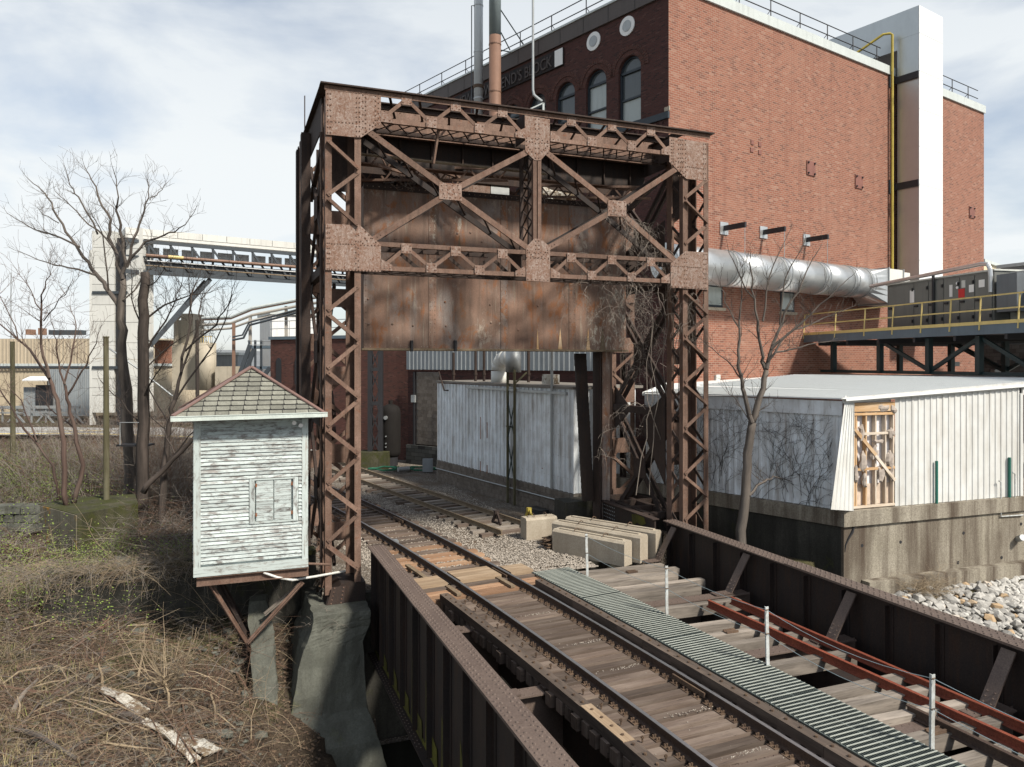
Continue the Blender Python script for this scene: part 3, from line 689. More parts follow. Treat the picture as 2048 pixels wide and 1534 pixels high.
# ================================================================== COUNTERWEIGHT
UC = 21.3; cv0, cv1, cz0, cz1 = 3.68, 12.12, 6.06, 10.72
cwt = thing('counterweight', 'big rust stained steel plated counterweight hanging inside the lift tower', 'counterweight', uvz(UC, 7.6, cz0))
seams = [cv0] + [atu(x, 500, UC).dot(NN) / KT ** 2 for x in (865, 1008, 1144)] + [cv1]
rv_c = MB()
for k in range(4):
    a, b_ = seams[k] + .004, seams[k + 1] - .004
    MB().box(uvz(UC, a, cz0), NN * (b_ - a), ZZ * (cz1 - cz0), TT * .05).build('steel_plate', MT['cw'], cwt)
MB().box(uvz(UC + .06, cv0, cz0 + .02), NN * (cv1 - cv0), ZZ * (cz1 - cz0 - .06), TT * .95).build('concrete_core', MT['cw'], cwt)
for k in (1, 2, 3):
    MB().box(uvz(UC - .02, seams[k] - .11, cz0), NN * .22, ZZ * (cz1 - cz0), TT * .018).build('splice_plate', MT['cw'], cwt)
    for dv in (-.07, .07): rv_c.rivrow(uvz(UC - .02, seams[k] + dv, cz0 + .1), uvz(UC - .02, seams[k] + dv, cz1 - .1), 36, FR, .018)
for v in (cv0 + .07, cv1 - .07): rv_c.rivrow(uvz(UC, v, cz0 + .1), uvz(UC, v, cz1 - .1), 30, FR, .02)
MB().box(uvz(UC - .03, cv0, cz1 - .14), NN * (cv1 - cv0), ZZ * .16, TT * .028).build('top_angle', MT['rustdark'], cwt)
rv_c.rivrow(uvz(UC - .03, cv0 + .1, cz1 - .06), uvz(UC - .03, cv1 - .1, cz1 - .06), 50, FR, .02)
MB().box(uvz(UC - .06, cv0 - .05, cz0 - .05), NN * (cv1 - cv0 + .1), TT * 1.05, ZZ * .06).build('bottom_flange', MT['railrust'], cwt)
rv_c.rivrow(uvz(UC, cv0 + .1, cz0 + .06), uvz(UC, cv1 - .1, cz0 + .06), 90, FR, .013)
for (x, y) in ((790, 478), (850, 420), (890, 604), (964, 484), (915, 467), (941, 465), (785, 648), (826, 651), (892, 652), (980, 609), (982, 645), (1037, 660), (1076, 612), (1160, 475), (1225, 490), (1220, 500), (736, 598), (737, 648)):
    rv_c.rivet(atu(x, y, UC), FR, .04)
rv_c.build('rivets', MT['cw'], cwt, kind='stuff')
for px in (820, 907):
    p = atu(px, 681, UC); MB().box(p + FR * .12, NN * .07, TT * .12, ZZ * -.32).build('channel_lug', MT['blacksteel'], cwt)
for px, h_, w_ in ((1075, 45, 5), (1120, 46, 9), (1176, 46, 8), (1205, 46, 11), (919, 30, 6)):
    yb = 702 if px > 1000 else 500
    a = atu(px - w_ / 2, yb, UC); b_ = atu(px + w_ / 2, yb, UC); c_ = atu(px, yb - h_, UC)
    MB().prism([a + FR * .004, b_ + FR * .004, c_ + FR * .004], FR * .012).build('pale_wedge', MT['fresh'] if px not in (1205, 919) else MT['railrust'], cwt)  # pale wedge marks laid on as thin slivers
# clutter on top of the counterweight
for px in (783, 793, 812, 830, 836): 
    p = atu(px, 372, UC + .5); MB().box(p, ZZ * .34, NN * .035, TT * .3).box(p + ZZ * .34 - NN * .03, NN * .12, TT * .3, ZZ * .03).build('rope_saddle', MT['rustdark'], cwt)
for v0, l_, m_, hh in ((6.65, .95, 'plate', .55), (7.62, .6, 'galvdull', .62), (8.6, .5, 'rustdark', .4), (9.2, .5, 'panelwhite', .36)):
    MB().box(uvz(UC + .35, v0, cz1 + .02), NN * l_, ZZ * hh, TT * .4).build('equaliser_box', MT[m_], cwt)
MB().tube([uvz(UC + .5, 9.3, cz1 + .33), uvz(UC + .6, 10.5, cz1 + .28)], .26, 12).build('rope_drum', MT['debris'], cwt)
MB().box(uvz(UC + .8, 3.7, cz1), NN * 2.6, ZZ * .5, TT * .4).build('equaliser_box', MT['rustdark'], cwt)
# suspension ropes up to the sheave girder
for v in (4.4, 5.0, 10.4, 11.0):
    MB().tube([uvz(UC + .55, v, cz1), uvz(UC + .35, v, 11.3)], .03, 5).build('wire_rope', MT['blacksteel'], cwt)
tower_units(False)
# ================================================================== GIRDER BRIDGE
bridge = thing('girder_bridge', 'dark riveted plate girder railway bridge with two deep side girders', 'railway bridge', uvz(10, 7.7, 0))
UE = 19.7; UN = -1.5; ZG = .85; ZB = -1.95
def girder(vc, side, label):
    """side: +1 the channel with the tracks lies towards +v"""
    g = MB().box(uvz(UN, vc - .012, ZB + .03), TT * (UE - UN), ZZ * (ZG - ZB - .06), NN * .024).build('plate_girder', MT['web'], bridge, label=label)
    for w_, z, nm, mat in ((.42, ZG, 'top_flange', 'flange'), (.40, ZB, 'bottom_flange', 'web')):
        for k in range(4):
            a = UN + (UE - UN) * k / 4; b_ = UN + (UE - UN) * (k + 1) / 4
            dz = .016 if k in (1, 2) else 0
            MB().box(uvz(a + .002, vc - w_ / 2, z - .03), TT * (b_ - a - .004), NN * w_, ZZ * (.03 + dz)).build(nm, MT[mat], g)
    rv = MB(); n = int((UE - UN) / .15)
    for k in range(n):
        u = UN + .08 + k * .15
        if u < 4.0: continue
        dz = .016 if UN + (UE - UN) / 4 < u < UN + (UE - UN) * .75 else 0
        for j, dv in enumerate((-.15, -.08, .08, .15)): rv.rivet(uvz(u + (.07 if j % 3 else 0), vc + dv, ZG + dz), ZZ, .027)
        if side > 0:
            for dv in (-.16, -.09): rv.rivet(uvz(u + (.07 if dv < -.1 else 0), vc + dv, ZB), ZZ, .016)
    rv.build('rivets', MT['flange'], g, kind='stuff')
    for z in (ZG - .1, ZB + .03):                      # flange angles against the web
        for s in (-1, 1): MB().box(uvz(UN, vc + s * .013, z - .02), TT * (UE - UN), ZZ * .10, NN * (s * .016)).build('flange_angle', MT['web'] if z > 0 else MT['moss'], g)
    u = UE - .12
    while u > 3:
        for s in (-1, 1):
            MB().box(uvz(u, vc + s * .014, ZB + .11), ZZ * (ZG - ZB - .26), NN * (s * .13), TT * .018).box(uvz(u - .1, vc + s * .014, ZB + .11), ZZ * (ZG - ZB - .26), NN * (s * .016), TT * .1).build('stiffener', MT['web'], g)
        u -= 1.15
    return g
gl_ = girder(3.72, 1, 'left plate girder in shade with yellow moss along its foot')
gr_ = girder(12.70, -1, 'right plate girder with knee braces along its inner face')
# yellow moss along the foot of the left girder
for k in range(9):
    u = 18.95 - k * 1.15
    MB().prism([uvz(u, 3.69, ZB + .03), uvz(u - .9, 3.69, ZB + .03), uvz(u - .85, 3.69, ZB + .30 + .2 * rnd.random()), uvz(u - .5, 3.69, ZB + .42 + .2 * rnd.random()), uvz(u - .16, 3.69, ZB + .75 + .3 * rnd.random()), uvz(u - .04, 3.69, ZB + 1.5 - .5 * rnd.random())], -NN * .006).build('moss_patch', MT['moss'], gl_)
# floor beams, knee braces, stringers
FB = [19.2, 15.85, 12.4, 8.95, 5.5, 2.1]
rvb = MB()
for u in FB[1:]:
    MB().box(uvz(u - .17, 3.92, -.25), NN * 8.6, TT * .34, ZZ * .03).box(uvz(u - .01, 3.75, -1.4), NN * 8.9, ZZ * 1.15, TT * .02).build('floor_beam', MT['flange'], bridge)
    for k in range(int(8.6 / .16)):
        for du in (-.11, .11): rvb.rivet(uvz(u + du, 4.0 + k * .16, -.22), ZZ, .018)
for u in FB[:-1]:
    for v, s in ((12.68, -1), (3.74, 1)):
        if u > 19 and s > 0: continue
        uu = u
        p, q = uvz(uu, v + s * .12, ZG - .12), uvz(uu, v + s * .70, -.20)
        MB().beam(p, q, .26, .03, up=NN).prism([uvz(uu - .13, v + s * .64, -.20), uvz(uu - .13, v + s * 1.15, -.205), uvz(uu + .13, v + s * 1.15, -.205), uvz(uu + .13, v + s * .64, -.20)], ZZ * .025).build('knee_brace', MT['flange'], bridge)
        for k in range(3):
            for du in (-.07, .07): rvb.rivet(uvz(uu + du, v + s * (.74 + .14 * k), -.175), ZZ, .02); rvb.rivet(p.lerp(q, .72 + .09 * k) + TT * du + ZZ * .02 + NN * (s * .015), ZZ + NN * (s * .4), .02)
rvb.build('rivets', MT['flange'], bridge, kind='stuff')
for v in (5.9, 7.6, 9.8, 11.3): MB().box(uvz(UN, v - .15, -1.3), TT * (19.2 - UN), NN * .3, ZZ * .88).build('stringer', MT['web'], bridge)
# old cross ties of the removed second track, each lying a little differently
ou = 18.9; ko = 0
while ou > 5.0:
    if min(abs(ou - f) for f in FB) > .28 and ko not in (7, 13, 19):
        v0 = 8.75 + rnd.uniform(-.1, .2); v1 = 11.85 + rnd.uniform(-.35, .3); dz = rnd.uniform(-.04, .04); wd = rnd.uniform(.20, .25)
        a, b_ = uvz(ou + rnd.uniform(-.06, .06), v0, -.30 + dz), uvz(ou + rnd.uniform(-.1, .1), v1, -.30 + dz + rnd.uniform(-.03, .03))
        MB().beam(a, b_, wd, .26).build('old_tie', MT['tiegray'], bridge)
        if ko % 4 == 1:
            p = a.lerp(b_, .55) + ZZ * .145
            MB().cbox(p, NN * .30, TT * .17, ZZ * .02).cbox(p + ZZ * .02 - TT * .06, NN * .3, TT * .03, ZZ * .03).cbox(p + ZZ * .02 + TT * .06, NN * .3, TT * .03, ZZ * .03).build('old_tie_plate', MT['tplate'], bridge)
    ou -= .6 + rnd.uniform(-.05, .06); ko += 1

# ================================================================== MAIN TRACK
def interp(tab, x):
    if x <= tab[0][0]: (a, b_), (c_, d) = tab[0], tab[1]
    elif x >= tab[-1][0]: (a, b_), (c_, d) = tab[-2], tab[-1]
    else:
        for k in range(len(tab) - 1):
            if tab[k][0] <= x <= tab[k + 1][0]: (a, b_), (c_, d) = tab[k], tab[k + 1]; break
    return b_ + (d - b_) * (x - a) / (c_ - a)
def vtrack(u): return 7.3 - .0217 * (u - 5) - .00318 * (u - 5) ** 2         # centre line, curving left
def ptrack(u, off, z):
    e = .05; d = (uvz(u + e, vtrack(u + e), 0) - uvz(u - e, vtrack(u - e), 0)).normalized(); n = V3((d.y, -d.x, 0))
    return uvz(u, vtrack(u), z) + n * off, d, n
track = thing('railway_track', 'curving single railway track with shiny running rails crossing the bridge', 'railway track', uvz(12, vtrack(12), 0))
us = [2 + k * .5 for k in range(86)]
def railshape(path, mats, parent, h_=.17, names=('rail', 'rail_head'), label=None):
    """flat-bottomed rail along a list of (point on the rail top, side vector)"""
    prof = [(-.07, -h_), (.07, -h_), (.07, -h_ + .015), (.012, -h_ + .035), (.010, -.045), (.037, -.030), (.037, -.006), (-.037, -.006), (-.037, -.030), (-.010, -.045), (-.012, -h_ + .035), (-.07, -h_ + .015)]
    b = MB(); n = len(prof); L = 0
    for i, (p, sd_) in enumerate(path):
        for x, z in prof: b.v.append(p + sd_ * x + ZZ * z)
    for i in range(len(path) - 1):
        for k in range(n):
            j = (k + 1) % n
            b.f.append([i * n + k, i * n + j, (i + 1) * n + j, (i + 1) * n + k][::-1]); b.uv.append(None)
    b.f.append(list(range(n))); b.uv.append(None); b.f.append([(len(path) - 1) * n + k for k in range(n)][::-1]); b.uv.append(None)
    o = b.build(names[0], mats[0], parent, label=label)
    t_ = MB()
    for i in range(len(path) - 1):
        (p, s0), (q, s1) = path[i], path[i + 1]
        t_.face([p - s0 * .034, p + s0 * .034, q + s1 * .034, q - s1 * .034])
    if len(mats) > 1: t_.build(names[1], mats[1], o if parent else None)
    return o
for off, lb in ((-.75, 'left running rail'), (.75, 'right running rail with polished head')):
    path = []
    for u in us:
        p, d, n = ptrack(u, off, 0); path.append((p, n))
    railshape(path, (MT['railside'], MT['railtop']), track, label=lb)
def tie(u, half_l, half_r, wd, mat, zt=-.17, th=.22, nm='tie', parent=None, skew=0):
    p, d, n = ptrack(u, 0, zt - th / 2); a, b_ = p - n * half_l + d * skew, p + n * half_r - d * skew
    return MB().beam(a, b_, wd, th).build(nm, mat, parent or track)
spk = MB(); gr_in = []
u = 5.2; k = 0
while u < 18.0:
    tie(u, 1.62 + rnd.uniform(-.04, .05), 1.46 + rnd.uniform(-.03, .05), rnd.uniform(.185, .205), MT['tie'], skew=rnd.uniform(-.012, .012), zt=-.17 + rnd.uniform(-.012, .006))
    for off in (-.75, .75):
        p, d, n = ptrack(u, off, -.163)
        MB().cbox(p, n * .36, d * .185, ZZ * .016).build('tie_plate', MT['tplate'], track)
        for a in (-.14, -.1, .1, .14):
            for e in (-.05, .05): spk.cbox(p + n * a + d * e + ZZ * .02, n * .028, d * .025, ZZ * .05)
    for off in (-1.48, 1.17):
        p, d, n = ptrack(u, off, -.05)
        spk.tube([p + ZZ * .06, p + ZZ * .09], .026, 6)
        if k % 2 == 0 and off < 0:
            p, d, n = ptrack(u, -1.12, -.16); spk.tube([p, p + ZZ * .09], .014, 5); spk.tube([p + ZZ * .06, p + ZZ * .09], .028, 5)
    u += .305; k += 1
# new reddish ties beside the abutment, dark cap tie, plank crossing
for j, u in enumerate((18.02, 18.20, 18.38, 18.56)):
    o = tie(u + .02, 1.95 - .04 * j, 1.75, .135, MT['tienew'], zt=-.165)
    p, d, n = ptrack(u + .02, -1.96 + .04 * j, -.28); MB().cbox(p, n * .02, d * .13, ZZ * .2).build('tie_end', MT['tieend'], track)
tie(18.76, 2.0, 1.6, .16, MT['timber'], zt=-.12)
for (va, vb, u0, u1) in ((-.60, .60, 18.9, 19.85), (-2.1, -.98, 18.85, 19.6), (.92, 1.6, 18.95, 19.65)):
    w_ = (u1 - u0) / 3
    for j in range(3):
        (pa, d, n) = ptrack(u0 + w_ * (j + .5), va, -.06); pb = ptrack(u0 + w_ * (j + .5), vb, -.06)[0]
        MB().beam(pa - ZZ * .12, pb - ZZ * .12, w_ - .012, .26).build('crossing_plank', MT['plank'], track)
u = 20.0; k = 0
while u < 41:
    L = 1.3 + rnd.uniform(-.06, .06)
    tie(u, L + (.25 if u < 23 else 0), L, .23, MT['tienew'] if rnd.random() < (.4 if u < 24 else .12) else MT['tie'], zt=-.17 + rnd.uniform(-.02, .012), skew=rnd.uniform(-.03, .03))
    for off in (-.75, .75):
        p, d, n = ptrack(u, off, -.163); MB().cbox(p, n * .36, d * .18, ZZ * .016).build('tie_plate', MT['tplate'], track)
        for a in (-.14, .14): spk.cbox(p + n * a + ZZ * .03, n * .03, d * .03, ZZ * .06)
    u += .52
spk.build('spikes', MT['tplate'], track, kind='stuff')
# guard timbers
def guard(off, u0, u1, zt, w_, mat):
    n_ = 3
    for j in range(n_):
        a, b_ = u0 + (u1 - u0) * j / n_, u0 + (u1 - u0) * (j + 1) / n_ - .01
        m = 5; b = MB()
        for q in range(m):
            p0, p1 = ptrack(a + (b_ - a) * q / m, off, zt - .09)[0], ptrack(a + (b_ - a) * (q + 1) / m, off, zt - .09)[0]
            b.beam(p0, p1, w_, .18)
        b.build('guard_timber', mat if j != 0 or off > 0 else MT['timber'], track)
guard(-1.48, 4.0, 17.9, .01, .21, MT['timber']); guard(1.17, 4.0, 17.9, .01, .2, MT['timber'])
MB().beam(ptrack(9.9, -1.48, .016)[0], ptrack(11.2, -1.48, .016)[0], .2, .012).build('splice_board', MT['plank'], track)
# rail joint bars, short guard angles at the abutment
for (u, off) in ((19.4, -.68), (19.2, .68), (11.3, .68), (27, .68)):
    a, b_ = ptrack(u - .45, off, -.09)[0], ptrack(u + .45, off, -.09)[0]; MB().beam(a, b_, .035, .085).build('joint_bar', MT['tplate'], track)
for (u0, u1, off) in ((18.0, 18.8, -1.02), (18.0, 18.9, .48), (19.3, 21.2, -1.25)):
    MB().beam(ptrack(u0, off, -.12)[0], ptrack(u1, off, -.12)[0], .12, .06).build('guard_angle', MT['railrust'], track)

# ================================================================== SIDING TRACK
sa, sb = V3((-.35, 25.3, 0)), V3((-13.5, 46.2, 0)); sdir = (sb - sa).normalized(); sn = V3((sdir.y, -sdir.x, 0))
siding = thing('siding_track', 'old siding with pale rails ending beside the concrete blocks', 'railway track', sa)
for off, ex, lb in ((0, 0, 'siding rail nearest the main line'), (1.42, .4, 'siding rail nearest the tin shed')):
    path = [(sa + sn * off - sdir * ex + sdir * (L * 24.5 / 10), sn) for L in range(11)]
    railshape(path, (MT['railrust'], MT['railrust']), siding, label=lb)
for k in range(40):
    p = sa + sdir * (.5 + k * .58) + sn * .7 - ZZ * .26
    MB().beam(p - sn * rnd.uniform(1.05, 1.3), p + sn * rnd.uniform(1.05, 1.3), .22, .2).build('tie', MT['tiegray'] if k % 3 else MT['tie'], siding)
def stop(p, mat, nm_label):
    t_ = thing('wheel_stop', nm_label, 'wheel stop', p)
    for s in (-1, 1): MB().beam(p + sdir * (.28 * s), p + ZZ * .42, .10, .06, up=sn).build('stop_leg', MT[mat], t_)
    MB().cbox(p + ZZ * .4, sn * .16, sdir * .12, ZZ * .12).build('stop_head', MT[mat], t_)
    MB().cbox(p + ZZ * .03, sdir * .5, sn * .12, ZZ * .06).build('stop_shoe', MT[mat], t_)
stop(atz(993, 1047, 0), 'rustdark', 'rusty triangular wheel stop clamped on the near siding rail')
stop(atz(1058, 1041, 0), 'yellowpaint', 'yellow triangular wheel stop on the far siding rail')

# ================================================================== WALKWAY
walk = thing('grating_walkway', 'galvanised bar grating walkway laid beside the track on the bridge', 'walkway', uvz(12, 9.2, -.1))
u = 4.2
while u < 18.8:
    u1 = min(u + 3.05, 18.9); b = MB(); n = int((u1 - u) / .105)
    for k in range(n):
        uu = u + .03 + k * (u1 - u - .04) / n
        p, q = ptrack(uu, 1.53, -.092)[0], ptrack(uu, 2.66, -.092)[0]; b.beam(p, q, .015, .012)
    g = MB()
    for k in range(25):
        off = 1.53 + 1.13 * k / 24; g.beam(ptrack(u, off, -.115)[0], ptrack(u1 - .012, off, -.115)[0], .012 if k not in (0, 12, 24) else .03, .032)
    g = g.build('grating_panel', MT['grating'], walk); b.build('cross_rods', MT['gratrod'], g, kind='stuff'); u = u1
for u in (6, 9, 12, 15, 18): MB().beam(ptrack(u, 1.5, -.17)[0], ptrack(u, 2.7, -.17)[0], .1, .06).build('support_bar', MT['web'], walk)
# posts and cables
bases = [atz(1175, 1152, -.12), atz(1334, 1231, -.12), atz(1536, 1332, -.12), atz(1865, 1500, -.12)]
bases += [bases[-1] + (bases[-1] - bases[-2]) * 1.05]
tops = []
for k, (b_, lb) in enumerate(zip(bases, ('beside the concrete blocks at the far end of the walkway', 'second along the walkway, near the middle of the grating', 'in front of the tips of the red rails', 'nearest the photographer by the dark rail end', 'at the near end of the walkway'))):
    t_ = thing('railing_post', 'white flaking steel railing post ' + lb, 'post', b_, 'railing posts along the grating walkway')
    lean = TT * rnd.uniform(-.03, .03) + NN * rnd.uniform(-.05, -.01)
    MB().beam(b_, b_ + ZZ * 1.14 + lean, .07, .012, up=TT).beam(b_ + TT * .03, b_ + TT * .03 + ZZ * 1.13 + lean, .012, .06, up=TT).build('post_angle', MT['paleblue'], t_)
    for z in (.62, 1.08): MB().tube([b_ + lean * z / 1.14 + ZZ * z - NN * .035, b_ + lean * z / 1.14 + ZZ * z + NN * .03], .016, 6).build('cable_bolt', MT['tplate'], t_)
    tops.append((b_, lean))
for zc, lb in ((1.08, 'upper slack wire cable strung between the white railing posts'), (.62, 'lower slack wire cable strung between the white railing posts')):
    pts = []
    for k in range(len(tops) - 1):
        (a, la), (b_, lb_) = tops[k], tops[k + 1]
        for q in range(8):
            f = q / 8; pts.append((a + la).lerp(b_ + lb_, f) + ZZ * (zc - .10 * 4 * f * (1 - f) * (1.6 if k == 2 else .8)))
    pts.append(tops[-1][0] + ZZ * zc)
    tag(MB().tube(pts, .0055, 5).build('wire_cable', MT['wire']), lb, 'cable', 'cables of the walkway railing')
# loose rails on the old ties
for a, b_, m_, lb in ((atz(1417, 1199, -.03), atz(2046, 1481, -.03), 'redrail', 'red rusted loose rail lying nearer the walkway'), (atz(1463, 1193, -.03), atz(2046, 1443, -.03), 'redrail', 'red rusted loose rail lying nearer the girder'),
                      (atz(1815, 1408, -.03), atz(2046, 1519, -.03), 'railside', 'dark brown loose rail end with bolt holes near the last post')):
    d = (b_ - a).normalized(); n = V3((d.y, -d.x, 0))
    tag(railshape([(a, n), (a + d * 9, n)], (MT[m_],), None, names=('loose_rail', '')), lb, 'rail', 'loose rails on the old ties')
# concrete blocks around the end of the siding
def barrier(name, p, q, w_, h_, label, z0=-.25, notch=True):
    p, q = V3(p), V3(q); d = (q - p).normalized(); n = V3((d.y, -d.x, 0)); t_ = thing(name, label, 'concrete block', (p.x, p.y, z0), 'concrete blocks at the end of the siding')
    L = (q - p).length
    prof = [(-w_ / 2, 0), (w_ / 2, 0), (w_ / 2, h_ - .07), (w_ / 2 - .06, h_), (-w_ / 2 + .06, h_), (-w_ / 2, h_ - .07)]
    b = MB().prism([V3((p.x, p.y, z0)) + n * x + ZZ * z for x, z in prof], d * L)
    b.build('block_body', MT['barrier'], t_)
    MB().box(V3((p.x, p.y, z0 + h_ - .05)) + d * .15 - n * .06, d * (L - .3), n * .12, ZZ * .085).build('block_rib', MT['barrier'], t_)
    for f in (.3, .7):
        c_ = V3((p.x, p.y, z0 + h_ + .02)) + d * (L * f); MB().tube([c_ + n * .12, c_ + n * .11 + ZZ * .06, c_ - n * .0 + ZZ * .1, c_ - n * .11 + ZZ * .06, c_ - n * .12], .012, 5).build('lifting_loop', MT['tplate'], t_)
barrier('concrete_block', atz(1047, 1078, -.25), atz(1108, 1072, -.25), .5, .72, 'short pale concrete block standing across the end of the siding', z0=-.25)
a = atz(1113, 1098, -.25)
barrier('concrete_block', a, a + V3((2.0, -1.75, 0)), .42, .72, 'long weathered concrete barrier in front, nearest the gravel', z0=-.3)
barrier('concrete_block', a + V3((.02, .55, 0)), a + V3((2.5, -1.55, 0)), .45, .80, 'middle long concrete barrier of the leaning row', z0=-.25)
barrier('concrete_block', a + V3((.45, .95, 0)), a + V3((3.0, -1.2, 0)), .35, .85, 'rearmost long concrete barrier of the row, beside the dark pit', z0=-.25)
pl_ = thing('tie_plate_stack', 'stack of rusty tie plates beside the short concrete block', 'tie plates', atz(1100, 1084, -.22))
for k in range(11):
    p = atz(1092 + (k % 2) * 12 + k * 1.0, 1086 + k // 6 * 10, -.22) + ZZ * (.045 * (k % 7))
    MB().cbox(p, sn * .36, sdir * .2, ZZ * .03).build('tie_plate', MT['tplate'], pl_)
tag(MB().cbox(atz(788, 1082, -.1), NN * .25, TT * .3, ZZ * .06).build('steel_plate', MT['galvdull']), 'small grey steel plate lying on the tie ends', 'plate')
# ================================================================== SIGNAL SHACK beside the tower
US = 17.75
tower_units(True)
sA, sB = atu(388, 1138, US), atu(614.5, 1117, US)
sv0, sv1 = sA.dot(NN) / KT ** 2, sB.dot(NN) / KT ** 2; sz0, sz1 = .98, 4.42; sdp = 2.2
shack = thing('signal_shack', 'small white clapboard shack with peeling paint and hipped shingle roof beside the rusted tower', 'shack', uvz(US, (sv0 + sv1) / 2, sz0))
MB().box(uvz(US + .03, sv0 + .03, sz0), NN * (sv1 - sv0 - .06), TT * (sdp - .06), ZZ * (sz1 - sz0)).build('wall_core', MT['trimwhite'], shack)
nb = 38; bz0 = sz0 + .26; bh = (sz1 - .02 - bz0) / nb
uz_ = lambda z: H + (z - H) / KT
wv0, wv1, wz0, wz1 = atu(509, 960, US).dot(NN) / KT ** 2, atu(585, 960, US).dot(NN) / KT ** 2, uz_(atu(560, 1040, US).z), uz_(atu(560, 958, US).z)
def board_row(side, a0, a1, z, mat='clap'):
    """one clapboard: bottom edge proud of the top edge"""
    e = rnd.uniform(-.003, .003)
    if side == 'f': o = lambda a, d, zz: uvz(US - d, a, zz)
    elif side == 'l': o = lambda a, d, zz: uvz(US + a, sv0 - d, zz)
    else: o = lambda a, d, zz: uvz(US + a, sv1 + d, zz)
    b = MB(); tb, tt_ = .034 + e, .004 + e; z1 = z + bh - .001
    P = [o(a0, -.03, z), o(a1, -.03, z), o(a1, tb, z), o(a0, tb, z), o(a0, -.03, z1), o(a1, -.03, z1), o(a1, tt_, z1), o(a0, tt_, z1)]
    L = abs(a1 - a0); ou, ov = rnd.random() * 40, rnd.random() * 40
    uvf = [(ou, ov), (ou + L, ov), (ou + L, ov + bh), (ou, ov + bh)]
    for f in ((3, 2, 6, 7), (0, 1, 2, 3), (4, 7, 6, 5), (1, 5, 6, 2), (0, 3, 7, 4)):
        q = [P[i] for i in f]
        if side == 'l': q = q[::-1]
        b.face(q, uvf if side != 'l' else [uvf[i] for i in (3, 2, 1, 0)])
    b.build('clapboard', MT[mat], shack)
for k in range(nb):
    z = bz0 + k * bh
    if wz0 - .05 < z + bh / 2 < wz1 + .05:
        board_row('f', sv0 + .13, wv0 - .12, z); board_row('f', wv1 + .13, sv1 - .11, z)
    else: board_row('f', sv0 + .13, sv1 - .11, z)
    board_row('r', .1, sdp - .05, z); board_row('l', .1, sdp - .05, z)
MB().box(uvz(US - .035, sv0 - .01, bz0 - .06), ZZ * (sz1 - bz0 + .06), NN * .145, TT * .05).build('corner_board', MT['trimwhite'], shack)
MB().box(uvz(US - .035, sv1 - .12, bz0 - .06), ZZ * (sz1 - bz0 + .06), NN * .135, TT * .05).build('corner_board', MT['trimwhite'], shack)
MB().box(uvz(US - .045, sv0 - .012, sz0), NN * (sv1 - sv0 + .03), ZZ * .2, TT * .06).build('skirt_board', MT['trimwhite'], shack)
# boarded window
for a in (wv0 - .11, wv1 + .01): MB().box(uvz(US - .045, a, wz0 - .03), ZZ * (wz1 - wz0 + .06), NN * .11, TT * .055).build('window_casing', MT['clap'], shack)
MB().box(uvz(US - .035, wv0 - .10, wz1), NN * (wv1 - wv0 + .2), ZZ * .035, TT * .05).build('window_head', MT['trimwhite'], shack)
MB().box(uvz(US - .04, wv0 - .10, wz0 - .04), NN * (wv1 - wv0 + .2), ZZ * .045, TT * .05).build('window_sill', MT['trimwhite'], shack)
vmid = wv0 + (wv1 - wv0) * .50
for a, b_ in ((wv0 + .03, vmid - .006), (vmid + .006, wv1 - .03)):
    sh = MB().box(uvz(US - .004, a, wz0 + .01), NN * (b_ - a), ZZ * (wz1 - wz0 - .02), TT * .02).build('shutter', MT['trimwhite'], shack)
    n = 10; hh = (wz1 - wz0 - .03) / n
    for k in range(n): MB().box(uvz(US - .02, a + .006, wz0 + .015 + k * hh), NN * (b_ - a - .012), ZZ * (hh - .006), TT * .02).build('shutter_board', MT['clap'], sh)
for zz in (wz0 + .12, wz1 - .15):
    for a in (wv0 + .02, wv1 - .03): MB().box(uvz(US - .03, a, zz), NN * .03, ZZ * .08, TT * .01).build('hinge', MT['rustspot'], shack)
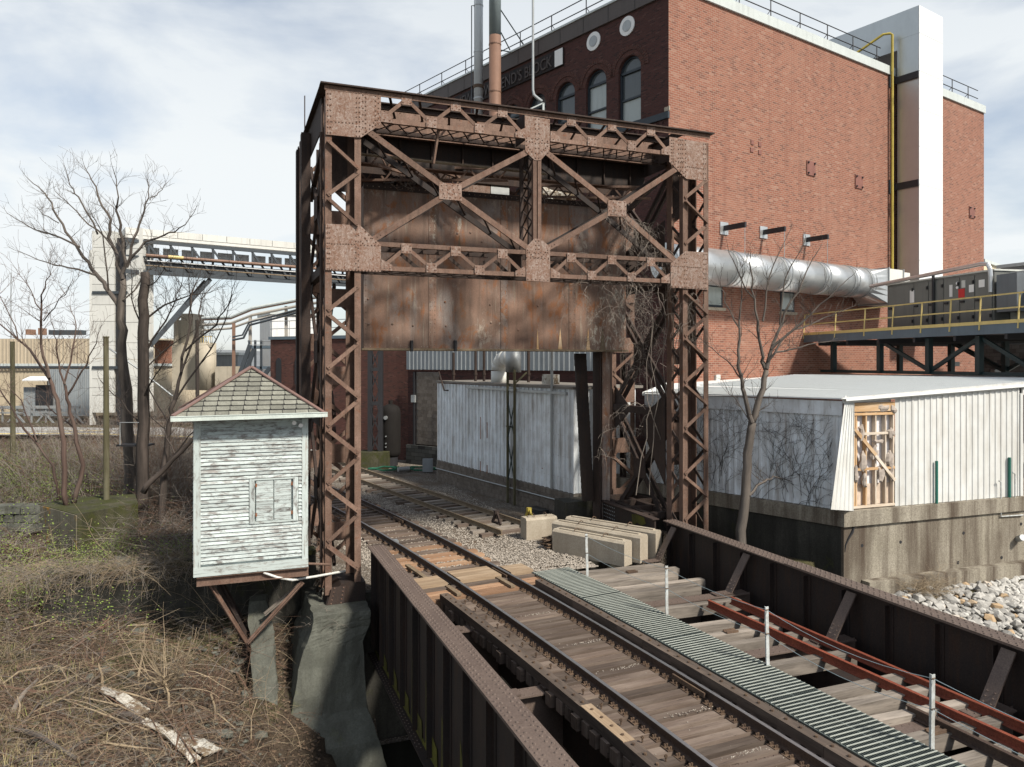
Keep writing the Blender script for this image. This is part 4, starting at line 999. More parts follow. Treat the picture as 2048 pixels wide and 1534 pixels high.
# hip roof
ov = .36; ez = 4.50; ra = (sv0 + sv1) / 2 + .02; az = 5.52; rb0 = US + sdp / 2 - .05; rb1 = rb0 + .15
E = [uvz(US - ov, sv0 - ov - .05, ez), uvz(US - ov, sv1 + ov - .02, ez), uvz(US + sdp + ov, sv1 + ov - .02, ez), uvz(US + sdp + ov, sv0 - ov - .05, ez)]
Rf, Rb = uvz(rb0, ra, az), uvz(rb1, ra, az)
roof = MB().prism([E[0], E[1], E[2], E[3]], ZZ * -.05).face([E[0], E[1], Rf]).face([E[1], E[2], Rb, Rf]).face([E[2], E[3], Rb]).face([E[3], E[0], Rf, Rb]).build('roof', MT['rubber'], shack)
def shingles(a, b_, c0, c1, rows):
    """courses from the eave a-b up to the ridge c0-c1"""
    nrm = (b_ - a).cross(c0 - a).normalized()
    if nrm.z < 0: nrm = -nrm
    for r in range(rows):
        f0, f1 = r / rows, min((r + .90) / rows, 1)  # slot above each course shows the black base, standing in for shadow lines
        p0, p1 = a.lerp(c0, f0), b_.lerp(c1, f0); q0, q1 = a.lerp(c0, f1), b_.lerp(c1, f1)
        W = (p1 - p0).length; e = (p1 - p0).normalized() if W > 1e-3 else (b_ - a).normalized()
        sw = .30; x = -(r % 2) * sw / 2
        while x < W:
            x0, x1 = max(x, 0) + .008, min(x + sw, W) - .008
            if x1 - x0 > .03:
                up = nrm.cross(e); up = up if up.z > 0 else -up; sl = (q0 - p0).dot(up)
                lo0, lo1 = p0 + e * x0 + nrm * .020, p0 + e * x1 + nrm * .020
                s_in = lambda P: P
                t0 = max((q0 - p0).dot(e), x0); t1 = min(W + (q1 - p1).dot(e), x1)
                if t1 < t0: t1 = t0 = (t0 + t1) / 2
                hi0, hi1 = p0 + e * t0 + up * sl + nrm * .006, p0 + e * t1 + up * sl + nrm * .006
                dr = rnd.uniform(0, .012); c_ = .022
                pts = [lo0 + up * (c_ + dr), lo0 + e * c_ + up * dr, lo1 - e * c_ + up * dr, lo1 + up * (c_ + dr), hi1, hi0]
                if (hi1 - hi0).length < .005: pts = pts[:5]
                b = MB().face(pts if (pts[1] - pts[0]).cross(pts[2] - pts[0]).dot(nrm) > 0 else pts[::-1])
                m = len(pts); lowp = [pts[1] - nrm * .016, pts[2] - nrm * .016]
                b.face([lowp[0], lowp[1], pts[2], pts[1]])
                b.build('shingle', MT['shingle'], roof)
            x += sw
shingles(E[0], E[1], Rf, Rf, 10); shingles(E[1], E[2], Rf, Rb, 10); shingles(E[3], E[0], Rb, Rf, 10)
for p, q in ((E[0], Rf), (E[1], Rf), (E[2], Rb), (E[3], Rb), (Rf, Rb)):
    MB().beam(p + ZZ * .03, q + ZZ * .045, .11, .03).build('hip_flashing', MT['flash'], roof)
MB().beam(E[0] - TT * .05 - ZZ * .04 - NN * .03, E[1] - TT * .05 - ZZ * .02 + NN * .06, .10, .10).beam(E[0] - TT * .1 + ZZ * .015 - NN * .03, E[1] - TT * .1 + ZZ * .035 + NN * .06, .02, .02).build('gutter', MT['gutter'], shack)
MB().prism([uvz(US - .3, sv0 - .3, ez - .10), uvz(US - .3, sv1 + .3, ez - .10), uvz(US + sdp + .3, sv1 + .3, ez - .10), uvz(US + sdp + .3, sv0 - .3, ez - .10)], ZZ * .03).build('soffit', MT['trimwhite'], shack)
MB().box(uvz(US - .03, sv0, sz1 - .02), NN * (sv1 - sv0), ZZ * .09, TT * .04).build('frieze_board', MT['trimwhite'], shack)
for x in (587, 600):
    p = atu(x, 843 if x < 590 else 848, US) - TT * .12
    MB().tube([p + TT * .1, p], .025, 6).tube([p, p - TT * .06 - ZZ * .02], [.03, .055], 10).build('flood_lamp', MT['labelwhite'], shack)
# steel under the shack and its raking struts
MB().box(uvz(US + .05, sv0 + .05, sz0 - .20), NN * (sv1 - sv0 - .02), ZZ * .18, TT * .02).box(uvz(US - .03, sv0 + .05, sz0 - .03), NN * (sv1 - sv0 - .02), TT * .14, ZZ * .018).box(uvz(US - .03, sv0 + .05, sz0 - .21), NN * (sv1 - sv0 - .02), TT * .14, ZZ * .018).build('floor_beam', MT['rust'], shack)
MB().box(uvz(US + sdp - .2, sv0 + .05, sz0 - .2), NN * (sv1 - sv0), ZZ * .18, TT * .1).build('floor_beam', MT['rustdark'], shack)
for v in (sv0 + .15, sv0 + 1.2, sv1 - .2): MB().box(uvz(US + .08, v, sz0 - .19), TT * (sdp - .2), NN * .1, ZZ * .17).build('floor_beam', MT['rustdark'], shack)
foot = atu(540, 1362, 18.4)
for p, q, m_ in ((atu(410, 1152, US + .1), foot, 'rust'), (atu(432, 1160, US + .6), foot + TT * .2, 'rustdark'), (atu(606, 1165, US + .1), atu(496, 1287, US + .12), 'rust'), (atu(600, 1170, US + .5), atu(530, 1230, US + .55), 'tiegray'), (atu(440, 1158, US + 1.6), foot + TT * .6, 'rustdark')):
    MB().beam(p, q, .11, .02, up=NN).beam(p + TT * .05, q + TT * .05, .02, .11, up=NN).build('raking_strut', MT[m_], shack)
tag(MB().tube([atu(527, 1145, US), atu(555, 1155, US), atu(585, 1160, US), atu(630, 1153, US + .3), atu(690, 1142, US + .8)], .03, 8).build('bent_pipe', MT['panelwhite']), 'pale bent pipe running from under the shack to the tower', 'pipe')
tag(MB().tube([atu(608, 1127, US), atu(660, 1129, US + .3)], .03, 8).build('short_pipe', MT['rust']), 'short rusty pipe between the shack floor and the tower leg', 'pipe')
tag(MB().tube([atu(478, 1196, 20.3), atu(497, 1182, 20.6)], .12, 10).build('drain_pipe', MT['galvdull']), 'grey drain pipe stub sticking out of the dark wall under the shack', 'pipe')

# ================================================================== PIERS, ABUTMENT, WALLS
def lumpy(b, amt, sc=2.0):
    b.v = [p + V3((mnoise.noise(p * sc), mnoise.noise(p * sc + V3((9, 3, 1))), .5 * mnoise.noise(p * sc + V3((2, 8, 5))))) * amt for p in b.v]; return b
def slab(levels, n=6, vs_=3):
    """stack of (z, [4 corner points]) joined into a rough block, subdivided so that it can be uneven"""
    b = MB(); rings = []
    for i in range(len(levels) - 1):
        for s in range(vs_):
            f = s / vs_; z0, q0 = levels[i]; z1, q1 = levels[i + 1]
            rings.append([V3((a.x, a.y, 0)).lerp(V3((c.x, c.y, 0)), f) + ZZ * (z0 + (z1 - z0) * f) for a, c in zip(q0, q1)])
    rings.append([V3((a.x, a.y, levels[-1][0])) for a in levels[-1][1]])
    R_ = []
    for r in rings:
        o = []
        for k in range(4):
            for j in range(n): o.append(r[k].lerp(r[(k + 1) % 4], j / n))
        R_.append(o)
    m = 4 * n
    for r in R_: b.v.extend(r)
    for i in range(len(R_) - 1):
        for k in range(m): b.f.append([i * m + k, i * m + (k + 1) % m, (i + 1) * m + (k + 1) % m, (i + 1) * m + k]); b.uv.append(None)
    b.f.append([(len(R_) - 1) * m + k for k in range(m)]); b.uv.append(None)
    return b
def Q(u0, u1, v0, v1): return [uvz(u0, v0, 0), uvz(u0, v1, 0), uvz(u1, v1, 0), uvz(u1, v0, 0)]
tag(lumpy(lumpy(lumpy(slab([(-4.6, Q(16.6, 19.6, .9, 3.6)), (-3.2, Q(16.8, 19.5, 1.15, 3.25)), (-2.6, Q(17.2, 19.5, 1.35, 3.05)), (-1.2, Q(17.4, 19.5, 1.65, 3.0)), (-.85, Q(17.5, 19.5, 1.85, 3.15)), (-.52, Q(17.5, 19.5, 1.9, 3.2))], 14, 7), .035), .03, 5), .02, 14).build('tower_pier', MT['pier']), 'old grey green concrete pier carrying the left foot of the tower', 'bridge pier')
fz = foot
tag(lumpy(lumpy(lumpy(slab([(-4.2, [atu(512, 1560, 17.2), atu(572, 1560, 17.2), atu(572, 1560, 17.9), atu(512, 1560, 17.9)]), (-2.4, [atu(506, 1440, 17.3), atu(556, 1440, 17.3), atu(560, 1440, 18), atu(510, 1440, 18)]), (-1.35, [atu(502, 1330, 17.9), atu(548, 1330, 17.9), atu(550, 1330, 18.5), atu(506, 1330, 18.5)]), (-.45, [atu(497, 1222, 18.9), atu(534, 1218, 18.9), atu(536, 1218, 19.4), atu(500, 1222, 19.4)])], 10, 9), .07, 1.6), .03, 6), .02, 16).build('strut_pier', MT['pier']), 'narrow leaning concrete pier where the struts of the shack land', 'bridge pier')
tag(lumpy(slab([(-4.4, Q(16.9, 19, .1, 1.4)), (-3.0, Q(17.3, 19, .55, 1.4)), (-2.45, Q(17.5, 19, 1.0, 1.6))], 4), .07, 3).build('pier_footing', MT['paintconc']), 'broken footing with orange lichen joining the two piers', 'footing')
tower_units(False)
ab = MB()
ab.box(uvz(19.72, 3.0, -4.8), NN * 6.6, ZZ * 4.42, TT * 1.0).box(uvz(21.9, 9.6, -4.8), NN * 3.2, ZZ * 4.4, TT * .6).box(uvz(19.72, 9.3, -4.8), TT * 2.3, ZZ * 4.35, NN * .35).box(uvz(21.2, 2.0, -4.8), NN * 1.0, ZZ * 4.2, TT * .5)
tag(ab.build('bridge_abutment', MT['darkconc']), 'dark concrete abutment wall under the end of the bridge', 'abutment')
wl_ = thing('retaining_wall', 'long dark concrete retaining wall below the brush left of the shack', 'wall', uvz(21.6, -3, 0))
lumpy(slab([(-3.2, Q(21.5, 22.2, -4.2, 2.4)), (.30, Q(21.6, 22.2, -4.2, 2.4))], 12), .04).build('wall_face', MT['darkconc'], wl_)
MB().box(uvz(21.52, -4.2, .30), NN * 6.6, TT * .55, ZZ * .12).build('wall_cap', MT['mossconc'], wl_)
# mossy concrete box with paint stains, old stone ends
bx = thing('ruined_foundation', 'mossy concrete foundation block stained with yellow paint under the bare trees', 'foundation', at(155, 1110, 22))
c0, c1, c2 = at(76, 1020, 23.2), at(155, 1026, 21.6), at(276, 1006, 23.4)
tz = 1.28
MB().prism([V3((q.x, q.y, -.3)) for q in (c0, c1, c2, c2 + V3((-.9, 1.6, 0)), c0 + V3((.5, 1.2, 0)))], ZZ * (tz + .3)).build('foundation_wall', MT['mossconc'], bx)
d = (c1 - c0); d.z = 0; n = V3((d.y, -d.x, 0)).normalized(); n = n if n.y < 0 else -n
MB().box(V3((c0.x, c0.y, -.3)) + n * .004, d * .995, n * .03, ZZ * (tz + .28)).build('stained_face', MT['paintconc'], bx)
stw = thing('old_stone_wall', 'tumbled old stone wall end at the left edge of the bank', 'stone wall', at(30, 1060, 23))
for r in range(4):
    for k in range(5):
        p = at(-30 + k * 26 + (r % 2) * 12 + rnd.uniform(-3, 3), 1068 - r * 17, 23.2) + V3((0, rnd.uniform(-.06, .06), 0))
        lumpy(slab([(p.z - .13, [p + V3((-.2, -.2, 0)), p + V3((.2, -.2, 0)), p + V3((.2, .3, 0)), p + V3((-.2, .3, 0))]), (p.z + .11, [p + V3((-.19, -.18, 0)), p + V3((.19, -.18, 0)), p + V3((.19, .3, 0)), p + V3((-.19, .3, 0))])], 2), .035, 5).build('stone', MT['pier'], stw)

# ================================================================== POWERHOUSE (brick)
PC = V3((7.1, 34.0, 0)); DL = V3((.823, .568, 0)).normalized(); DD = V3((-.641, .767, 0)).normalized()
NL = V3((DL.y, -DL.x, 0)); ND = V3((-DD.y, DD.x, 0)); ND = ND if ND.y < 0 else -ND
ZR = 23.15; LL = 30.7; LD = 23.2; ZF = -.3
def wl(s, z, off=0): return PC + DL * s + NL * off + ZZ * z
def wd(s, z, off=0): return PC + DD * s + ND * off + ZZ * z
ph = thing('powerhouse', 'tall red brick powerhouse with a sunny blank side and arched windows on its dark front', 'building', PC)
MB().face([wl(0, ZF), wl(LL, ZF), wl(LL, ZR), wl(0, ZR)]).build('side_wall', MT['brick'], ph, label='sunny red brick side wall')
bk = PC + DL * LL + DD * LD
MB().face([wd(LD, ZF), wd(LD, ZR), bk + ZZ * ZR, bk + ZZ * ZF]).face([wl(LL, ZF), bk + ZZ * ZF, bk + ZZ * ZR, wl(LL, ZR)]).build('rear_wall', MT['brick'], ph)
MB().face([wl(0, ZR - .3), wl(LL, ZR - .3), bk + ZZ * (ZR - .3), wd(LD, ZR - .3)]).build('roof', MT['cornice'], ph)
# dark front with real window openings
WN = [(2.33 + 2.2 * k) for k in range(10)]; WW = 1.40; WS, WSP = 17.05, 19.6
def archpts(s0, r, z, n=12): return [(s0 + r * math.cos(math.pi * k / n), z + r * math.sin(math.pi * k / n)) for k in range(n + 1)]
b = MB(); r = WW / 2
edges = [0] + [x for c_ in WN for x in (c_ - r, c_ + r)] + [LD]
for k in range(0, len(edges) - 1, 2): b.face([wd(edges[k], ZF), wd(edges[k], ZR), wd(edges[k + 1], ZR), wd(edges[k + 1], ZF)])
for c_ in WN:
    b.face([wd(c_ - r, ZF), wd(c_ - r, WS), wd(c_ + r, WS), wd(c_ + r, ZF)])
    ap = archpts(c_, r, WSP)
    for k in range(len(ap) - 1):
        (x0, z0), (x1, z1) = ap[k], ap[k + 1]; b.face([wd(x1, z1), wd(x1, ZR), wd(x0, ZR), wd(x0, z0)])
        b.face([wd(x0, z0), wd(x0, z0, -.35), wd(x1, z1, -.35), wd(x1, z1)])
    for x in (c_ - r, c_ + r): b.face([wd(x, WS), wd(x, WSP), wd(x, WSP, -.35), wd(x, WS, -.35)])
    b.face([wd(c_ - r, WS), wd(c_ + r, WS), wd(c_ + r, WS, -.35), wd(c_ - r, WS, -.35)])
b.build('front_wall', MT['brickshade'], ph, label='old brick front wall darkened for its shade')
def tube_poly(pts, rad, n=4): return MB().tube(pts, rad, n)
for k, c_ in enumerate(WN[:7]):
    m_ = 'pane' if k in (0, 1) else 'panedark'
    fr_ = MB().beam(wd(c_ - r + .05, WS, -.2), wd(c_ - r + .05, WSP, -.2), .1, .12, up=ND).beam(wd(c_ + r - .05, WS, -.2), wd(c_ + r - .05, WSP, -.2), .1, .12, up=ND).beam(wd(c_ - r, WSP, -.2), wd(c_ + r, WSP, -.2), .12, .12, up=ND).beam(wd(c_ - r, WS + .06, -.2), wd(c_ + r, WS + .06, -.2), .12, .12, up=ND).beam(wd(c_ - r, WS + 1.25, -.2), wd(c_ + r, WS + 1.25, -.2), .09, .1, up=ND)
    fr_.tube([wd(x, z, -.2) for x, z in archpts(c_, r - .05, WSP)], .06, 4)
    wo = fr_.build('window', MT['frame'], ph)
    MB().face([wd(c_ + r - .09, WS + .1, -.24), wd(c_ - r + .09, WS + .1, -.24), wd(c_ - r + .09, WS + 1.21, -.24), wd(c_ + r - .09, WS + 1.21, -.24)]).build('pane', MT[m_ if k != 2 else 'pane'], wo)
    MB().face([wd(c_ + r - .09, WS + 1.29, -.24), wd(c_ - r + .09, WS + 1.29, -.24), wd(c_ - r + .09, WSP - .06, -.24), wd(c_ + r - .09, WSP - .06, -.24)]).build('pane', MT['pane' if k == 1 else 'panedark'], wo)
    MB().face([wd(x, z, -.24) for x, z in archpts(c_, r - .08, WSP + .05)][::-1]).build('fanlight', MT['panedark'], wo)
    for j, rr in enumerate((r + .02, r + .27)):       # two rings of arch bricks
        g = MB(); n = 26
        for q in range(n):
            a0, a1 = math.pi * (q + .06) / n, math.pi * (q + .94) / n
            po = [wd(c_ + q_ * math.cos(a), WSP + q_ * math.sin(a), .012 + .02 * j) for q_, a in ((rr, a0), (rr + .22, a0), (rr + .22, a1), (rr, a1))]
            g.prism(po, -ND * .05)
        g.build('arch_bricks', MT['brickred'], ph, kind='stuff')
MB().box(wd(-.06, WS - .32), DD * 4.3, ZZ * .3, ND * .12).build('sill_band', MT['frame'], ph)
MB().box(wd(-.10, WS + .02, .02), DD * .3, ZZ * .18, ND * .05).build('corner_stone', MT['barrier'], ph)
for k in range(12): MB().box(wd(.3 + k * .34, WS - .85), DD * .14, ZZ * .45, ND * .08).build('brick_dentil', MT['brickshade'], ph)
for c_ in (2.45, 4.67):
    pr = [(c_ + .46 * math.cos(a * math.pi / 12), 21.75 + .46 * math.sin(a * math.pi / 12)) for a in range(24)]
    vt = MB().prism([wd(x, z, .005) for x, z in pr], ND * .05).build('round_vent', MT['ventwhite'], ph)
    MB().prism([wd(c_ + (x - c_) * .58, 21.75 + (z - 21.75) * .58, .058) for x, z in pr], ND * .02).build('vent_louvre', MT['galvdull'], vt)
# cornice and coping
MB().box(wd(-.1, ZR - .82, .01), DD * (LD + .1), ZZ * .82, ND * .10).build('cornice_panel', MT['cornice'], ph)
MB().box(wd(-.12, ZR, -.25), DD * (LD + .2), ND * .42, ZZ * .10).build('coping', MT['coping'], ph)
MB().box(wl(-.02, ZR - .42, .01), DL * (LL + .05), ZZ * .5, NL * .10).build('coping', MT['coping'], ph)
for k in range(14): MB().box(wd(.2 + k * 1.7, ZR - .81, .112), DD * .015, ZZ * .78, ND * .01).build('cornice_joint', MT['blacksteel'], ph)
# burnt sign with letters
sgn = MB().box(wd(6.8, 21.22, .02), DD * 9.7, ZZ * .92, ND * .08).build('sign_board', MT['signboard'], ph, label='burnt sign board with half lost letters')
cu = bpy.data.curves.new('sign_letters', 'FONT'); cu.body = "NEW TOWNSEND'S BLOCK"; cu.size = 1.0; cu.extrude = .03
to = bpy.data.objects.new('sign_letters', cu); C.objects.link(to)
bpy.context.view_layer.update()
me = bpy.data.meshes.new_from_object(to.evaluated_get(bpy.context.evaluated_depsgraph_get())); bpy.data.objects.remove(to)
xs = [q.co.x for q in me.vertices]; x0, x1 = min(xs), max(xs); me.materials.clear()
for q in me.vertices:
    p = wd(16.2 - (q.co.x - x0) / (x1 - x0) * 8.6, 21.36 + q.co.y * .86, .135 + q.co.z * 1.0); q.co = p - PC
me.materials.append(MT['letter']); lo = bpy.data.objects.new('sign_letters', me); C.objects.link(lo); lo.parent = ph
MB().box(wd(6.82, 21.25, .105), DD * .6, ZZ * .86, ND * .015).build('sign_patch', MT['ventwhite'], ph)
# anchor plates, beam brackets, small windows on the sunny side
def wpx(px, py): return onwall(px, py, PC, DL)
for px, py, s in ((1621, 337, .75), (1717, 364, .75), (1943, 425, .75)):
    p = wpx(px, py); pl = MB().cbox(p + NL * .03, DL * s, ZZ * s, NL * .05).build('anchor_plate', MT['anchor'], ph)
    for a in (-.28, .28):
        for c_ in (-.28, .28): MB().cbox(p + NL * .08 + DL * a + ZZ * c_, DL * .08, ZZ * .08, NL * .09).build('anchor_bolt', MT['blacksteel'], pl)
for px, py in ((1504, 285), (1519, 289), (1503, 300), (1519, 305)):
    p = wpx(px, py); MB().cbox(p + NL * .02, DL * .22, ZZ * .22, NL * .04).build('anchor_plate', MT['anchor'], ph)
for px, py, qx, qy in ((1447, 457, 1478, 446), (1526, 465, 1566, 455), (1612, 480, 1651, 470)):
    p = wpx(px, py); br = MB().cbox(p + NL * .03, DL * .58, ZZ * .6, NL * .05).build('bracket_plate', MT['galv'], ph)
    MB().beam(p + NL * .05, p + NL * 1.3, .12, .24).build('bracket_beam', MT['blacksteel'], br)
    MB().tube([p + NL * 1.25, p + NL * 1.25 - ZZ * 1.5], .012, 4).build('hanger_rod', MT['wire'], br)
for px in (1400, 1484, 1546, 1632, 1712):
    c_ = wpx(px, 530); s0 = (c_ - PC).dot(DL)
    g = MB()
    for q in range(20):
        a0, a1 = math.pi * (q + .06) / 20, math.pi * (q + .94) / 20
        g.prism([wl(s0 + rr * math.cos(a), 9.75 + rr * math.sin(a) * .95, .006) for rr, a in ((.95, a0), (1.32, a0), (1.32, a1), (.95, a1))], NL * .035)
    g.build('arch_bricks', MT['brick'], ph, kind='stuff')
for px, py in ((1428, 592), (1574, 603)):
    p = wpx(px, py); wo = MB().cbox(p + NL * .01, DL * 1.15, ZZ * 1.05, NL * .06).build('window', MT['frame'], ph)
    MB().cbox(p + NL * .045 - DL * .02, DL * .95, ZZ * .85, NL * .02).build('pane', MT['pane'], wo); MB().cbox(p + NL * .07 - ZZ * .62, DL * 1.35, ZZ * .14, NL * .16).build('window_sill', MT['barrier'], wo)
MB().cbox(wpx(1433, 758) + NL * .06, DL * .3, ZZ * .42, NL * .12).build('electric_box', MT['ahulight'], ph)
tag(MB().tube([wpx(1433, 765) + NL * .05, wpx(1433, 776) + NL * .05, wpx(1440, 782) + NL * .06, wpx(1452, 783) + NL * .06], .03, 6).build('conduit', MT['deepsteel']), 'small conduit below the grey box on the brick wall', 'conduit')
# roof railing
rl = thing('roof_railing', 'thin dark pipe railing along the powerhouse roof edge', 'railing', PC + ZZ * ZR)
def railrun(f, s0, s1, step):
    s = s0
    while s < s1:
        MB().tube([f(s, ZR + .1, -.3), f(s, ZR + 1.2, -.3)], .03, 5).tube([f(s, ZR + .15, -1.0), f(s, ZR + .7, -.3)], .022, 4).build('railing_post', MT['blacksteel'], rl); s += step
    for z in (.65, 1.2): MB().tube([f(s0, ZR + z, -.3), f(s1, ZR + z, -.3)], .028, 5).build('railing_bar', MT['blacksteel'], rl)
railrun(wd, .3, LD, 2.6); railrun(wl, .3, 18.2, 2.5); railrun(wl, 22.5, LL - .2, 2.2)
# roof screen and dark box behind the tall duct
rs = thing('roof_unit', 'grey louvred unit on dark legs at the far roof edge', 'air unit', wl(24.5, ZR))
MB().box(wl(22.6, ZR + .9, -1.2), DL * 4.4, -NL * 2.5, ZZ * 1.5).build('unit_body', MT['galvdull'], rs)
for z in (.9, 1.6, 2.38): MB().box(wl(22.55, ZR + z, -1.12), DL * 4.5, -NL * .08, ZZ * .06).build('unit_rail', MT['blacksteel'], rs)
for s in (22.7, 24.8, 26.8): MB().box(wl(s, ZR, -1.3), DL * .15, -NL * .15, ZZ * .9).build('unit_leg', MT['blacksteel'], rs)
MB().beam(wl(22.7, ZR + .85, -1.3), wl(24.8, ZR + .1, -1.3), .08, .08).build('unit_brace', MT['blacksteel'], rs)
# tall white square duct up the sunny wall and over the roof
du = thing('tall_duct', 'tall white square metal duct climbing the brick wall and bending over the roof', 'duct', wl(20, 7))
s0, s1, o0, o1, zt, zb = 19.0, 21.75, .28, 1.55, 26.4, 7.3
MB().box(wl(s0, zb, o1 - .02), DL * (s1 - s0), ZZ * (zt - zb), NL * .03).build('front_sheet', MT['whiteduct'], du)
MB().box(wl(s0, zb, o0), NL * (o1 - o0 - .03), ZZ * (zt - zb), DL * .03).build('side_sheet', MT['ductside'], du); MB().box(wl(s1 - .03, zb, o0), NL * (o1 - o0 - .03), ZZ * (zt - zb), DL * .03).build('side_sheet', MT['ductside'], du)
MB().box(wl(s0 + .03, zb, o0), DL * (s1 - s0 - .06), ZZ * (24.2 - zb), NL * .03).build('back_sheet', MT['ductside'], du)
for z in [9.4 + 2.2 * k for k in range(8)]: MB().box(wl(s0, z, o1 + .012), DL * (s1 - s0), ZZ * .02, NL * .006).build('sheet_seam', MT['coping'], du)
MB().box(wl(s0, 24.2, o0), -NL * 6.5, DL * (s1 - s0), ZZ * (zt - 24.2)).build('roof_run', MT['ductside'], du)
for z in [9.4 + 2.2 * k for k in range(8)]: MB().box(wl(s0 - .012, z, o0), NL * (o1 - o0), ZZ * .03, DL * .012).build('sheet_seam', MT['ductside'], du)
for z in (9.6, 15.9, 22.2):
    MB().box(wl(s0 - .14, z, .02), NL * 1.55, ZZ * .38, DL * .12).build('wall_bracket', MT['blacksteel'], du); MB().box(wl(s0 - .45, z - .2, .015), DL * .35, ZZ * .8, NL * .04).build('bracket_plate', MT['deepsteel'], du)
gp = thing('gas_pipe', 'thin yellow gas pipe running up beside the tall white duct', 'pipe', wl(18.4, 7))
MB().tube([wl(18.55, 7.2, .22), wl(18.55, ZR + 1.9, .22), wl(18.5, ZR + 2.0, .1), wl(18.3, ZR + 2.0, -.2), wl(16.9, ZR + .35, -2.6)], .075, 8).build('pipe_run', MT['yellowpaint'], gp)
# round silver duct and its box end
rd = thing('silver_duct', 'large round silver duct running along the brick wall', 'duct', wl(2, 10))
dc = lambda s: wl(s, 9.98, 1.15)
ss = [-1.5, 2.6, 6.2, 9.4, 12.0, 13.6]
for k in range(len(ss) - 1): MB().tube([dc(ss[k]), dc(ss[k + 1])], .82, 28).build('duct_section', MT['galv'], rd, smooth=False)
for o in [q for q in rd.children if q.name.startswith('duct_section')]:
    for p in o.data.polygons: p.use_smooth = len(p.vertices) == 4
for s in ss[1:]:
    for e in (-.22, .22): MB().tube([dc(s + e - .03), dc(s + e + .03)], .85, 28).build('duct_band', MT['galvdull'], rd)
b = MB(); n = 24; A = []; B_ = []
for k in range(n):
    t = 2 * math.pi * k / n; A.append(dc(13.6) + (NL * math.cos(t) + ZZ * math.sin(t)) * .82)
    cx, cz = math.cos(t), math.sin(t); m_ = max(abs(cx), abs(cz)); B_.append(dc(14.9) + NL * (cx / m_ * .85) + ZZ * (cz / m_ * .95 - .15))
for k in range(n): b.face([A[k], A[(k + 1) % n], B_[(k + 1) % n], B_[k]])
b.build('duct_transition', MT['galv'], rd)
MB().box(wl(14.9, 8.88, .3), DL * 1.5, NL * 1.7, ZZ * 1.9).box(wl(16.4, 9.0, .2), DL * 1.3, NL * 1.5, ZZ * 1.75).build('duct_box', MT['panelwhite'], rd)
for s in (14.9, 16.4): MB().box(wl(s - .04, 8.82, .25), DL * .08, NL * 1.8, ZZ * 2.02).build('duct_band', MT['galvdull'], rd)
MB().cbox(wl(16.2, 9.9, 2.03), DL * .4, ZZ * .28, NL * .12).build('junction_box', MT['ahulight'], rd)
# exhaust stacks and lamp pole in front of the dark front
def stack(px0, px1, Y, mats, label, zsplit):
    p = at((px0 + px1) / 2, 725, Y); r_ = (px1 - px0) / 2 * Y / F; t_ = thing('exhaust_stack', label, 'exhaust stack', (p.x, p.y, 4))
    zs = [4.0, zsplit[0], zsplit[1]]
    for k in range(2): 
        o = MB().tube([V3((p.x, p.y, zs[k])), V3((p.x, p.y, zs[k + 1] - .002))], r_, 20).build('stack_section', MT[mats[k]], t_)
        for q in o.data.polygons: q.use_smooth = len(q.vertices) == 4
    for z in [10 + 2.6 * k for k in range(7)]: MB().tube([V3((p.x, p.y, z)), V3((p.x, p.y, z + .06))], r_ + .02, 20).build('stack_band', MT[mats[0] if z < zsplit[0] else mats[1]], t_)
    return p, t_
p, t_ = stack(948, 966, 42, ('stacksilver', 'stacksilver'), 'slim silver exhaust stack left of the brown one', (17.9, 31))
for z in (17.6, 21): MB().tube([V3((p.x, p.y, z)), V3((p.x, p.y, z + .18))], .29, 16).build('stack_clamp', MT['tplate'], t_)
MB().tube([V3((p.x - .38, p.y - .1, 10)), V3((p.x - .38, p.y - .1, 25.6)), V3((p.x - .1, p.y - .1, 25.6))], .03, 5).build('side_pipe', MT['deepsteel'], t_)
p2, t2 = stack(978, 1002, 41, ('stackbrown', 'stackgrey'), 'thicker exhaust stack, brown below and grey above', (23.5, 31))
for a, b_ in (((1000, 100), (1029, 106)), ((995, 10), (1052, 96)), ((1002, 65), (1020, 100))):
    A, B_ = at(*a, 41), onwall(b_[0], b_[1] + 6, PC + ND * 0, DD) if False else at(b_[0], b_[1], 41 + 2); MB().tube([A, B_], .035, 5).build('stay_rod', MT['greensteel'], t2)
lp = thing('roof_conduit', 'thin pale conduit pole rising in front of the arched windows', 'pole', at(1066, 725, 31))
MB().tube([at(1066, y, 31) for y in (-40, 60, 180)] + [at(1068, 190, 31), at(1076, 197, 31), at(1084, 203, 31)], [.05] * 3 + [.06] * 3, 8).build('pole_pipe', MT['galvdull'], lp)
fl = MB().beam(at(1052, 222, 31), at(1087, 206, 31), .05, .05).beam(at(1087, 206, 31), at(1087, 232, 31), .05, .08).build('sign_frame', MT['coping'], lp)
# ================================================================== TIN SHED behind the tower
def ribbed(o, ex, L, z0, z1, nrm, ribs, depth=.03, rw=.06, slope=0.0):
    """sheet from o along ex, L long, with raised ribs; the top edge may rise by slope per metre"""
    b = MB(); pitch = L / ribs; prof = []
    for k in range(ribs):
        x = k * pitch; prof += [(x, 0), (x + pitch - 2.1 * rw, 0), (x + pitch - 1.7 * rw, depth), (x + pitch - .5 * rw, depth), (x + pitch - .1 * rw, 0)]
    prof.append((L, 0))
    for (xa, da), (xb, db) in zip(prof[:-1], prof[1:]):
        if xb - xa < 1e-5: continue
        A, B_ = o + ex * xa + nrm * da, o + ex * xb + nrm * db
        q = [A + ZZ * z0, B_ + ZZ * z0, B_ + ZZ * (z1 + slope * xb), A + ZZ * (z1 + slope * xa)]
        if (q[1] - q[0]).cross(q[2] - q[0]).dot(nrm) < 0: q = q[::-1]
        b.face(q)
    return b
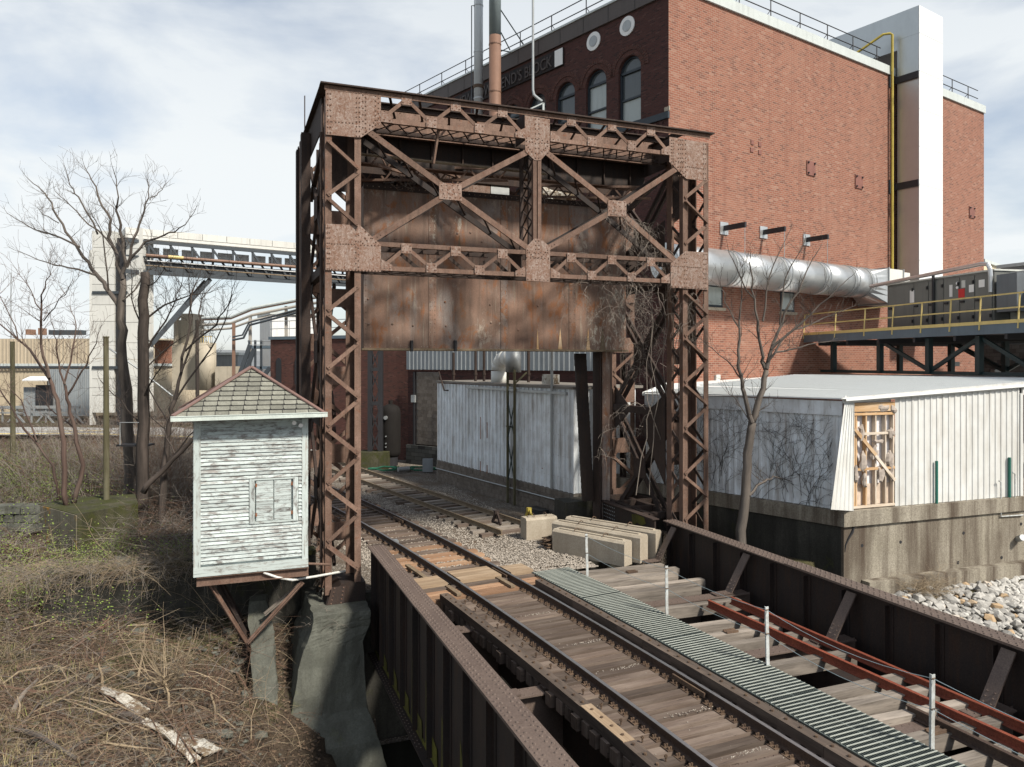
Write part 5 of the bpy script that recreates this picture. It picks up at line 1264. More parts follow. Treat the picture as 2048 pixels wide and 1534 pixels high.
SA, SB = V3((2.3, 27.9, 0)), V3((-3.72, 37.7, 0)); SD = (SB - SA).normalized(); SNv = V3((SD.y, -SD.x, 0)); SNv = SNv if SNv.y < 0 else -SNv
SR = -SNv; SLn = (SB - SA).length; SRn = -SD
tin = thing('tin_shed', 'pale ribbed tin shed on a grey block base standing beside the siding', 'shed', SA)
n = 12; pw = SLn / n
scr = MB()
for k in range(n):
    o = SA + SD * (pw * k + .004); ribbed(o, SD, pw - .008, .78, 4.66 - .004 * k, SNv, 3, .055, .06).build('tin_sheet', MT['sidinglift'], tin)
    for z in (1.3, 2.1, 2.9, 3.7):
        for j in range(3): scr.cbox(o + SD * (pw * (j + .93) / 3) + SNv * .04 + ZZ * (z), SD * .03, ZZ * .03, SNv * .012)
for k in range(3):
    o = SA + SR * (1.0 * k + .004); ribbed(o, SR, .992, .78, 4.66, SRn, 3, .035, .07).build('tin_sheet', MT['sidinglift'], tin)
scr.build('screws', MT['rubber'], tin, kind='stuff')
MB().box(SA + ZZ * .78 + SNv * .03 + SRn * .03, ZZ * 3.9, SD * .06, SR * .06).build('corner_trim', MT['sidinglift'], tin)
# block base, every block its own object
blk = MB().box(V3((0, 0, 0)), SD * .385, SNv * .12, ZZ * .185).build('block', MT['block'], tin, local=True)
blk2 = MB().box(V3((0, 0, 0)), SR * .385, SRn * .12, ZZ * .185).build('block', MT['block'], tin, local=True)
first = [True, True]
def putblock(src, p, i):
    if first[i]: first[i] = False; o = src
    else: o = src.copy(); C.objects.link(o); o.parent = tin
    o.location = p - SA; return o
for r in range(5):
    z = -.25 + r * .2; sh = (r % 2) * .2
    for k in range(29):
        x = .0 + k * .4 - sh + .2
        if x + .385 < SLn + .2 and x >= -.01: putblock(blk, SA + SD * x - SNv * .06 + ZZ * z + SNv * rnd.uniform(-.004, .006), 0)
    for k in range(7):
        x = k * .4 - sh + .2
        if x >= -.01 and x < 2.7: putblock(blk2, SA + SR * x - SRn * .06 + ZZ * z, 1)
MB().box(SA + SNv * .04 + SRn * .04 - ZZ * .3, SD * (SLn + .1), SR * 3.05, ZZ * 1.06).build('base_core', MT['mortar'], tin)
MB().tube([SA + SNv * .12 + SRn * .1 + ZZ * .42, SB + SNv * .12 + ZZ * .36], .025, 6).build('conduit', MT['galvdull'], tin)
MB().tube([SA + SNv * .10 + SRn * .1 + ZZ * .42, SA + SR * 2.6 + SRn * .1 + ZZ * .42], .025, 6).build('conduit', MT['galvdull'], tin)
MB().box(SA + ZZ * 4.66 + SNv * .1 + SRn * .1, SD * (SLn + .1), SR * 3.4, ZZ * .10).build('roof_edge', MT['mortar'], tin)
MB().beam(SA + SD * .3 + SNv * .12 + ZZ * 4.5, SA + SD * 8.2 + SNv * .12 + ZZ * 4.52, .10, .10).build('gutter', MT['galvdull'], tin)
MB().tube([SA + SD * 1.25 + SNv * .13 + ZZ * .8, SA + SD * 1.25 + SNv * .13 + ZZ * 6.6], .055, 8).build('vent_pipe', MT['galvdull'], tin)
MB().tube([SA + SD * 10.2 + SNv * .08 + ZZ * 4.3, SA + SD * 10.4 + SNv * .2 + ZZ * 4.3, SA + SD * 11 + SNv * .2 + ZZ * 5.2], .04, 6).build('bent_pipe', MT['rustdark'], tin)
for s, z, hgt in ((7.0, 3.2, 1.0), (6.4, 3.0, .7), (7.0, 1.2, .5), (6.4, 1.1, .5), (2.0, 1.5, .03)): MB().box(SA + SD * s + SNv * .045 + ZZ * (z - hgt), SD * .07, ZZ * hgt, SNv * .006).build('rust_streak', MT['rustspot'], tin)
MB().cbox(SA + SD * 4.4 + SNv * .06 + ZZ * 2.95, SD * .7, ZZ * .06, SNv * .05).build('bracket', MT['rustdark'], tin)
MB().prism([SA + SR * .5 + SRn * .045 + ZZ * .8, SA + SR * 1.6 + SRn * .045 + ZZ * .8, SA + SR * 1.5 + SRn * .045 + ZZ * 1.1, SA + SR * .9 + SRn * .045 + ZZ * 1.25, SA + SR * .6 + SRn * .045 + ZZ * 1.0], SRn * .004).build('rust_patch', MT['rustspot'], tin)
# things on its roof
def drum(px0, px1, y0, y1, Y, label, m_='whitewall'):
    p = at((px0 + px1) / 2, y1, Y); r_ = (px1 - px0) / 2 * Y / F; o = MB().tube([p, p + ZZ * ((y1 - y0) * Y / F)], r_, 18).build('roof_drum', MT[m_]); tag(o, label, 'drum')
drum(1084, 1119, 749, 768, 30, 'white round drum standing on the tin shed roof', 'debris'); drum(1160, 1169, 755, 766, 29, 'small round vent cap on the tin shed roof', 'galvdull')
for px, y0, Y, lb in ((907, 705, 37, 'rusty vent pipe at the left of the tin shed roof'), (951, 700, 36, 'brown vent pipe in the middle of the tin shed roof'), (968, 700, 36, 'dark vent pipe with a flange on the tin shed roof'), (1057, 700, 34, 'thin rusty pipe right of the silver cylinder'), (1169, 722, 29, 'short dark pipe at the right end of the tin shed roof')):
    tag(MB().tube([at(px, 768, Y), at(px, y0, Y)], .07, 8).tube([at(px, 768 - 22, Y), at(px, 768 - 18, Y)], .10, 8).build('vent_pipe', MT['rustdark']), lb, 'vent pipe')
el = thing('elbow_duct', 'round grey elbow duct on the tin shed roof below the counterweight', 'duct', at(1000, 760, 34))
pts = [at(998, 768, 34), at(998, 742, 34), at(1000, 728, 34), at(1006, 719, 33.7), at(1014, 716, 33.2), at(1026, 716, 32.6)]
for k in range(len(pts) - 1):
    o = MB().tube([pts[k], pts[k + 1]], .36, 16).build('duct_section', MT['panelwhite'], el)
    for q in o.data.polygons: q.use_smooth = len(q.vertices) == 4
st = thing('cylinder_stand', 'mossy green steel stand carrying a short silver cylinder in front of the tin shed', 'stand', atz(1029, 1008, -.25))
f0, f1 = atz(1023, 1005, -.25) + SNv * .22, atz(1036, 1010, -.25) + SNv * .2
for p in (f0, f1): MB().box(p, ZZ * 5.62, NN * .09, TT * .09).build('stand_leg', MT['moss'] if False else MT['pole'], st)
for (a, b_) in (((.9, 0), (2.7, 1)), ((.9, 1), (2.7, 0)), ((2.7, 0), (4.3, 1)), ((2.7, 1), (4.3, 0))): MB().beam((f0, f1)[a[1]] + ZZ * a[0] + TT * .05 + NN * .05, (f0, f1)[b_[1]] + ZZ * b_[0] + TT * .05 + NN * .05, .03, .05).build('stand_brace', MT['greensteel'], st)
for s in (-.12, .45): MB().beam(f1 + ZZ * 5.0, f1 + ZZ * 5.5 + NN * (s + .12), .06, .06).build('stand_brace', MT['pole'], st)
c_ = (f0 + f1) / 2 + V3((.12, .2, 0)); o = MB().tube([c_ + ZZ * 5.5, c_ + ZZ * 6.5], .33, 22).build('silver_cylinder', MT['galvdull'], st)
for q in o.data.polygons: q.use_smooth = len(q.vertices) == 4
# ------------------------------------------------------------ dark yard behind
an = thing('brick_annex', 'low dark red brick annex with narrow arched windows behind the tower', 'building', at(540, 900, 50))
a0, a1 = V3((-16.1, 50, 0)), V3((-5.6, 45.2, 0)); ad = (a1 - a0).normalized(); an_ = V3((ad.y, -ad.x, 0)); an_ = an_ if an_.y < 0 else -an_
MB().box(a0 - ZZ * .6, ad * (a1 - a0).length, -an_ * 6, ZZ * 7.8).build('annex_wall', MT['brickred'], an)
MB().box(a0 + ZZ * 7.18 + an_ * .1 - ad * .1, ad * ((a1 - a0).length + .2), -an_ * 6.2, ZZ * .2).build('annex_coping', MT['bluegrey'], an)
for px in (558, 595.5):
    p = onwall(px, 742, a0, ad); s0 = (p - a0).dot(ad)
    po = [(s0 - .22, 4.25), (s0 + .22, 4.25)] + [(s0 + .22 * math.cos(math.pi * q / 6), 5.75 + .22 * math.sin(math.pi * q / 6)) for q in range(7)]
    MB().prism([a0 + ad * x + ZZ * z + an_ * .01 for x, z in po], an_ * .04).build('slit_window', MT['blacksteel'], an)
    MB().box(a0 + ad * (s0 - .3) + ZZ * 4.12 + an_ * .01, ad * .6, ZZ * .1, an_ * .08).build('window_sill', MT['brickshade'], an)
for k in range(7): MB().tube([a0 + ad * (k * 1.6) + ZZ * 7.38, a0 + ad * (k * 1.6) + ZZ * 8.4], .025, 4).build('railing_post', MT['galvdull'], an)
for z in (7.9, 8.4): MB().tube([a0 + ZZ * z, a0 + ad * 10 + ZZ * z], .025, 4).build('railing_bar', MT['galvdull'], an)
wg = thing('loading_wing', 'dark wing with a pale tin band above a blocked up bay behind the tin shed', 'building', V3((-6.1, 44, 0)))
g0 = V3((-6.15, 44.3, 0)); gd = V3((.804, -.597, 0)).normalized(); gn = V3((gd.y, -gd.x, 0))
MB().box(g0 - ZZ * .4, gd * 12.9, -gn * .6, ZZ * 5.6).build('wing_wall', MT['brickshade'], wg)
for k in range(14): ribbed(g0 + gd * (k * .92) + gn * .12, gd, .91, 5.25, 7.1, gn, 3, .025, .05).build('tin_sheet', MT['tinshade'], wg)
bay = MB().box(g0 + gd * .75 + ZZ * .9 + gn * .005, gd * 1.75, gn * .05, ZZ * 4.2).build('blocked_bay', MT['mortar'], wg)
bsrc = MB().box(V3((0, 0, 0)), gd * .385, gn * .03, ZZ * .185).build('block', MT['block'], bay, local=True); fb = True
for r in range(21):
    for k in range(4):
        o = bsrc if fb else bsrc.copy()
        if not fb: C.objects.link(o); o.parent = bay
        fb = False; o.location = g0 + gd * (.80 + k * .4 + (r % 2) * .1) + ZZ * (.92 + r * .198) + gn * .05 - V3((-6.1, 44, 0))
MB().box(g0 + gd * .1 - ZZ * .4 + gn * .01, gd * 3.0, gn * .25, ZZ * 1.25).build('stone_plinth', MT['stonedark'], wg)
MB().box(g0 + gd * .55 + gn * .02, ZZ * 5.1, gd * .12, gn * .12).build('door_post', MT['blacksteel'], wg)
MB().tube([g0 + gd * 2.62 + gn * .15 + ZZ * .5, g0 + gd * 2.62 + gn * .15 + ZZ * 3.2], .03, 6).build('conduit', MT['galvdull'], wg)
MB().cbox(g0 + gd * .65 + gn * .2 + ZZ * 3.55, gd * .3, gn * .12, ZZ * .42).build('meter_box', MT['galvdull'], wg)
tag(MB().box(atz(845, 944, -.2), V3((.55, 0, 0)), V3((0, .2, 0)), ZZ * .7).build('grey_cabinet', MT['greywall']), 'small grey cabinet standing at the foot of the stone plinth', 'cabinet')
tk = thing('pressure_tank', 'upright dark round pressure tank standing against the dark brick wall', 'tank', at(781, 932, 42.8))
tp = V3((at(781, 932, 42.8).x, 42.8, -.2)); r_ = .58
o = MB().tube([tp + ZZ * z for z in (.42, .5, .62, .8, 3.0, 3.2, 3.36, 3.46, 3.5)], [r_ * q for q in (.35, .75, .93, 1, 1, .93, .75, .4, .1)], 24).build('tank_shell', MT['tank'], tk, smooth=True)
MB().tube([tp, tp + ZZ * .55], r_ * .72, 16).build('tank_skirt', MT['blacksteel'], tk)
MB().tube([tp + ZZ * 3.5, tp + ZZ * 3.7], .12, 10).build('tank_nozzle', MT['tank'], tk)
MB().tube([tp + V3((-.16, -.56, 2.75)), tp + V3((-.18, -.7, 2.75))], .11, 10).build('tank_valve', MT['galvdull'], tk)
for z in (1.1, 1.3, 1.7): MB().tube([tp + V3((-.16, -.55, z)), tp + V3((-.17, -.63, z))], .04, 8).build('tank_fitting', MT['galvdull'], tk)
lc = thing('lattice_column', 'black latticed steel column on a concrete plinth left of the dark tank', 'column', at(748, 925, 42))
lp0, lp1 = at(735, 903, 42), at(765, 903, 42); zb_ = lp0.z
for p in (lp0, lp1 - V3((.26, 0, 0))): MB().box(V3((p.x, p.y, zb_)), ZZ * 7, V3((.26, 0, 0)), V3((0, .3, 0))).build('column_post', MT['blacksteel'], lc)
for k in range(5):
    z = zb_ + k * 1.15
    for a, b_ in ((0, 1), (1, 0)): MB().beam(V3((lp0.x + .2, 42, z + a * 1.1)), V3((lp1.x - .2, 42, z + b_ * 1.1)), .03, .06).build('lacing_bar', MT['blacksteel'], lc)
for z in (2.6, 4.5): MB().box(V3((lp0.x + .2, 41.98, zb_ + z)), V3((lp1.x - lp0.x - .4, 0, 0)), V3((0, .1, 0)), ZZ * .2).build('batten_plate', MT['blacksteel'], lc)
MB().box(V3((lp0.x - .4, 41.6, -.4)), V3((1.6, 0, 0)), V3((0, 1.2, 0)), ZZ * (zb_ + .4)).build('plinth', MT['mossconc'], lc)
hs = []
for k in range(60):
    a = k * .55; hs.append(atz(810 + 52 * math.cos(a * .31 + .4), 940, -.2) + V3((math.cos(a) * .6, math.sin(a) * .5, .04 + (k % 5) * .02)))
tag(MB().tube(hs, .045, 5).build('green_hose', MT['hose']), 'coils of dark green hose lying on the ground by the tank', 'hose')
tag(MB().tube([atz(796, 939, -.05), atz(818, 937, -.05)], .13, 12).build('short_silver_pipe', MT['galvdull']), 'short silver pipe lying on the green hose', 'pipe')
tag(MB().cbox(atz(1075, 1022, -.1), sdir * .9, sn * .45, ZZ * .2).build('black_slab', MT['rubber']), 'black slab lying at the corner of the block base', 'slab')
tag(MB().box(atz(1130, 1062, -.3), NN * 1.4, TT * .9, ZZ * 1.0).build('plinth_block', MT['darkconc']), 'squat grey concrete plinth at the corner of the tin shed', 'plinth')

# ================================================================== WHITE METAL SHED (right)
K = V3((9.6, 21.75, 0)); KR = V3((.942, .336, 0)).normalized(); KL = V3((-.66, .751, 0)).normalized()
KRn = V3((KR.y, -KR.x, 0)); KLn = V3((-KL.y, KL.x, 0)); KLn = KLn if KLn.y < 0 else -KLn
def kr(s, z, o=0): return K + KR * s + KRn * o + ZZ * z
def kl(s, z, o=0): return K + KL * s + KLn * o + ZZ * z
def kpx(px, py, o=0): return onwall(px, py, K + KRn * o, KR)
sh = thing('metal_shed', 'white ribbed metal shed with its corner panel torn open and vines on its shaded wall', 'shed', K)
s_t0, s_t1 = (kpx(1707, 900) - K).dot(KR), (kpx(1790, 900) - K).dot(KR); LR_ = 7.15; ZS = 1.37; slope = .055; e0 = 4.58
n = 7; pw = (LR_ - s_t1) / n
for k in range(n):
    s = s_t1 + pw * k; ribbed(kr(s + .003, 0), KR, pw - .006, ZS, e0 - .06 + slope * s, KRn, 3, .025, .05, slope).build('siding_panel', MT['siding'], sh)
n = 8; LLs = 7.2
for k in range(n):
    s = LLs / n * k; ribbed(kl(s + .003, 0), KL, LLs / n - .006, ZS, 4.14, KLn, 4, .025, .05).build('siding_panel', MT['sidinglift'], sh)  # same siding as the front, in a lightened colour because it lies in shade
ribbed(kr(.02, 0), KR, s_t0 - .04, ZS, e0 - .05, KRn, 1, .025, .05).build('siding_panel', MT['siding'], sh)
MB().box(kl(.0, 4.12, .01), KL * LLs, KLn * .06, ZZ * .42).build('eave_fascia', MT['sidinglift'], sh)
MB().prism([kr(-.08, e0 - .10, .05), kr(LR_ + .6, e0 - .10 + slope * LR_, .05), kr(LR_ + .6, e0 + .10 + slope * LR_, .05), kr(-.08, e0 + .06, .05)], KRn * .03).build('rake_trim', MT['siding'], sh)
# roof with standing ribs: rises away from the shaded wall
r0, r1 = kl(-.15, e0 + .03, .12), kl(LLs, e0 - .05, .12)
r2, r3 = kr(LR_ + 3.5, e0 + .12 + slope * LR_, .10), V3((kr(LR_ + 3.5, 0).x - 1.0, 33.5, 5.10))
r4 = V3((15.9, 40.4, 5.05)); r5 = V3((7.3, 34.6, 4.72))
MB().prism([r0, r2, r3 + V3((2, 0, 0)), r3], ZZ * -.06).build('roof', MT['roofwhite'], sh)
rfv = [r0, r2, r3, r4, r5, r1]; b = MB().face(rfv); b.build('roof_sheet', MT['roofwhite'], sh)
rb = MB(); dirn = KL
for k in range(38):                                     # ribs run from the rake towards the wall behind
    f = k / 37; p = r0.lerp(r2, f) + ZZ * .005 + KL * .12; L = 9 + 6 * f; q = p + KL * min(L, LLs + 3.5 * f) ; q.z = p.z + (-.0 if f > .3 else -.06) + .02
    rb.beam(p, q, .05, .04)
rb.build('roof_ribs', MT['roofwhite'], sh, kind='stuff')
MB().beam(r1, r5, .1, .12).build('roof_flashing', MT['roofwhite'], sh); MB().beam(r5, r4, .2, .3).build('roof_flashing', MT['roofwhite'], sh)
# torn corner: recessed frame, boards, studs, rails, insulation
rc = -.16
MB().box(kr(s_t0 - .02, ZS, rc - .03), KR * (s_t1 - s_t0 + .04), ZZ * (e0 - ZS), KRn * .02).build('backing_board', MT['whiteboard'], sh)
for a, b_ in ((0.02, .27), (.0, .0)): 
    if b_: MB().box(kr(s_t0 + a, ZS + .05, rc), KR * b_, ZZ * 2.75, KRn * .015).build('backing_board', MT['fresh'], sh)
MB().box(kr(s_t0 + .25, ZS + .08, rc), KR * (s_t1 - s_t0 - .26), ZZ * .62, KRn * .016).build('backing_board', MT['osb'], sh)
W = s_t1 - s_t0
for f in (.01, .06, .30, .53, .77, .965): MB().box(kr(s_t0 + W * f, ZS + .04, rc + .01), ZZ * 2.78, KR * .05, KRn * .13).build('stud', MT['fresh'] if f < .5 else MT['lumbergrey'], sh)
for z, m_ in ((ZS + .02, 'lumbergrey'), (ZS + 1.12, 'fresh'), (ZS + 2.16, 'lumbergrey'), (ZS + 2.74, 'fresh')): MB().box(kr(s_t0, z, rc + .10), KR * W, ZZ * .07, KRn * .06).build('girt', MT[m_], sh)
MB().box(kr(s_t0, e0 - .36, rc + .08), KR * W, ZZ * .26, KRn * .08).build('header_beam', MT['fresh'], sh)
MB().beam(kr(s_t0 + .02, ZS + 2.35, .02), kr(s_t0 + W * .52, ZS + 1.55, .02), .05, .10).build('loose_brace', MT['fresh'], sh)
MB().beam(kr(s_t0 + W * .50, ZS + 1.55, .03), kr(s_t0 + W * .98, ZS + .78, .02), .05, .09).build('loose_brace', MT['lumbergrey'], sh)
for fx, z, sx, sz in ((.20, 2.2, .10, .22), (.24, 1.35, .15, .30), (.27, .85, .09, .26), (.06, 1.05, .08, .24), (.50, 1.62, .13, .22), (.66, 1.0, .14, .24), (.9, 1.42, .14, .22), (.93, .95, .08, .2), (.90, 2.2, .12, .2), (.72, 2.95, .22, .10), (.95, 2.9, .12, .12), (.62, 1.95, .2, .06)):
    p = kr(s_t0 + W * fx, ZS + z, -.02); bb = MB(); n_ = 8; rings = 7
    for i in range(rings + 1):
        ph_ = math.pi * i / rings
        for k in range(n_):
            th_ = 2 * math.pi * k / n_; d = V3((0, 0, 0)) + KR * (math.sin(ph_) * math.cos(th_) * sx) + KRn * (math.sin(ph_) * math.sin(th_) * .07) + ZZ * (math.cos(ph_) * sz)
            q = p + d; bb.v.append(q + (d * (.8 * mnoise.noise(q * 9))))
    for i in range(rings):
        for k in range(n_): bb.f.append([i * n_ + k, (i + 1) * n_ + k, (i + 1) * n_ + (k + 1) % n_, i * n_ + (k + 1) % n_]); bb.uv.append(None)
    bb.build('insulation_tuft', MT['insul'], sh)
# the peeled panel hanging off the corner
tl, tr_, bl, br_ = kpx(1691, 791, .03), kpx(1708, 797, .03), kpx(1662, 1019, .55), kpx(1707, 1022, .15)
b = MB(); nr = 5
for k in range(nr):
    for (fa, fb, da, db) in ((k / nr, (k + .72) / nr, 0, 0), ((k + .72) / nr, (k + .86) / nr, 0, .03), ((k + .86) / nr, (k + 1) / nr, .03, 0)):
        A0, A1, B0, B1 = bl.lerp(br_, fa), bl.lerp(br_, fb), tl.lerp(tr_, fa), tl.lerp(tr_, fb); nn = KRn
        b.face([A0 + nn * da, A1 + nn * db, B1 + nn * db, B0 + nn * da])
b.build('peeled_panel', MT['siding'], sh, label='bent siding panel peeled away from the corner')
for px, y0, y1 in ((1870, 922, 1012), (2016, 915, 1000), (1694, 1022, 1030)):
    MB().box(kpx(px, y1, .05), ZZ * (kpx(px, y0).z - kpx(px, y1).z), KR * .06, KRn * .06).build('green_downpipe', MT['greentube'], sh)
MB().box(kr(LR_ - .02, ZS, -.02), ZZ * 3.3, KR * .12, KRn * .08).build('door_post', MT['siding'], sh); MB().box(kr(LR_ + .1, 4.62, -.02), KR * 3, ZZ * .4, KRn * .06).build('door_head', MT['siding'], sh)
# foundation
fd = thing('shed_foundation', 'tall streaked concrete foundation wall under the white metal shed', 'foundation', K - ZZ * .7)
MB().prism([kl(LLs + 2, .92, .12), kl(0, .92, .12) + KRn * .12, kr(11, .92, .14), kr(11, .92, -3), kl(LLs + 2, .92, -3)], ZZ * .44).build('foundation_curb', MT['concrete'], fd)
MB().prism([kl(LLs + 2, -4.5, .05), kl(0, -4.5, .05) + KRn * .06, kr(11, -4.5, .07), kr(11, -4.5, -3), kl(LLs + 2, -4.5, -3)], ZZ * 5.415).build('foundation_wall', MT['concrete'], fd)
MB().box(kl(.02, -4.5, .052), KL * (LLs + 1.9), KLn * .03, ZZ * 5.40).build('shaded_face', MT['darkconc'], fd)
MB().box(kr(.6, -2.4, .07), KR * 10.5, KRn * .32, ZZ * 1.72).build('footing', MT['concrete'], fd)
for px, py in ((1724, 1091), (1801, 1084), (1927, 1066), (2042, 1048), (1916, 1125), (2003, 1115)):
    p = kpx(px, py, .075); MB().tube([p, p + KRn * .008], .05, 10).build('form_hole', MT['blacksteel'], fd)
pp = [kpx(1676 + dx, y, .085) for dx, y in ((32, 1052), (28, 1064), (20, 1078), (15, 1090), (14, 1104))]
MB().tube(pp, [.03, .05, .035, .025, .01], 4).build('crack', MT['blacksteel'], fd)
cp = thing('wall_conduit', 'pale conduit and valve on the concrete wall at the right edge', 'conduit', kpx(2002, 1030, .1))
MB().tube([kpx(1998, 962, .12), kpx(2002, 964, .12), kpx(2002, 1033, .12), kpx(2046, 1030, .12)], .025, 6).build('conduit_run', MT['paleblue'], cp); MB().tube([kpx(2025, 945, .12), kpx(2030, 948, .12), kpx(2030, 1022, .12)], .022, 6).build('conduit_run', MT['paleblue'], cp)
MB().tube([kpx(2036, 1078, .1), kpx(2046, 1075, .35)], .10, 12).build('valve', MT['galvdull'], cp)

# ================================================================== PLATFORM WITH AIR UNIT
P0, PDv = V3((15.55, 39.8, 0)), V3((.217, -.976, 0)).normalized(); PNv = V3((PDv.y, -PDv.x, 0)); PNv = PNv if PNv.x < 0 else -PNv
def pk(s, z, o=0): return P0 + PDv * s + PNv * o + ZZ * z
pf = thing('steel_platform', 'raised steel platform with blue grey edge and yellow railing behind the white shed', 'platform', pk(6, 5.2))
ZD = 7.15; LP = 17
MB().box(pk(0, ZD - .42), PDv * LP, PNv * .08, ZZ * .40).build('edge_beam', MT['bluegrey'], pf); MB().box(pk(0, ZD - .08, -9), PDv * LP, PNv * 9, ZZ * .06).build('deck', MT['blacksteel'], pf)
MB().box(pk(0, ZD - .05, .085), PDv * LP, PNv * .02, ZZ * .13).build('toe_board', MT['yrail'], pf)
for z in (.52, 1.04): MB().tube([pk(0, ZD + z), pk(LP, ZD + z)], .032, 6).build('railing_bar', MT['yrail'], pf)
for s in (0, 2.6, 4.75, 6.6, 8.3, 9.85, 11.3, 13, 14.6, 16.2): MB().tube([pk(s, ZD - .25, .1), pk(s, ZD + 1.04, .02)], .032, 6).build('railing_post', MT['yrail'], pf)
for s in (1.2, 3.4, 5.6, 7.8, 10, 12.4): MB().beam(pk(s, ZD - .5), pk(s, ZD - .5, -8), .12, .25).build('deck_beam', MT['blacksteel'], pf)
MB().beam(pk(.6, 5.22, -.6), pk(LP, 5.22, -.6), .2, .14).build('base_beam', MT['greensteel'], pf)
cols = (1.6, 5.0, 8.0, 10.6, 13.1, 15.4)
for s in cols:
    for o_ in (-.6, -4.5): MB().box(pk(s, 5.2, o_), ZZ * (ZD - 5.65), PDv * .22, PNv * .22).build('platform_leg', MT['greensteel'], pf)
for i in range(1, len(cols) - 1):
    for o_ in (-.55, -4.45):
        a, b_ = (cols[i], cols[i + 1]); up_ = i % 2 == 0
        MB().beam(pk(a + .1, 5.3 if up_ else ZD - .5, o_), pk(b_ + .1, ZD - .5 if up_ else 5.3, o_), .10, .16).build('platform_brace', MT['greensteel'], pf)
MB().beam(pk(5.0, ZD - .5, -4.4), pk(8, 5.3, -4.4), .10, .14).build('platform_brace', MT['greensteel'], pf)
au = thing('air_handler', 'long grey air handling unit with hinged doors on the steel platform', 'air unit', pk(8, ZD, -1))
s0, s1 = 5.1, 11.0; zh = 2.05
MB().box(pk(s0, ZD + .05, -.9), PDv * (s1 - s0), -PNv * 3.2, ZZ * zh).build('unit_body', MT['ahu'], au); MB().box(pk(s0 - .05, ZD + .05 + zh, -.85), PDv * (s1 - s0 + .1), -PNv * 3.3, ZZ * .06).build('unit_roof', MT['ahulight'], au)
ds = [s0 + .1, s0 + 1.7, s0 + 2.55, s0 + 3.4, s0 + 4.25, s0 + 5.0, s1 - .06]
for i in range(len(ds) - 1):
    dr = MB().box(pk(ds[i] + .02, ZD + .12, -.9), PDv * (ds[i + 1] - ds[i] - .04), PNv * .035, ZZ * (zh - .16)).build('unit_door', MT['ahu'], au)
    for z in (.35, 1.75): MB().cbox(pk(ds[i + 1] - .06, ZD + z, -.85), PDv * .07, PNv * .07, ZZ * .14).build('hinge', MT['blacksteel'], dr)
    MB().cbox(pk(ds[i] + .16, ZD + 1.0, -.83), PDv * .2, PNv * .06, ZZ * .08).build('door_handle', MT['blacksteel'], dr)
for s, z, w__, h_, m_ in ((6.7, 1.45, .26, .55, 'labelwhite'), (8.9, 1.5, .16, .5, 'labelwhite'), (9.45, 1.35, .32, .36, 'labelred'), (9.55, 1.72, .2, .3, 'ahulight'), (9.95, 1.5, .24, .3, 'labelwhite'), (10.45, 1.65, .28, .3, 'labelwhite')): MB().cbox(pk(s, ZD + z, -.855), PDv * w__, ZZ * h_, PNv * .01).build('unit_label', MT[m_], au)
for z in (1.6, 1.78): MB().tube([pk(9.25, ZD + z, -.86), pk(9.25, ZD + z, -.82)], .06, 10).build('gauge', MT['labelwhite'], au)
MB().box(pk(11.2, ZD + .45, -.8), PDv * .9, -PNv * .6, ZZ * 1.45).build('control_box', MT['ahubox'], au)
MB().box(pk(11.05, ZD + .15, -1.6), PDv * 6, -PNv * 3, ZZ * 1.9).build('unit_body', MT['ahulight'], au)
for s in (12.3, 13.1, 13.9, 14.7): MB().box(pk(s, ZD + .2, -1.6), ZZ * 1.8, PDv * .04, PNv * .02).build('panel_joint', MT['ahubox'], au)
MB().box(pk(12.5, ZD + .9, -1.58), ZZ * .8, PDv * .3, PNv * .2).build('small_box', MT['ahubox'], au)
pi_ = thing('silver_pipe', 'bent silver pipe running over the top of the grey air unit', 'pipe', pk(8, 9))
MB().tube([pk(4.2, 9.30, -.7), pk(10.6, 9.55, -.7), pk(10.9, 9.5, -.7), pk(11.0, 9.3, -.7), pk(11.03, 9.0, -.7), pk(11.03, 8.4, -.7)], .085, 10).build('pipe_run', MT['galv'], pi_); MB().tube([pk(8.0, 7.2, -.8), pk(8.0, 9.45, -.8)], .06, 6).build('pipe_stand', MT['blacksteel'], pi_)
for px, py, Y, lb in ((1908, 728, 38, 'wall floodlight under the platform on the brick wall'), (1994, 744, 34, 'floodlight at the edge of the shed roof before the dark stone wall')):
    p = at(px, py, Y); l_ = thing('floodlight', lb, 'floodlight', p); MB().cbox(p, V3((.4, 0, 0)), V3((0, .3, 0)), ZZ * .22).build('lamp_housing', MT['galvdull'], l_); MB().tube([p, p + V3((-.1, .5, -.1))], .03, 5).build('lamp_arm', MT['blacksteel'], l_)
# ------------------------------------------------------------ right background
def slabwall(nm, px0, px1, Y0, Y1, z0, z1, m_, label, depth=6):
    p, q = at(px0, 725, Y0), at(px1, 725, Y1); p.z = q.z = z0; d = (q - p).normalized(); n_ = V3((-d.y, d.x, 0))
    n_ = n_ if n_.y > 0 else -n_
    t_ = thing(nm, label, 'building', p); MB().prism([p, q, q + n_ * depth, p + n_ * depth], ZZ * (z1 - z0)).build('wall', MT[m_], t_)
    MB().prism([p + ZZ * (z1 - z0) - d * .2 - n_ * .2, q + ZZ * (z1 - z0) + d * .2 - n_ * .2, q + n_ * (depth + .2) + ZZ * (z1 - z0) + d * .2, p + n_ * (depth + .2) + ZZ * (z1 - z0) - d * .2], ZZ * .25).build('roof', MT['coping'], t_)
    return t_, p, d, -n_
slabwall('far_building', 1966, 1999, 66, 70, 1, 14.5, 'bgbeige', 'plain pale yellow building beyond the powerhouse corner'); slabwall('far_building', 2001, 2120, 60, 56, 1, 13.2, 'greywall', 'blue grey box building at the right edge behind the platform')
slabwall('stone_building', 1965, 2140, 46, 40, 1, 7.6, 'stonedark', 'dark rough stone building under the platform at the right edge')
slabwall('far_brick_building', 2030, 2140, 52, 50, 1, 4.5, 'brickred', 'low brick building seen through the doorway at the right edge')
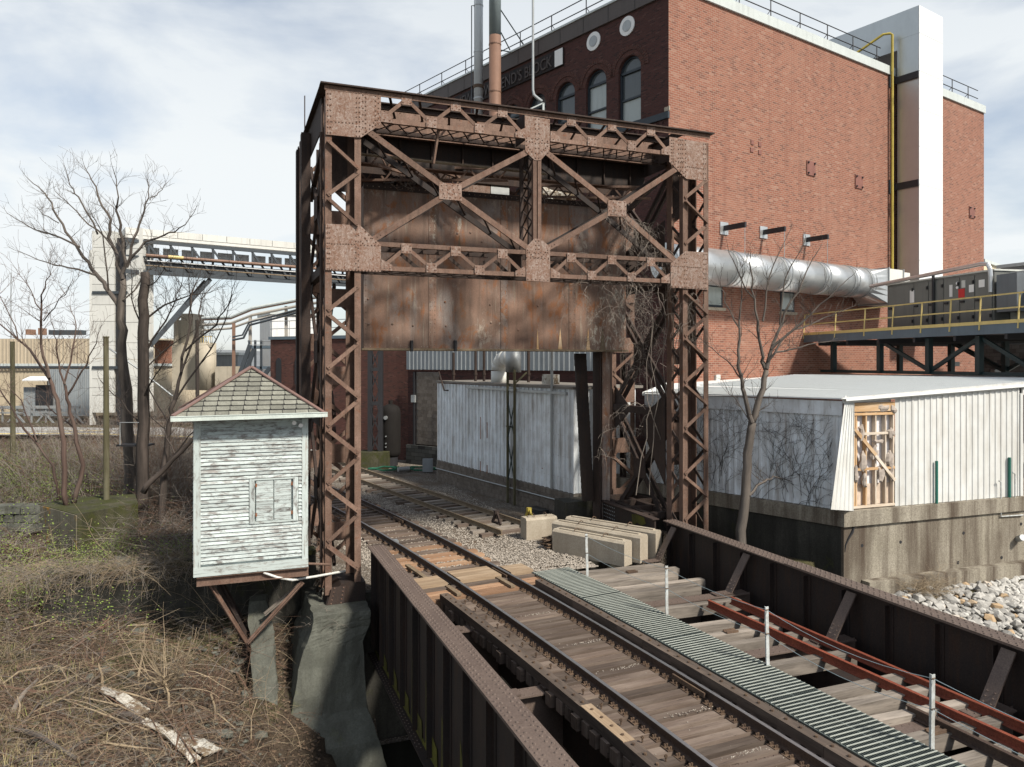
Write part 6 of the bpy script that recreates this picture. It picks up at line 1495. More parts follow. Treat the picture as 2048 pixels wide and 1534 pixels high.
tag(MB().box(at(2038, 840, 49), V3((4, 0, 0)), V3((0, .1, 0)), ZZ * .06).box(at(2038, 858, 49), V3((4, 0, 0)), V3((0, .1, 0)), ZZ * .06).box(at(2043, 866, 49), ZZ * 1.2, V3((.1, 0, 0)), V3((0, .1, 0))).build('iron_fence', MT['greensteel']), 'green iron fence beyond the doorway at the right edge', 'fence')

# ================================================================== LEFT BACKGROUND
t_, p, d, n_ = slabwall('tan_building', -420, 330, 78, 76, -.5, 5.3, 'tanlow', 'long low tan building with a ribbed upper band at the left', 12)
L = 39
for k in range(26): ribbed(p + d * (k * 1.5) + n_ * .15, d, 1.49, 5.35 - p.z + p.z, 8.55, n_, 4, .05, .08).build('siding_panel', MT['tan'], t_)
MB().prism([p + n_ * .05 + ZZ * 8.5 - ZZ * p.z * 0, p + d * L + n_ * .05 + ZZ * 8.5, p + d * L - n_ * 12 + ZZ * 8.5, p - n_ * 12 + ZZ * 8.5], ZZ * .1).build('upper_roof', MT['tan'], t_)
MB().box(p + d * 0 + n_ * .2 + ZZ * 5.6, d * L, n_ * .1, ZZ * .2).build('band_trim', MT['deepsteel'], t_)
g0_ = at(47, 815, 75); g0_.z = .3
bay_ = thing('loading_bay', 'grey ribbed loading bay with a pale door canopy at the foot of the tan building', 'loading bay', g0_)
for k in range(9): ribbed(g0_ + V3((k * .78, 0, -g0_.z)), V3((1, 0, 0)), .77, .3, 5.0 if k > 2 else 3.2, V3((0, -1, 0)), 4, .03, .05).build('siding_panel', MT['greywall'], bay_)
MB().prism([at(44, 762, 74.2), at(104, 762, 74.2), at(96, 755, 75), at(60, 755, 75)], ZZ * .12).build('canopy', MT['whitewall'], bay_); MB().box(at(72, 818, 74.9), V3((1.7, 0, 0)), V3((0, -.06, 0)), ZZ * 2.4).build('doorway', MT['blacksteel'], bay_)
for px0, px1, y0, y1, lb in ((97, 162, 660, 667.5, 'long dark louvred vent on the tan building roof'), (51, 60, 658.5, 667.5, 'small brick chimney on the tan building roof'), (76, 82, 656, 667.5, 'thin brown vent on the tan building roof')):
    tag(MB().box(at(px0, y1 + 2, 78.5), V3(((px1 - px0) * 78.5 / F, 0, 0)), V3((0, 1, 0)), ZZ * ((y1 - y0 + 2) * 78.5 / F)).build('roof_vent', MT['deepsteel' if px1 > 100 else 'pipebrown']), lb, 'roof vent')
tr = thing('steel_trestle', 'low pale steel trestle with crossed braces before the tan building', 'trestle', at(80, 860, 66))
for y, h_ in ((815, .25), (826, .12), (860, .15)): MB().beam(at(-60, y, 66), at(160, y - 1, 66), .2, h_).build('trestle_beam', MT['galvdull'], tr)
for k in range(8): MB().box(at(-55 + k * 29, 862, 66), ZZ * 2.2, V3((.12, 0, 0)), V3((0, .12, 0))).build('trestle_post', MT['galvdull'], tr); MB().beam(at(-55 + k * 29, 826 if k % 2 else 860, 66), at(-26 + k * 29, 860 if k % 2 else 826, 66), .1, .14).build('trestle_brace', MT['galvdull'], tr)
# conveyor bridge on a pale tower
cv = thing('conveyor_bridge', 'long slate coloured conveyor bridge on a tall pale panelled leg', 'conveyor bridge', at(235, 825, 62))
Yc = 62
for (x0, x1, y0, y1, st_) in ((184, 228, 462, 826, 33), (252, 284, 456, 826, 33)):
    y = y0
    while y < y1 - 4:
        hh = min(st_ + (8 if (y // 33) % 2 else 0), y1 - y); a = at(x0, y + hh - .8, Yc); MB().box(a, V3(((x1 - x0) * Yc / F, 0, 0)), V3((0, 2, 0)), ZZ * ((hh - .8) * Yc / F)).build('leg_panel', MT['panelwhite'], cv); y += hh
for y in (585, 735): MB().box(at(184, y + 2.5, Yc - .1), V3((70 * Yc / F, 0, 0)), V3((0, .3, 0)), ZZ * .22).build('leg_beam', MT['deepsteel'], cv)
for x0, x1, y0, m_ in ((234, 251, 476, 'blacksteel'), (179, 184, 500, 'panelwhite')): MB().box(at(x0, 850, Yc), V3(((x1 - x0) * Yc / F, 0, 0)), V3((0, .6, 0)), ZZ * ((850 - y0) * Yc / F)).build('leg_column', MT[m_], cv)
c0 = at(250, 725, Yc - .5); c0.z = 0
def cb(s, z, o=0): return c0 + DL * s + NL * o + ZZ * z
LC = 22
zt_, zb_ = 16.75, 13.15
n = 11
for k in range(n): MB().box(cb(k * LC / n + .02, zt_ - .55, .1), DL * (LC / n - .04), -NL * 2.6, ZZ * .55).build('roof_panel', MT['panelwhite'], cv)
MB().box(cb(0, zt_ - .83, .06), DL * LC, -NL * .1, ZZ * .27).build('eave_trim', MT['panelwhite'], cv)
for k in range(14): MB().box(cb(1.6 + k * 1.5, zt_ - 2.05, -1.3), DL * 1.2, -NL * .1, ZZ * .75).build('back_panel', MT['whitewall'], cv)
for z, w_ in ((zt_ - 1.05, .26), (zb_, .34), (zt_ - 2.3, .12)): MB().beam(cb(0, z), cb(LC, z), .2, w_).build('truss_chord', MT['deepsteel'], cv)
MB().box(cb(1.6, zb_ + .1, -.1), DL * (LC - 1.6), -NL * 2.3, ZZ * .95).build('conveyor_trough', MT['deepsteel'], cv)
for k in range(12):
    s = 1.7 + k * 1.7; MB().box(cb(s, zb_, .02), ZZ * (zt_ - 1.05 - zb_), DL * .16, -NL * .14).build('truss_post', MT['deepsteel'], cv); MB().beam(cb(s, zt_ - 1.15), cb(s + 1.7, zb_ + .1), .1, .16).build('truss_brace', MT['deepsteel'], cv)
MB().tube([cb(1.5, 14.55, .35), cb(LC, 14.45, .35)], .12, 8).build('pipe_run', MT['pipebrown'], cv); MB().tube([cb(3.2, 14.55, .38), cb(4.4, 14.54, .38)], .14, 8).build('pipe_sleeve', MT['yrail'], cv); MB().tube([cb(1.5, 13.7, .35), cb(LC, 13.55, .35)], .06, 6).build('pipe_run', MT['railrust'], cv); MB().beam(cb(1.6, 14.15, .1), cb(LC, 14.0, .1), .1, .07).build('walk_edge', MT['whitewall'], cv)
MB().beam(cb(6.7, 12.95, -.2), at(300, 692, Yc), .22, .34).build('raking_strut', MT['deepsteel'], cv); MB().beam(cb(6.7, 12.95, -2.2), at(300, 692, Yc + 2), .2, .3).build('raking_strut', MT['deepsteel'], cv)
# silos, pipe bridge, white block
sl = thing('silo_plant', 'cluster of beige silos and ducts behind the shack roof', 'silo', at(390, 780, 68))
for x0, x1, y0, y1, Y in ((344, 398, 690, 780, 68), (362, 386, 627, 700, 69), (350, 362, 640, 700, 69.5), (430, 462, 733, 790, 66)): MB().box(at(x0, y1, Y), V3(((x1 - x0) * Y / F, 0, 0)), V3((0, 2.5, 0)), ZZ * ((y1 - y0) * Y / F)).build('silo_bin', MT['beige'], sl)
o = MB().tube([at(413, 780, 67), at(413, 686, 67)], .82, 18).build('silo_tank', MT['beige'], sl); [setattr(q, 'use_smooth', len(q.vertices) == 4) for q in o.data.polygons]
for k in range(5): MB().tube([at(402 + k * 5, 686, 67), at(402 + k * 5, 672, 67)], .025, 4).build('railing_post', MT['yrail'], sl)
MB().tube([at(401, 673, 67), at(424, 673, 67)], .025, 4).build('railing_bar', MT['yrail'], sl)
MB().tube([at(366, 690, 68.5), at(352, 690, 68.5), at(352, 640, 68.5), at(360, 630, 68.5)], .22, 8).build('silo_duct', MT['beige'], sl)
slabwall('far_brick_building', 268, 342, 80, 80, 0, 8.0, 'brick', 'small orange red brick building between the bare trunks', 4)
slabwall('grey_building', 425, 475, 74, 74, 0, 6.4, 'greywall', 'grey building under the pipe bridge', 4)
slabwall('white_annex', 430, 540, 76, 76, 0, 5.0, 'whitewall', 'low white wall building behind the shack roof', 4)
slabwall('white_block', 544, 640, 66, 68, 4, 9.9, 'whitewall', 'white plain penthouse block above the brick annex', 6)
pb = thing('pipe_bridge', 'steel pipe bridge with rising pale pipes left of the tower', 'pipe bridge', at(500, 760, 58))
for dy, r_, m_ in ((0, .12, 'coping'), (14, .11, 'pipe'), (25, .09, 'pipe'), (4, .05, 'pipebrown')):
    MB().tube([at(405, 636 + dy, 60), at(462, 634 + dy * .9, 59), at(505, 616 + dy, 58.5), at(612, 596 + dy * .9, 58), at(660, 588 + dy, 57.5)], r_, 8).build('pipe_run', MT[m_], pb)
MB().tube([at(465, 680, 58), at(487, 676, 58), at(500, 650, 58), at(606, 622, 58)], .09, 6).build('pipe_run', MT['deepsteel'], pb); MB().tube([at(465, 674, 58), at(485, 670, 58), at(498, 645, 58), at(606, 616, 58)], .07, 6).build('pipe_run', MT['deepsteel'], pb)
for x, y0, y1, m_ in ((466, 646, 790, 'pipebrown'), (499, 633, 720, 'pipe'), (571, 612, 690, 'pipe')): MB().box(at(x - 2, y1, 58.5), V3((.2, 0, 0)), V3((0, .2, 0)), ZZ * ((y1 - y0) * 58.5 / F)).build('pipe_post', MT[m_], pb)
ec = thing('stair_tower', 'dark steel stair tower with landings beside the pipe bridge', 'stairs', at(505, 780, 56))
for y, x0, x1 in ((697, 495, 545), (738, 495, 542), (775, 490, 535)): MB().box(at(x0, y, 56), V3(((x1 - x0) * 56 / F, 0, 0)), V3((0, 1.5, 0)), ZZ * .2).build('landing', MT['bluegrey'], ec)
for x in (496, 508, 520, 543): MB().box(at(x, 790, 56), V3((.14, 0, 0)), V3((0, .14, 0)), ZZ * ((790 - 680) * 56 / F)).build('stair_post', MT['deepsteel'], ec)
for a, b_ in (((472, 770), (500, 690)), ((480, 778), (508, 698)), ((510, 775), (540, 735))): MB().beam(at(*a, 56), at(*b_, 56), .15, .3).build('stair_flight', MT['deepsteel'], ec)
for y in (682, 690): MB().tube([at(495, y, 56), at(545, y, 56)], .03, 4).build('railing_bar', MT['galvdull'], ec)
tag(MB().tube([at(22, 770, 420), at(22, 545, 420)], [.5, .25], 5).build('radio_mast', MT['galvdull']), 'very thin distant radio mast at the left edge of the sky', 'mast')
# ================================================================== TERRAIN
def sst(x): x = max(0, min(1, x)); return x * x * (3 - 2 * x)
ctrl = [(0, 1534, 12.5), (-250, 1534, 10.5), (120, 1534, 13), (250, 1534, 14), (400, 1534, 15.3), (560, 1530, 16.6), (0, 1200, 19), (-200, 1200, 18.5), (0, 1080, 21.5), (120, 1130, 20.8), (300, 1235, 19.6), (420, 1250, 19.3),
        (300, 1400, 16.7), (100, 1350, 16), (480, 1400, 17.6), (470, 1230, 20), (0, 1400, 14.8), (200, 1250, 19), (560, 1300, 19.5), (690, 1500, 17.5), (620, 1250, 20), (155, 1116, 21.3), (78, 1112, 22.4), (272, 1104, 22.6), (300, 1225, 20.6), (200, 1230, 20.2), (420, 1220, 21), (530, 1230, 21.3)]
cpts = [at(*c) for c in ctrl] + [uvz(17, 2.4, -3.6), uvz(14, 1.5, -3.9), uvz(11, 0, -4), uvz(12, -2, -3.6), uvz(9, -3, -3.2), uvz(20, 2.3, -2.6), uvz(8, -6, -2.2), uvz(3, -8, -2), uvz(-5, -8, -2.5), uvz(10, -14, -.3), uvz(0, -14, -.5)]
def bank(x, y):
    a = b_ = 0
    for c in cpts:
        w_ = 1 / ((x - c.x) ** 2 + (y - c.y) ** 2 + .25) ** 1.6; a += w_ * c.z; b_ += w_
    return a / b_
def hgt(x, y):
    u = -ts * x + tcn * y; v = tcn * x + ts * y
    p = V3((x, y, 0)); dR = (p - K).dot(KRn); dL = (p - K).dot(KLn)
    zp = -.27 + sst((2.4 - v) / 3.2) * (.62 + .35 * sst((y - 23) / 12)) - .5 * sst((y - 52) / 20) * sst((2.4 - v) / 3.2)
    nz_ = mnoise.noise(V3((x * .5, y * .5, 0)))
    if dR < -.6 and dL < -.6 and x > 8.5: return 1.2
    if v > 13.2 and dR >= -.6 and u < 26 and dL < .6: return max(-1.12 - .40 * max(dR - .35, 0), -4.3) + .05 * nz_
    if (u < 21.85 and v < 2.35) or (x < -10.6 and y < 22.9): return bank(x, y) + .16 * nz_ + .07 * mnoise.noise(V3((x * 2, y * 2, 3)))
    if u < 19.9 and v < 9.6: return -4.3
    if u < 22.3 and 9.6 <= v < 13.3: return -4.0
    if v >= 13.3 and u < 24 and dL >= .6: return max(-2.2 - .2 * (24 - u), -4.3)
    g = .02 * nz_ if v > 2.4 else .10 * nz_ + .04 * mnoise.noise(V3((x * 2.2, y * 2.2, 1)))
    if x < -9 and y > 24: g += .15 * nz_
    return zp + g
def axis(a, b_, st_, far_lo, far_hi, gr_=1.35):
    o = []; x = a
    while x <= b_: o.append(x); x += st_
    s = st_; x = b_
    while x < far_hi: s *= gr_; x += s; o.append(x)
    s = st_; x = a
    while x > far_lo: s *= gr_; x -= s; o.insert(0, x)
    return o
xs_, ys_ = axis(-19, 19, .27, -2600, 2600), axis(7, 30, .27, -300, 3000)
me = bpy.data.meshes.new('ground'); vv, ff, mi = [], [], []
for y in ys_:
    for x in xs_: vv.append((x, y, hgt(x, y)))
W_ = len(xs_)
for j in range(len(ys_) - 1):
    for i in range(W_ - 1):
        ff.append((j * W_ + i, j * W_ + i + 1, (j + 1) * W_ + i + 1, (j + 1) * W_ + i))
        x, y = (xs_[i] + xs_[i + 1]) / 2, (ys_[j] + ys_[j + 1]) / 2; u = -ts * x + tcn * y; v = tcn * x + ts * y
        mi.append(1 if (u > 19.2 and v > 2.2 - .1 * max(0, u - 22) and v < 30 and y < 75) else (2 if y > 75 or (x > 11 and y > 24) else 0))
me.from_pydata(vv, [], ff)
for m_ in ('ground', 'gravel', 'road'): me.materials.append(MT[m_])
me.polygons.foreach_set('material_index', mi); me.polygons.foreach_set('use_smooth', [True] * len(ff)); me.update()
go = bpy.data.objects.new('ground', me); C.objects.link(go); structure(go)
structure(MB().face([uvz(-60, 14, -4.22), uvz(19.3, 14, -4.22), uvz(19.3, -9, -4.22), uvz(-60, -9, -4.22)]).build('creek', MT['water']))
rd_ = MB(); yl = MB()
for k in range(14):
    def rp_(s, w__): return V3((-70 + s * 4.6, 50.5 - s * .28 + w__, hgt(-70 + s * 4.6, 50.5 - s * .28 + w__) + .30))
    rd_.face([rp_(k, 0), rp_(k + 1, 0), rp_(k + 1, 6), rp_(k, 6)])
    for w__ in (.3, 2.6): yl.face([rp_(k, w__) + ZZ * .012, rp_(k + 1, w__) + ZZ * .012, rp_(k + 1, w__ + .18) + ZZ * .012, rp_(k, w__ + .18) + ZZ * .012])
structure(rd_.build('yard_road', MT['road'])); structure(yl.build('road_lines', MT['yline']))
hb = MB(); px_ = [-1800 + k * 60 for k in range(70)]
hz_ = [22 + 14 * mnoise.noise(V3((k * .21, 2, 0))) + 5 * mnoise.noise(V3((k * .9, 5, 0))) for k in range(70)]
for k in range(69): hb.face([V3((px_[k], 1000, 0)), V3((px_[k + 1], 1000, 0)), V3((px_[k + 1], 1200, hz_[k + 1])), V3((px_[k], 1200, hz_[k]))]).face([V3((px_[k], 1200, hz_[k])), V3((px_[k + 1], 1200, hz_[k + 1])), V3((px_[k + 1], 2200, 5)), V3((px_[k], 2200, 5))])
structure(hb.build('hills', MT['hill']))
def lump(p, sx, sy, sz, seed, b, rough=.35):
    """small irregular stone (20 faces of an icosahedron)"""
    g = 1.618; V_ = [(-1, g, 0), (1, g, 0), (-1, -g, 0), (1, -g, 0), (0, -1, g), (0, 1, g), (0, -1, -g), (0, 1, -g), (g, 0, -1), (g, 0, 1), (-g, 0, -1), (-g, 0, 1)]
    F_ = [(0, 11, 5), (0, 5, 1), (0, 1, 7), (0, 7, 10), (0, 10, 11), (1, 5, 9), (5, 11, 4), (11, 10, 2), (10, 7, 6), (7, 1, 8), (3, 9, 4), (3, 4, 2), (3, 2, 6), (3, 6, 8), (3, 8, 9), (4, 9, 5), (2, 4, 11), (6, 2, 10), (8, 6, 7), (9, 8, 1)]
    i = len(b.v); r_ = random.Random(seed); c, s = math.cos(seed * 1.7), math.sin(seed * 1.7)
    for v in V_:
        k = (1 + r_.uniform(-rough, rough)) / 1.9; x, y, z = v[0] * sx * k, v[1] * sy * k, v[2] * sz * k
        b.v.append(V3((p[0] + x * c - y * s, p[1] + x * s + y * c, p[2] + z)))
    for f in F_: b.f.append([i + q for q in f]); b.uv.append(None)
# riprap: the larger stones one by one, the filling between them as stuff
rr = random.Random(3); srcs = []
for k in range(7):
    b = MB(); lump((0, 0, 0), .17 + .02 * (k % 3), .13 + .02 * (k % 2), .10 + .012 * (k % 3), k + 1, b, .3); srcs.append(b)
meshes = []
fill = MB(); cnt = 0
for a in range(60):
    for c in range(26):
        s = 1.4 + a * .17 + rr.uniform(-.06, .06); o_ = .46 + c * .17 + rr.uniform(-.06, .06)
        p = kr(s, 0, o_); z = hgt(p.x, p.y)
        px = CX + p.x / p.y * F; py = HZ + (H - z) / p.y * F
        vis = 1800 < px < 2075 and py < 1310 and py < 1160 + (px - 1760) * .42 + 60
        if vis and cnt < 290:
            k = rr.randrange(7)
            if len(meshes) <= k or True:
                key = [m for m in meshes if m[0] == k]
                if not key: o = srcs[k].build('rock', MT['stone'], None); meshes.append((k, o.data))
                else: o = bpy.data.objects.new('rock', key[0][1]); C.objects.link(o)
            o.location = (p.x, p.y, z + .07 + rr.uniform(-.02, .05)); o.rotation_euler = (rr.uniform(-.5, .5), rr.uniform(-.5, .5), rr.uniform(0, 6)); sc = rr.choice((.45, .6, .7, .85, 1.0, 1.25)) * rr.uniform(.85, 1.1); o.scale = (sc, sc, sc)
            tag(o, 'pale angular riprap stone on the slope below the concrete foundation wall', 'stone', 'riprap stones below the shed foundation'); cnt += 1
        else: lump((p.x, p.y, z + .03), .13, .11, .09, a * 31 + c, fill)
for k in range(500):
    p = kr(rr.uniform(1.4, 11), 0, rr.uniform(.4, 4.8)); lump((p.x, p.y, hgt(p.x, p.y) + .02), rr.uniform(.05, .1), rr.uniform(.05, .09), .06, k + 7, fill)
stuff(fill.build('small_riprap', MT['stone']))
# ballast stones between the tracks
bl = MB()
def octa(b, p, r_):
    i = len(b.v); a = rr.uniform(0, 6); c, s = math.cos(a) * r_, math.sin(a) * r_
    b.v.extend([V3((p[0] + c, p[1] + s, p[2])), V3((p[0] - s, p[1] + c, p[2] + r_ * .2)), V3((p[0] - c, p[1] - s, p[2])), V3((p[0] + s, p[1] - c, p[2])), V3((p[0], p[1], p[2] + r_ * .8))])
    for f in ((0, 1, 4), (1, 2, 4), (2, 3, 4), (3, 0, 4)): b.f.append([i + q for q in f]); b.uv.append(None)
for k in range(22000):
    u = 19.45 + 15 * rr.random() ** 1.7; v = rr.uniform(vtrack(u) - 2.2, 10.2)
    p = uvz(u, v, 0); z = hgt(p.x, p.y)
    if z < -.6: z = -.3
    if (u < 20 and v > 8.4) and u < 19.5: continue
    octa(bl, (p.x, p.y, z + .012 + (.02 if abs(v - vtrack(u)) < .62 and rr.random() < .5 else 0)), rr.uniform(.018, .04))
for u0 in (16.0, 14.0, 12.6, 10.6, 9.2):
    for k in range(55):
        p, d, n = ptrack(u0 + rr.uniform(-.05, .05), rr.gauss(.2, .28), -.165); octa(bl, p, rr.uniform(.008, .016))
for k in range(90):
    p, d, n = ptrack(rr.uniform(6, 18), rr.uniform(-1.3, 1.3), -.165); octa(bl, p, rr.uniform(.007, .014))
stuff(bl.build('ballast_stones', MT['ballast']))

# ================================================================== BARE TREES
def branch(b, p, d, r_, L, lvl, rg, up=.25, n=4, wob=.16, kids=3):
    pts = [p]; rad = [r_]; q = p; d = d.normalized(); segs = 5 if lvl > 1 else 4
    for k in range(segs):
        d = (d + V3((rg.gauss(0, wob), rg.gauss(0, wob), rg.gauss(0, wob) + up * .18))).normalized()
        q = q + d * (L / segs); pts.append(q); rad.append(max(r_ * (1 - .8 * (k + 1) / segs), .0035))
    b.tube(pts, rad, n if lvl > 1 else 3, cap=False)
    if lvl <= 0: return
    for k in range(kids):
        f = rg.uniform(.25, 1.0); i = min(int(f * segs), segs - 1); base = pts[i].lerp(pts[i + 1], f * segs - i); dd = (pts[i + 1] - pts[i]).normalized()
        a = dd.orthogonal().normalized(); a.rotate(__import__('mathutils').Quaternion(dd, rg.uniform(0, 6.28)))
        nd = (dd * .8 + a * rg.uniform(.5, .95) + ZZ * up * .6).normalized()
        branch(b, base, nd, max(rad[i] * .6, .004), L * rg.uniform(.42, .7), lvl - 1, rg, up, n, wob, kids)
def tree(name, label, base, limbs, Y, mat, twmat, seed, lvl=2, kids=3, per=1.6, L0=.9, spread=1.2, group=None, up=.3):
    rg = random.Random(seed); t_ = thing(name, label, 'tree', base, group); tk_, cr = MB(), MB()
    for li, (pts, r0, r1) in enumerate(limbs):
        yo = 0 if li == 0 else rg.uniform(-spread, spread); m = len(pts); P = []
        for k, (x, y) in enumerate(pts): P.append(at(x, y, Y + yo * (k / max(m - 1, 1)) + rg.uniform(-.05, .05)))
        fine = []
        for k in range(m - 1):
            for s in range(3): fine.append(P[k].lerp(P[k + 1], s / 3) + V3((rg.gauss(0, .025), rg.gauss(0, .03), rg.gauss(0, .02))))
        fine.append(P[-1]); R_ = [r0 + (r1 - r0) * k / (len(fine) - 1) for k in range(len(fine))]
        (tk_ if li == 0 or r0 > .09 else cr).tube(fine, R_, 8 if r0 > .05 else 5)
        if li == 0: continue
        tot = sum((fine[k + 1] - fine[k]).length for k in range(len(fine) - 1)); nk = int(tot * per) + 2
        for k in range(nk):
            f = rg.uniform(.22, 1); i = min(int(f * (len(fine) - 1)), len(fine) - 2); dd = (fine[i + 1] - fine[i]).normalized(); a = V3((rg.uniform(-1, 1), rg.uniform(-1, 1), rg.uniform(-.3, 1))).normalized()
            branch(cr, fine[i], (dd * .7 + a).normalized(), min(max(R_[i] * .42, .0065), .014), L0 * rg.uniform(.6, 1.3), lvl - 1 if f > .5 else lvl, rg, up, kids=kids)
        branch(cr, fine[-1], (fine[-1] - fine[-2]), R_[-1], L0 * .7, 1, rg, up, kids=kids)
    tk_.build('trunk', MT[mat], t_, smooth=True); cr.build('crown', MT[twmat], t_)
    return t_
tree('bare_tree', 'big bare grey tree fanning out in front of the pale conveyor leg', at(264, 1010, 26),
     [([(264, 1040), (258, 900), (252, 780), (243, 684), (241, 618), (246, 558)], .24, .10),
      ([(241, 618), (213, 575), (190, 548), (173, 525), (150, 490), (125, 450), (100, 405), (85, 382), (56, 357)], .085, .012), ([(190, 548), (135, 535), (95, 528), (38, 503)], .04, .010), ([(160, 495), (100, 468), (60, 455), (14, 426)], .04, .010),
      ([(246, 558), (233, 515), (220, 475), (218, 440), (200, 400), (185, 360), (168, 330)], .08, .010), ([(246, 558), (250, 525), (240, 463), (233, 420), (236, 395), (226, 337)], .07, .010), ([(253, 533), (270, 475), (280, 435), (298, 395), (295, 360)], .055, .010),
      ([(298, 400), (318, 385), (335, 365)], .02, .008), ([(252, 533), (288, 485), (325, 470), (360, 457), (388, 425)], .05, .010), ([(225, 490), (180, 450), (140, 410), (110, 382)], .035, .010), ([(195, 470), (160, 395), (140, 370), (132, 341)], .035, .010),
      ([(220, 580), (205, 470), (180, 420)], .03, .01), ([(250, 600), (300, 540), (340, 520)], .03, .01), ([(120, 445), (85, 430), (75, 415)], .02, .008)], 26, 'bark', 'bark', 11, lvl=2, kids=3, per=3.2, L0=.72, spread=1.8)
tree('vine_trunk', 'thick dark vine covered trunk standing right of the big grey tree', at(282, 1100, 25),
     [([(283, 1110), (281, 980), (284, 850), (286, 700), (287, 600), (290, 545)], .22, .14), ([(290, 640), (330, 610), (380, 590), (420, 585)], .04, .01), ([(292, 700), (330, 640), (350, 600), (365, 560)], .04, .01), ([(280, 660), (265, 600), (262, 540)], .03, .01),
      ([(288, 740), (340, 690), (390, 660)], .03, .008), ([(286, 580), (315, 560), (330, 530)], .03, .008), ([(286, 800), (310, 750), (330, 720)], .03, .01), ([(284, 860), (240, 800), (200, 760)], .03, .01)], 25, 'barkdark', 'barkdark', 12, lvl=2, kids=4, per=4.5, L0=.75)
tree('bare_tree', 'dark bare tree with upswept branches rising behind the shack roof', at(326, 1090, 24.5),
     [([(318, 1095), (325, 984), (332, 925), (338, 850), (350, 800)], .13, .07), ([(350, 800), (362, 745), (378, 650), (383, 590), (400, 548)], .06, .01), ([(362, 745), (400, 640), (400, 600), (435, 563)], .04, .008), ([(370, 700), (430, 650), (455, 610), (472, 560)], .035, .008), ([(350, 800), (420, 700), (450, 640), (465, 590)], .035, .008),
      ([(340, 850), (300, 780), (290, 720)], .03, .01), ([(385, 650), (380, 600), (378, 555)], .02, .008), ([(340, 920), (400, 850), (420, 800)], .03, .01)], 24.5, 'barkdark', 'barkdark', 13, lvl=2, kids=3, per=3.4, L0=.8)
tree('leaning_tree', 'dark leaning limb crossing low between the trunks and the shack', at(292, 970, 24), [([(286, 985), (320, 945), (360, 905), (392, 872)], .10, .06), ([(392, 872), (420, 840), (440, 800)], .05, .01), ([(350, 910), (330, 860), (300, 830)], .03, .01)], 24, 'barkdark', 'barkdark', 14, per=2, L0=.8)
tree('sapling', 'tall reddish sapling with a thin upright top at the left', at(130, 1015, 23), [([(130, 1012), (128, 940), (124, 860), (112, 800), (98, 755)], .085, .05), ([(98, 755), (60, 700), (20, 665), (-20, 630)], .05, .012), ([(98, 755), (83, 690), (80, 620), (90, 575), (100, 538)], .05, .008), ([(80, 620), (62, 583), (30, 535)], .02, .006), ([(90, 640), (120, 600), (145, 560)], .02, .006), ([(40, 680), (10, 610), (0, 580)], .02, .006)], 23, 'barkred', 'barkred', 15, lvl=2, kids=3, per=3.2, L0=.85)
tree('sapling', 'reddish twin sapling forking low in front of the grey loading bay', at(150, 1015, 23.4), [([(148, 1012), (163, 930), (150, 860), (136, 810), (130, 770)], .075, .04), ([(130, 770), (118, 730), (112, 680), (105, 650)], .035, .008), ([(133, 790), (165, 740), (185, 700), (200, 660)], .035, .008), ([(130, 770), (145, 700), (152, 650), (140, 610)], .035, .008), ([(150, 860), (110, 830), (80, 790)], .03, .008)], 23.4, 'barkred', 'barkred', 16, lvl=2, kids=3, per=3.4, L0=.8)
tree('sapling', 'thin sapling leaning left beside the mossy foundation', at(60, 1000, 24.5), [([(120, 1000), (105, 930), (60, 870), (30, 830)], .05, .03), ([(30, 830), (0, 780), (-30, 740)], .03, .008), ([(70, 880), (40, 800), (10, 760)], .03, .008)], 24.5, 'barkred', 'barkred', 17, lvl=2, kids=3, per=3.4, L0=.8)
tree('bare_tree', 'bare forked tree standing before the vine covered shed wall', at(1483, 1075, 22.3), [([(1481, 1120), (1485, 1060), (1491, 980), (1496, 906), (1504.6, 845)], .16, .115), ([(1504, 845), (1490, 794), (1485, 765), (1476, 718), (1477, 661), (1481, 604), (1485, 553)], .075, .010), ([(1504, 845), (1522, 794), (1533, 740)], .105, .075), ([(1533, 738), (1524, 715), (1517, 661), (1508, 597), (1503, 540), (1501, 509)], .055, .010),
      ([(1533, 738), (1546, 689), (1571, 626), (1606, 562), (1638, 499)], .06, .010), ([(1542, 699), (1590, 657), (1637, 610), (1698, 556)], .045, .010), ([(1552, 705), (1596, 695), (1660, 683)], .03, .010), ([(1536, 724), (1574, 667), (1622, 648), (1698, 616)], .04, .010), ([(1524, 642), (1536, 562), (1577, 467)], .035, .008),
      ([(1496, 990), (1527, 961), (1546, 954), (1583, 963)], .05, .01), ([(1486, 765), (1455, 720), (1415, 690)], .025, .008), ([(1480, 660), (1450, 600), (1440, 560)], .025, .008), ([(1560, 650), (1570, 560), (1610, 480)], .03, .008), ([(1508, 600), (1470, 530), (1455, 490)], .025, .008), ([(1510, 860), (1470, 800), (1455, 780)], .02, .008)], 22.3, 'bark', 'bark', 18, lvl=2, kids=3, per=3.0, L0=.58, spread=.7)
def pole(x, y0, y1, w__, Y, m_, label):
    t_ = thing('wood_pole', label, 'pole', at(x, y0, Y)); p, q = at(x, y0, Y), at(x - 1, y1, Y); r_ = w__ / 2 * Y / F
    MB().tube([p, p.lerp(q, .5), q], [r_ * 1.08, r_, r_ * .92], 12).build('pole_shaft', MT[m_], t_); return t_, p, q, r_
t_, p, q, r_ = pole(213, 1010, 674, 11, 24, 'pole', 'green mossy wooden pole with a cut top before the white conveyor leg')
MB().tube([q - ZZ * .02, q + ZZ * .02], r_ * 1.15, 12).build('pole_cap', MT['pole'], t_); MB().tube([p + ZZ * .05 + ZZ * 0, p + ZZ * .12], r_ * 1.12, 12).build('yellow_band', MT['yrail'], t_)
pole(26, 905, 683, 9, 30, 'pole', 'short mossy wooden pole at the left edge before the tan building'); pole(395, 800, 640, 7, 38, 'barkdark', 'dark wooden pole in front of the beige silos')
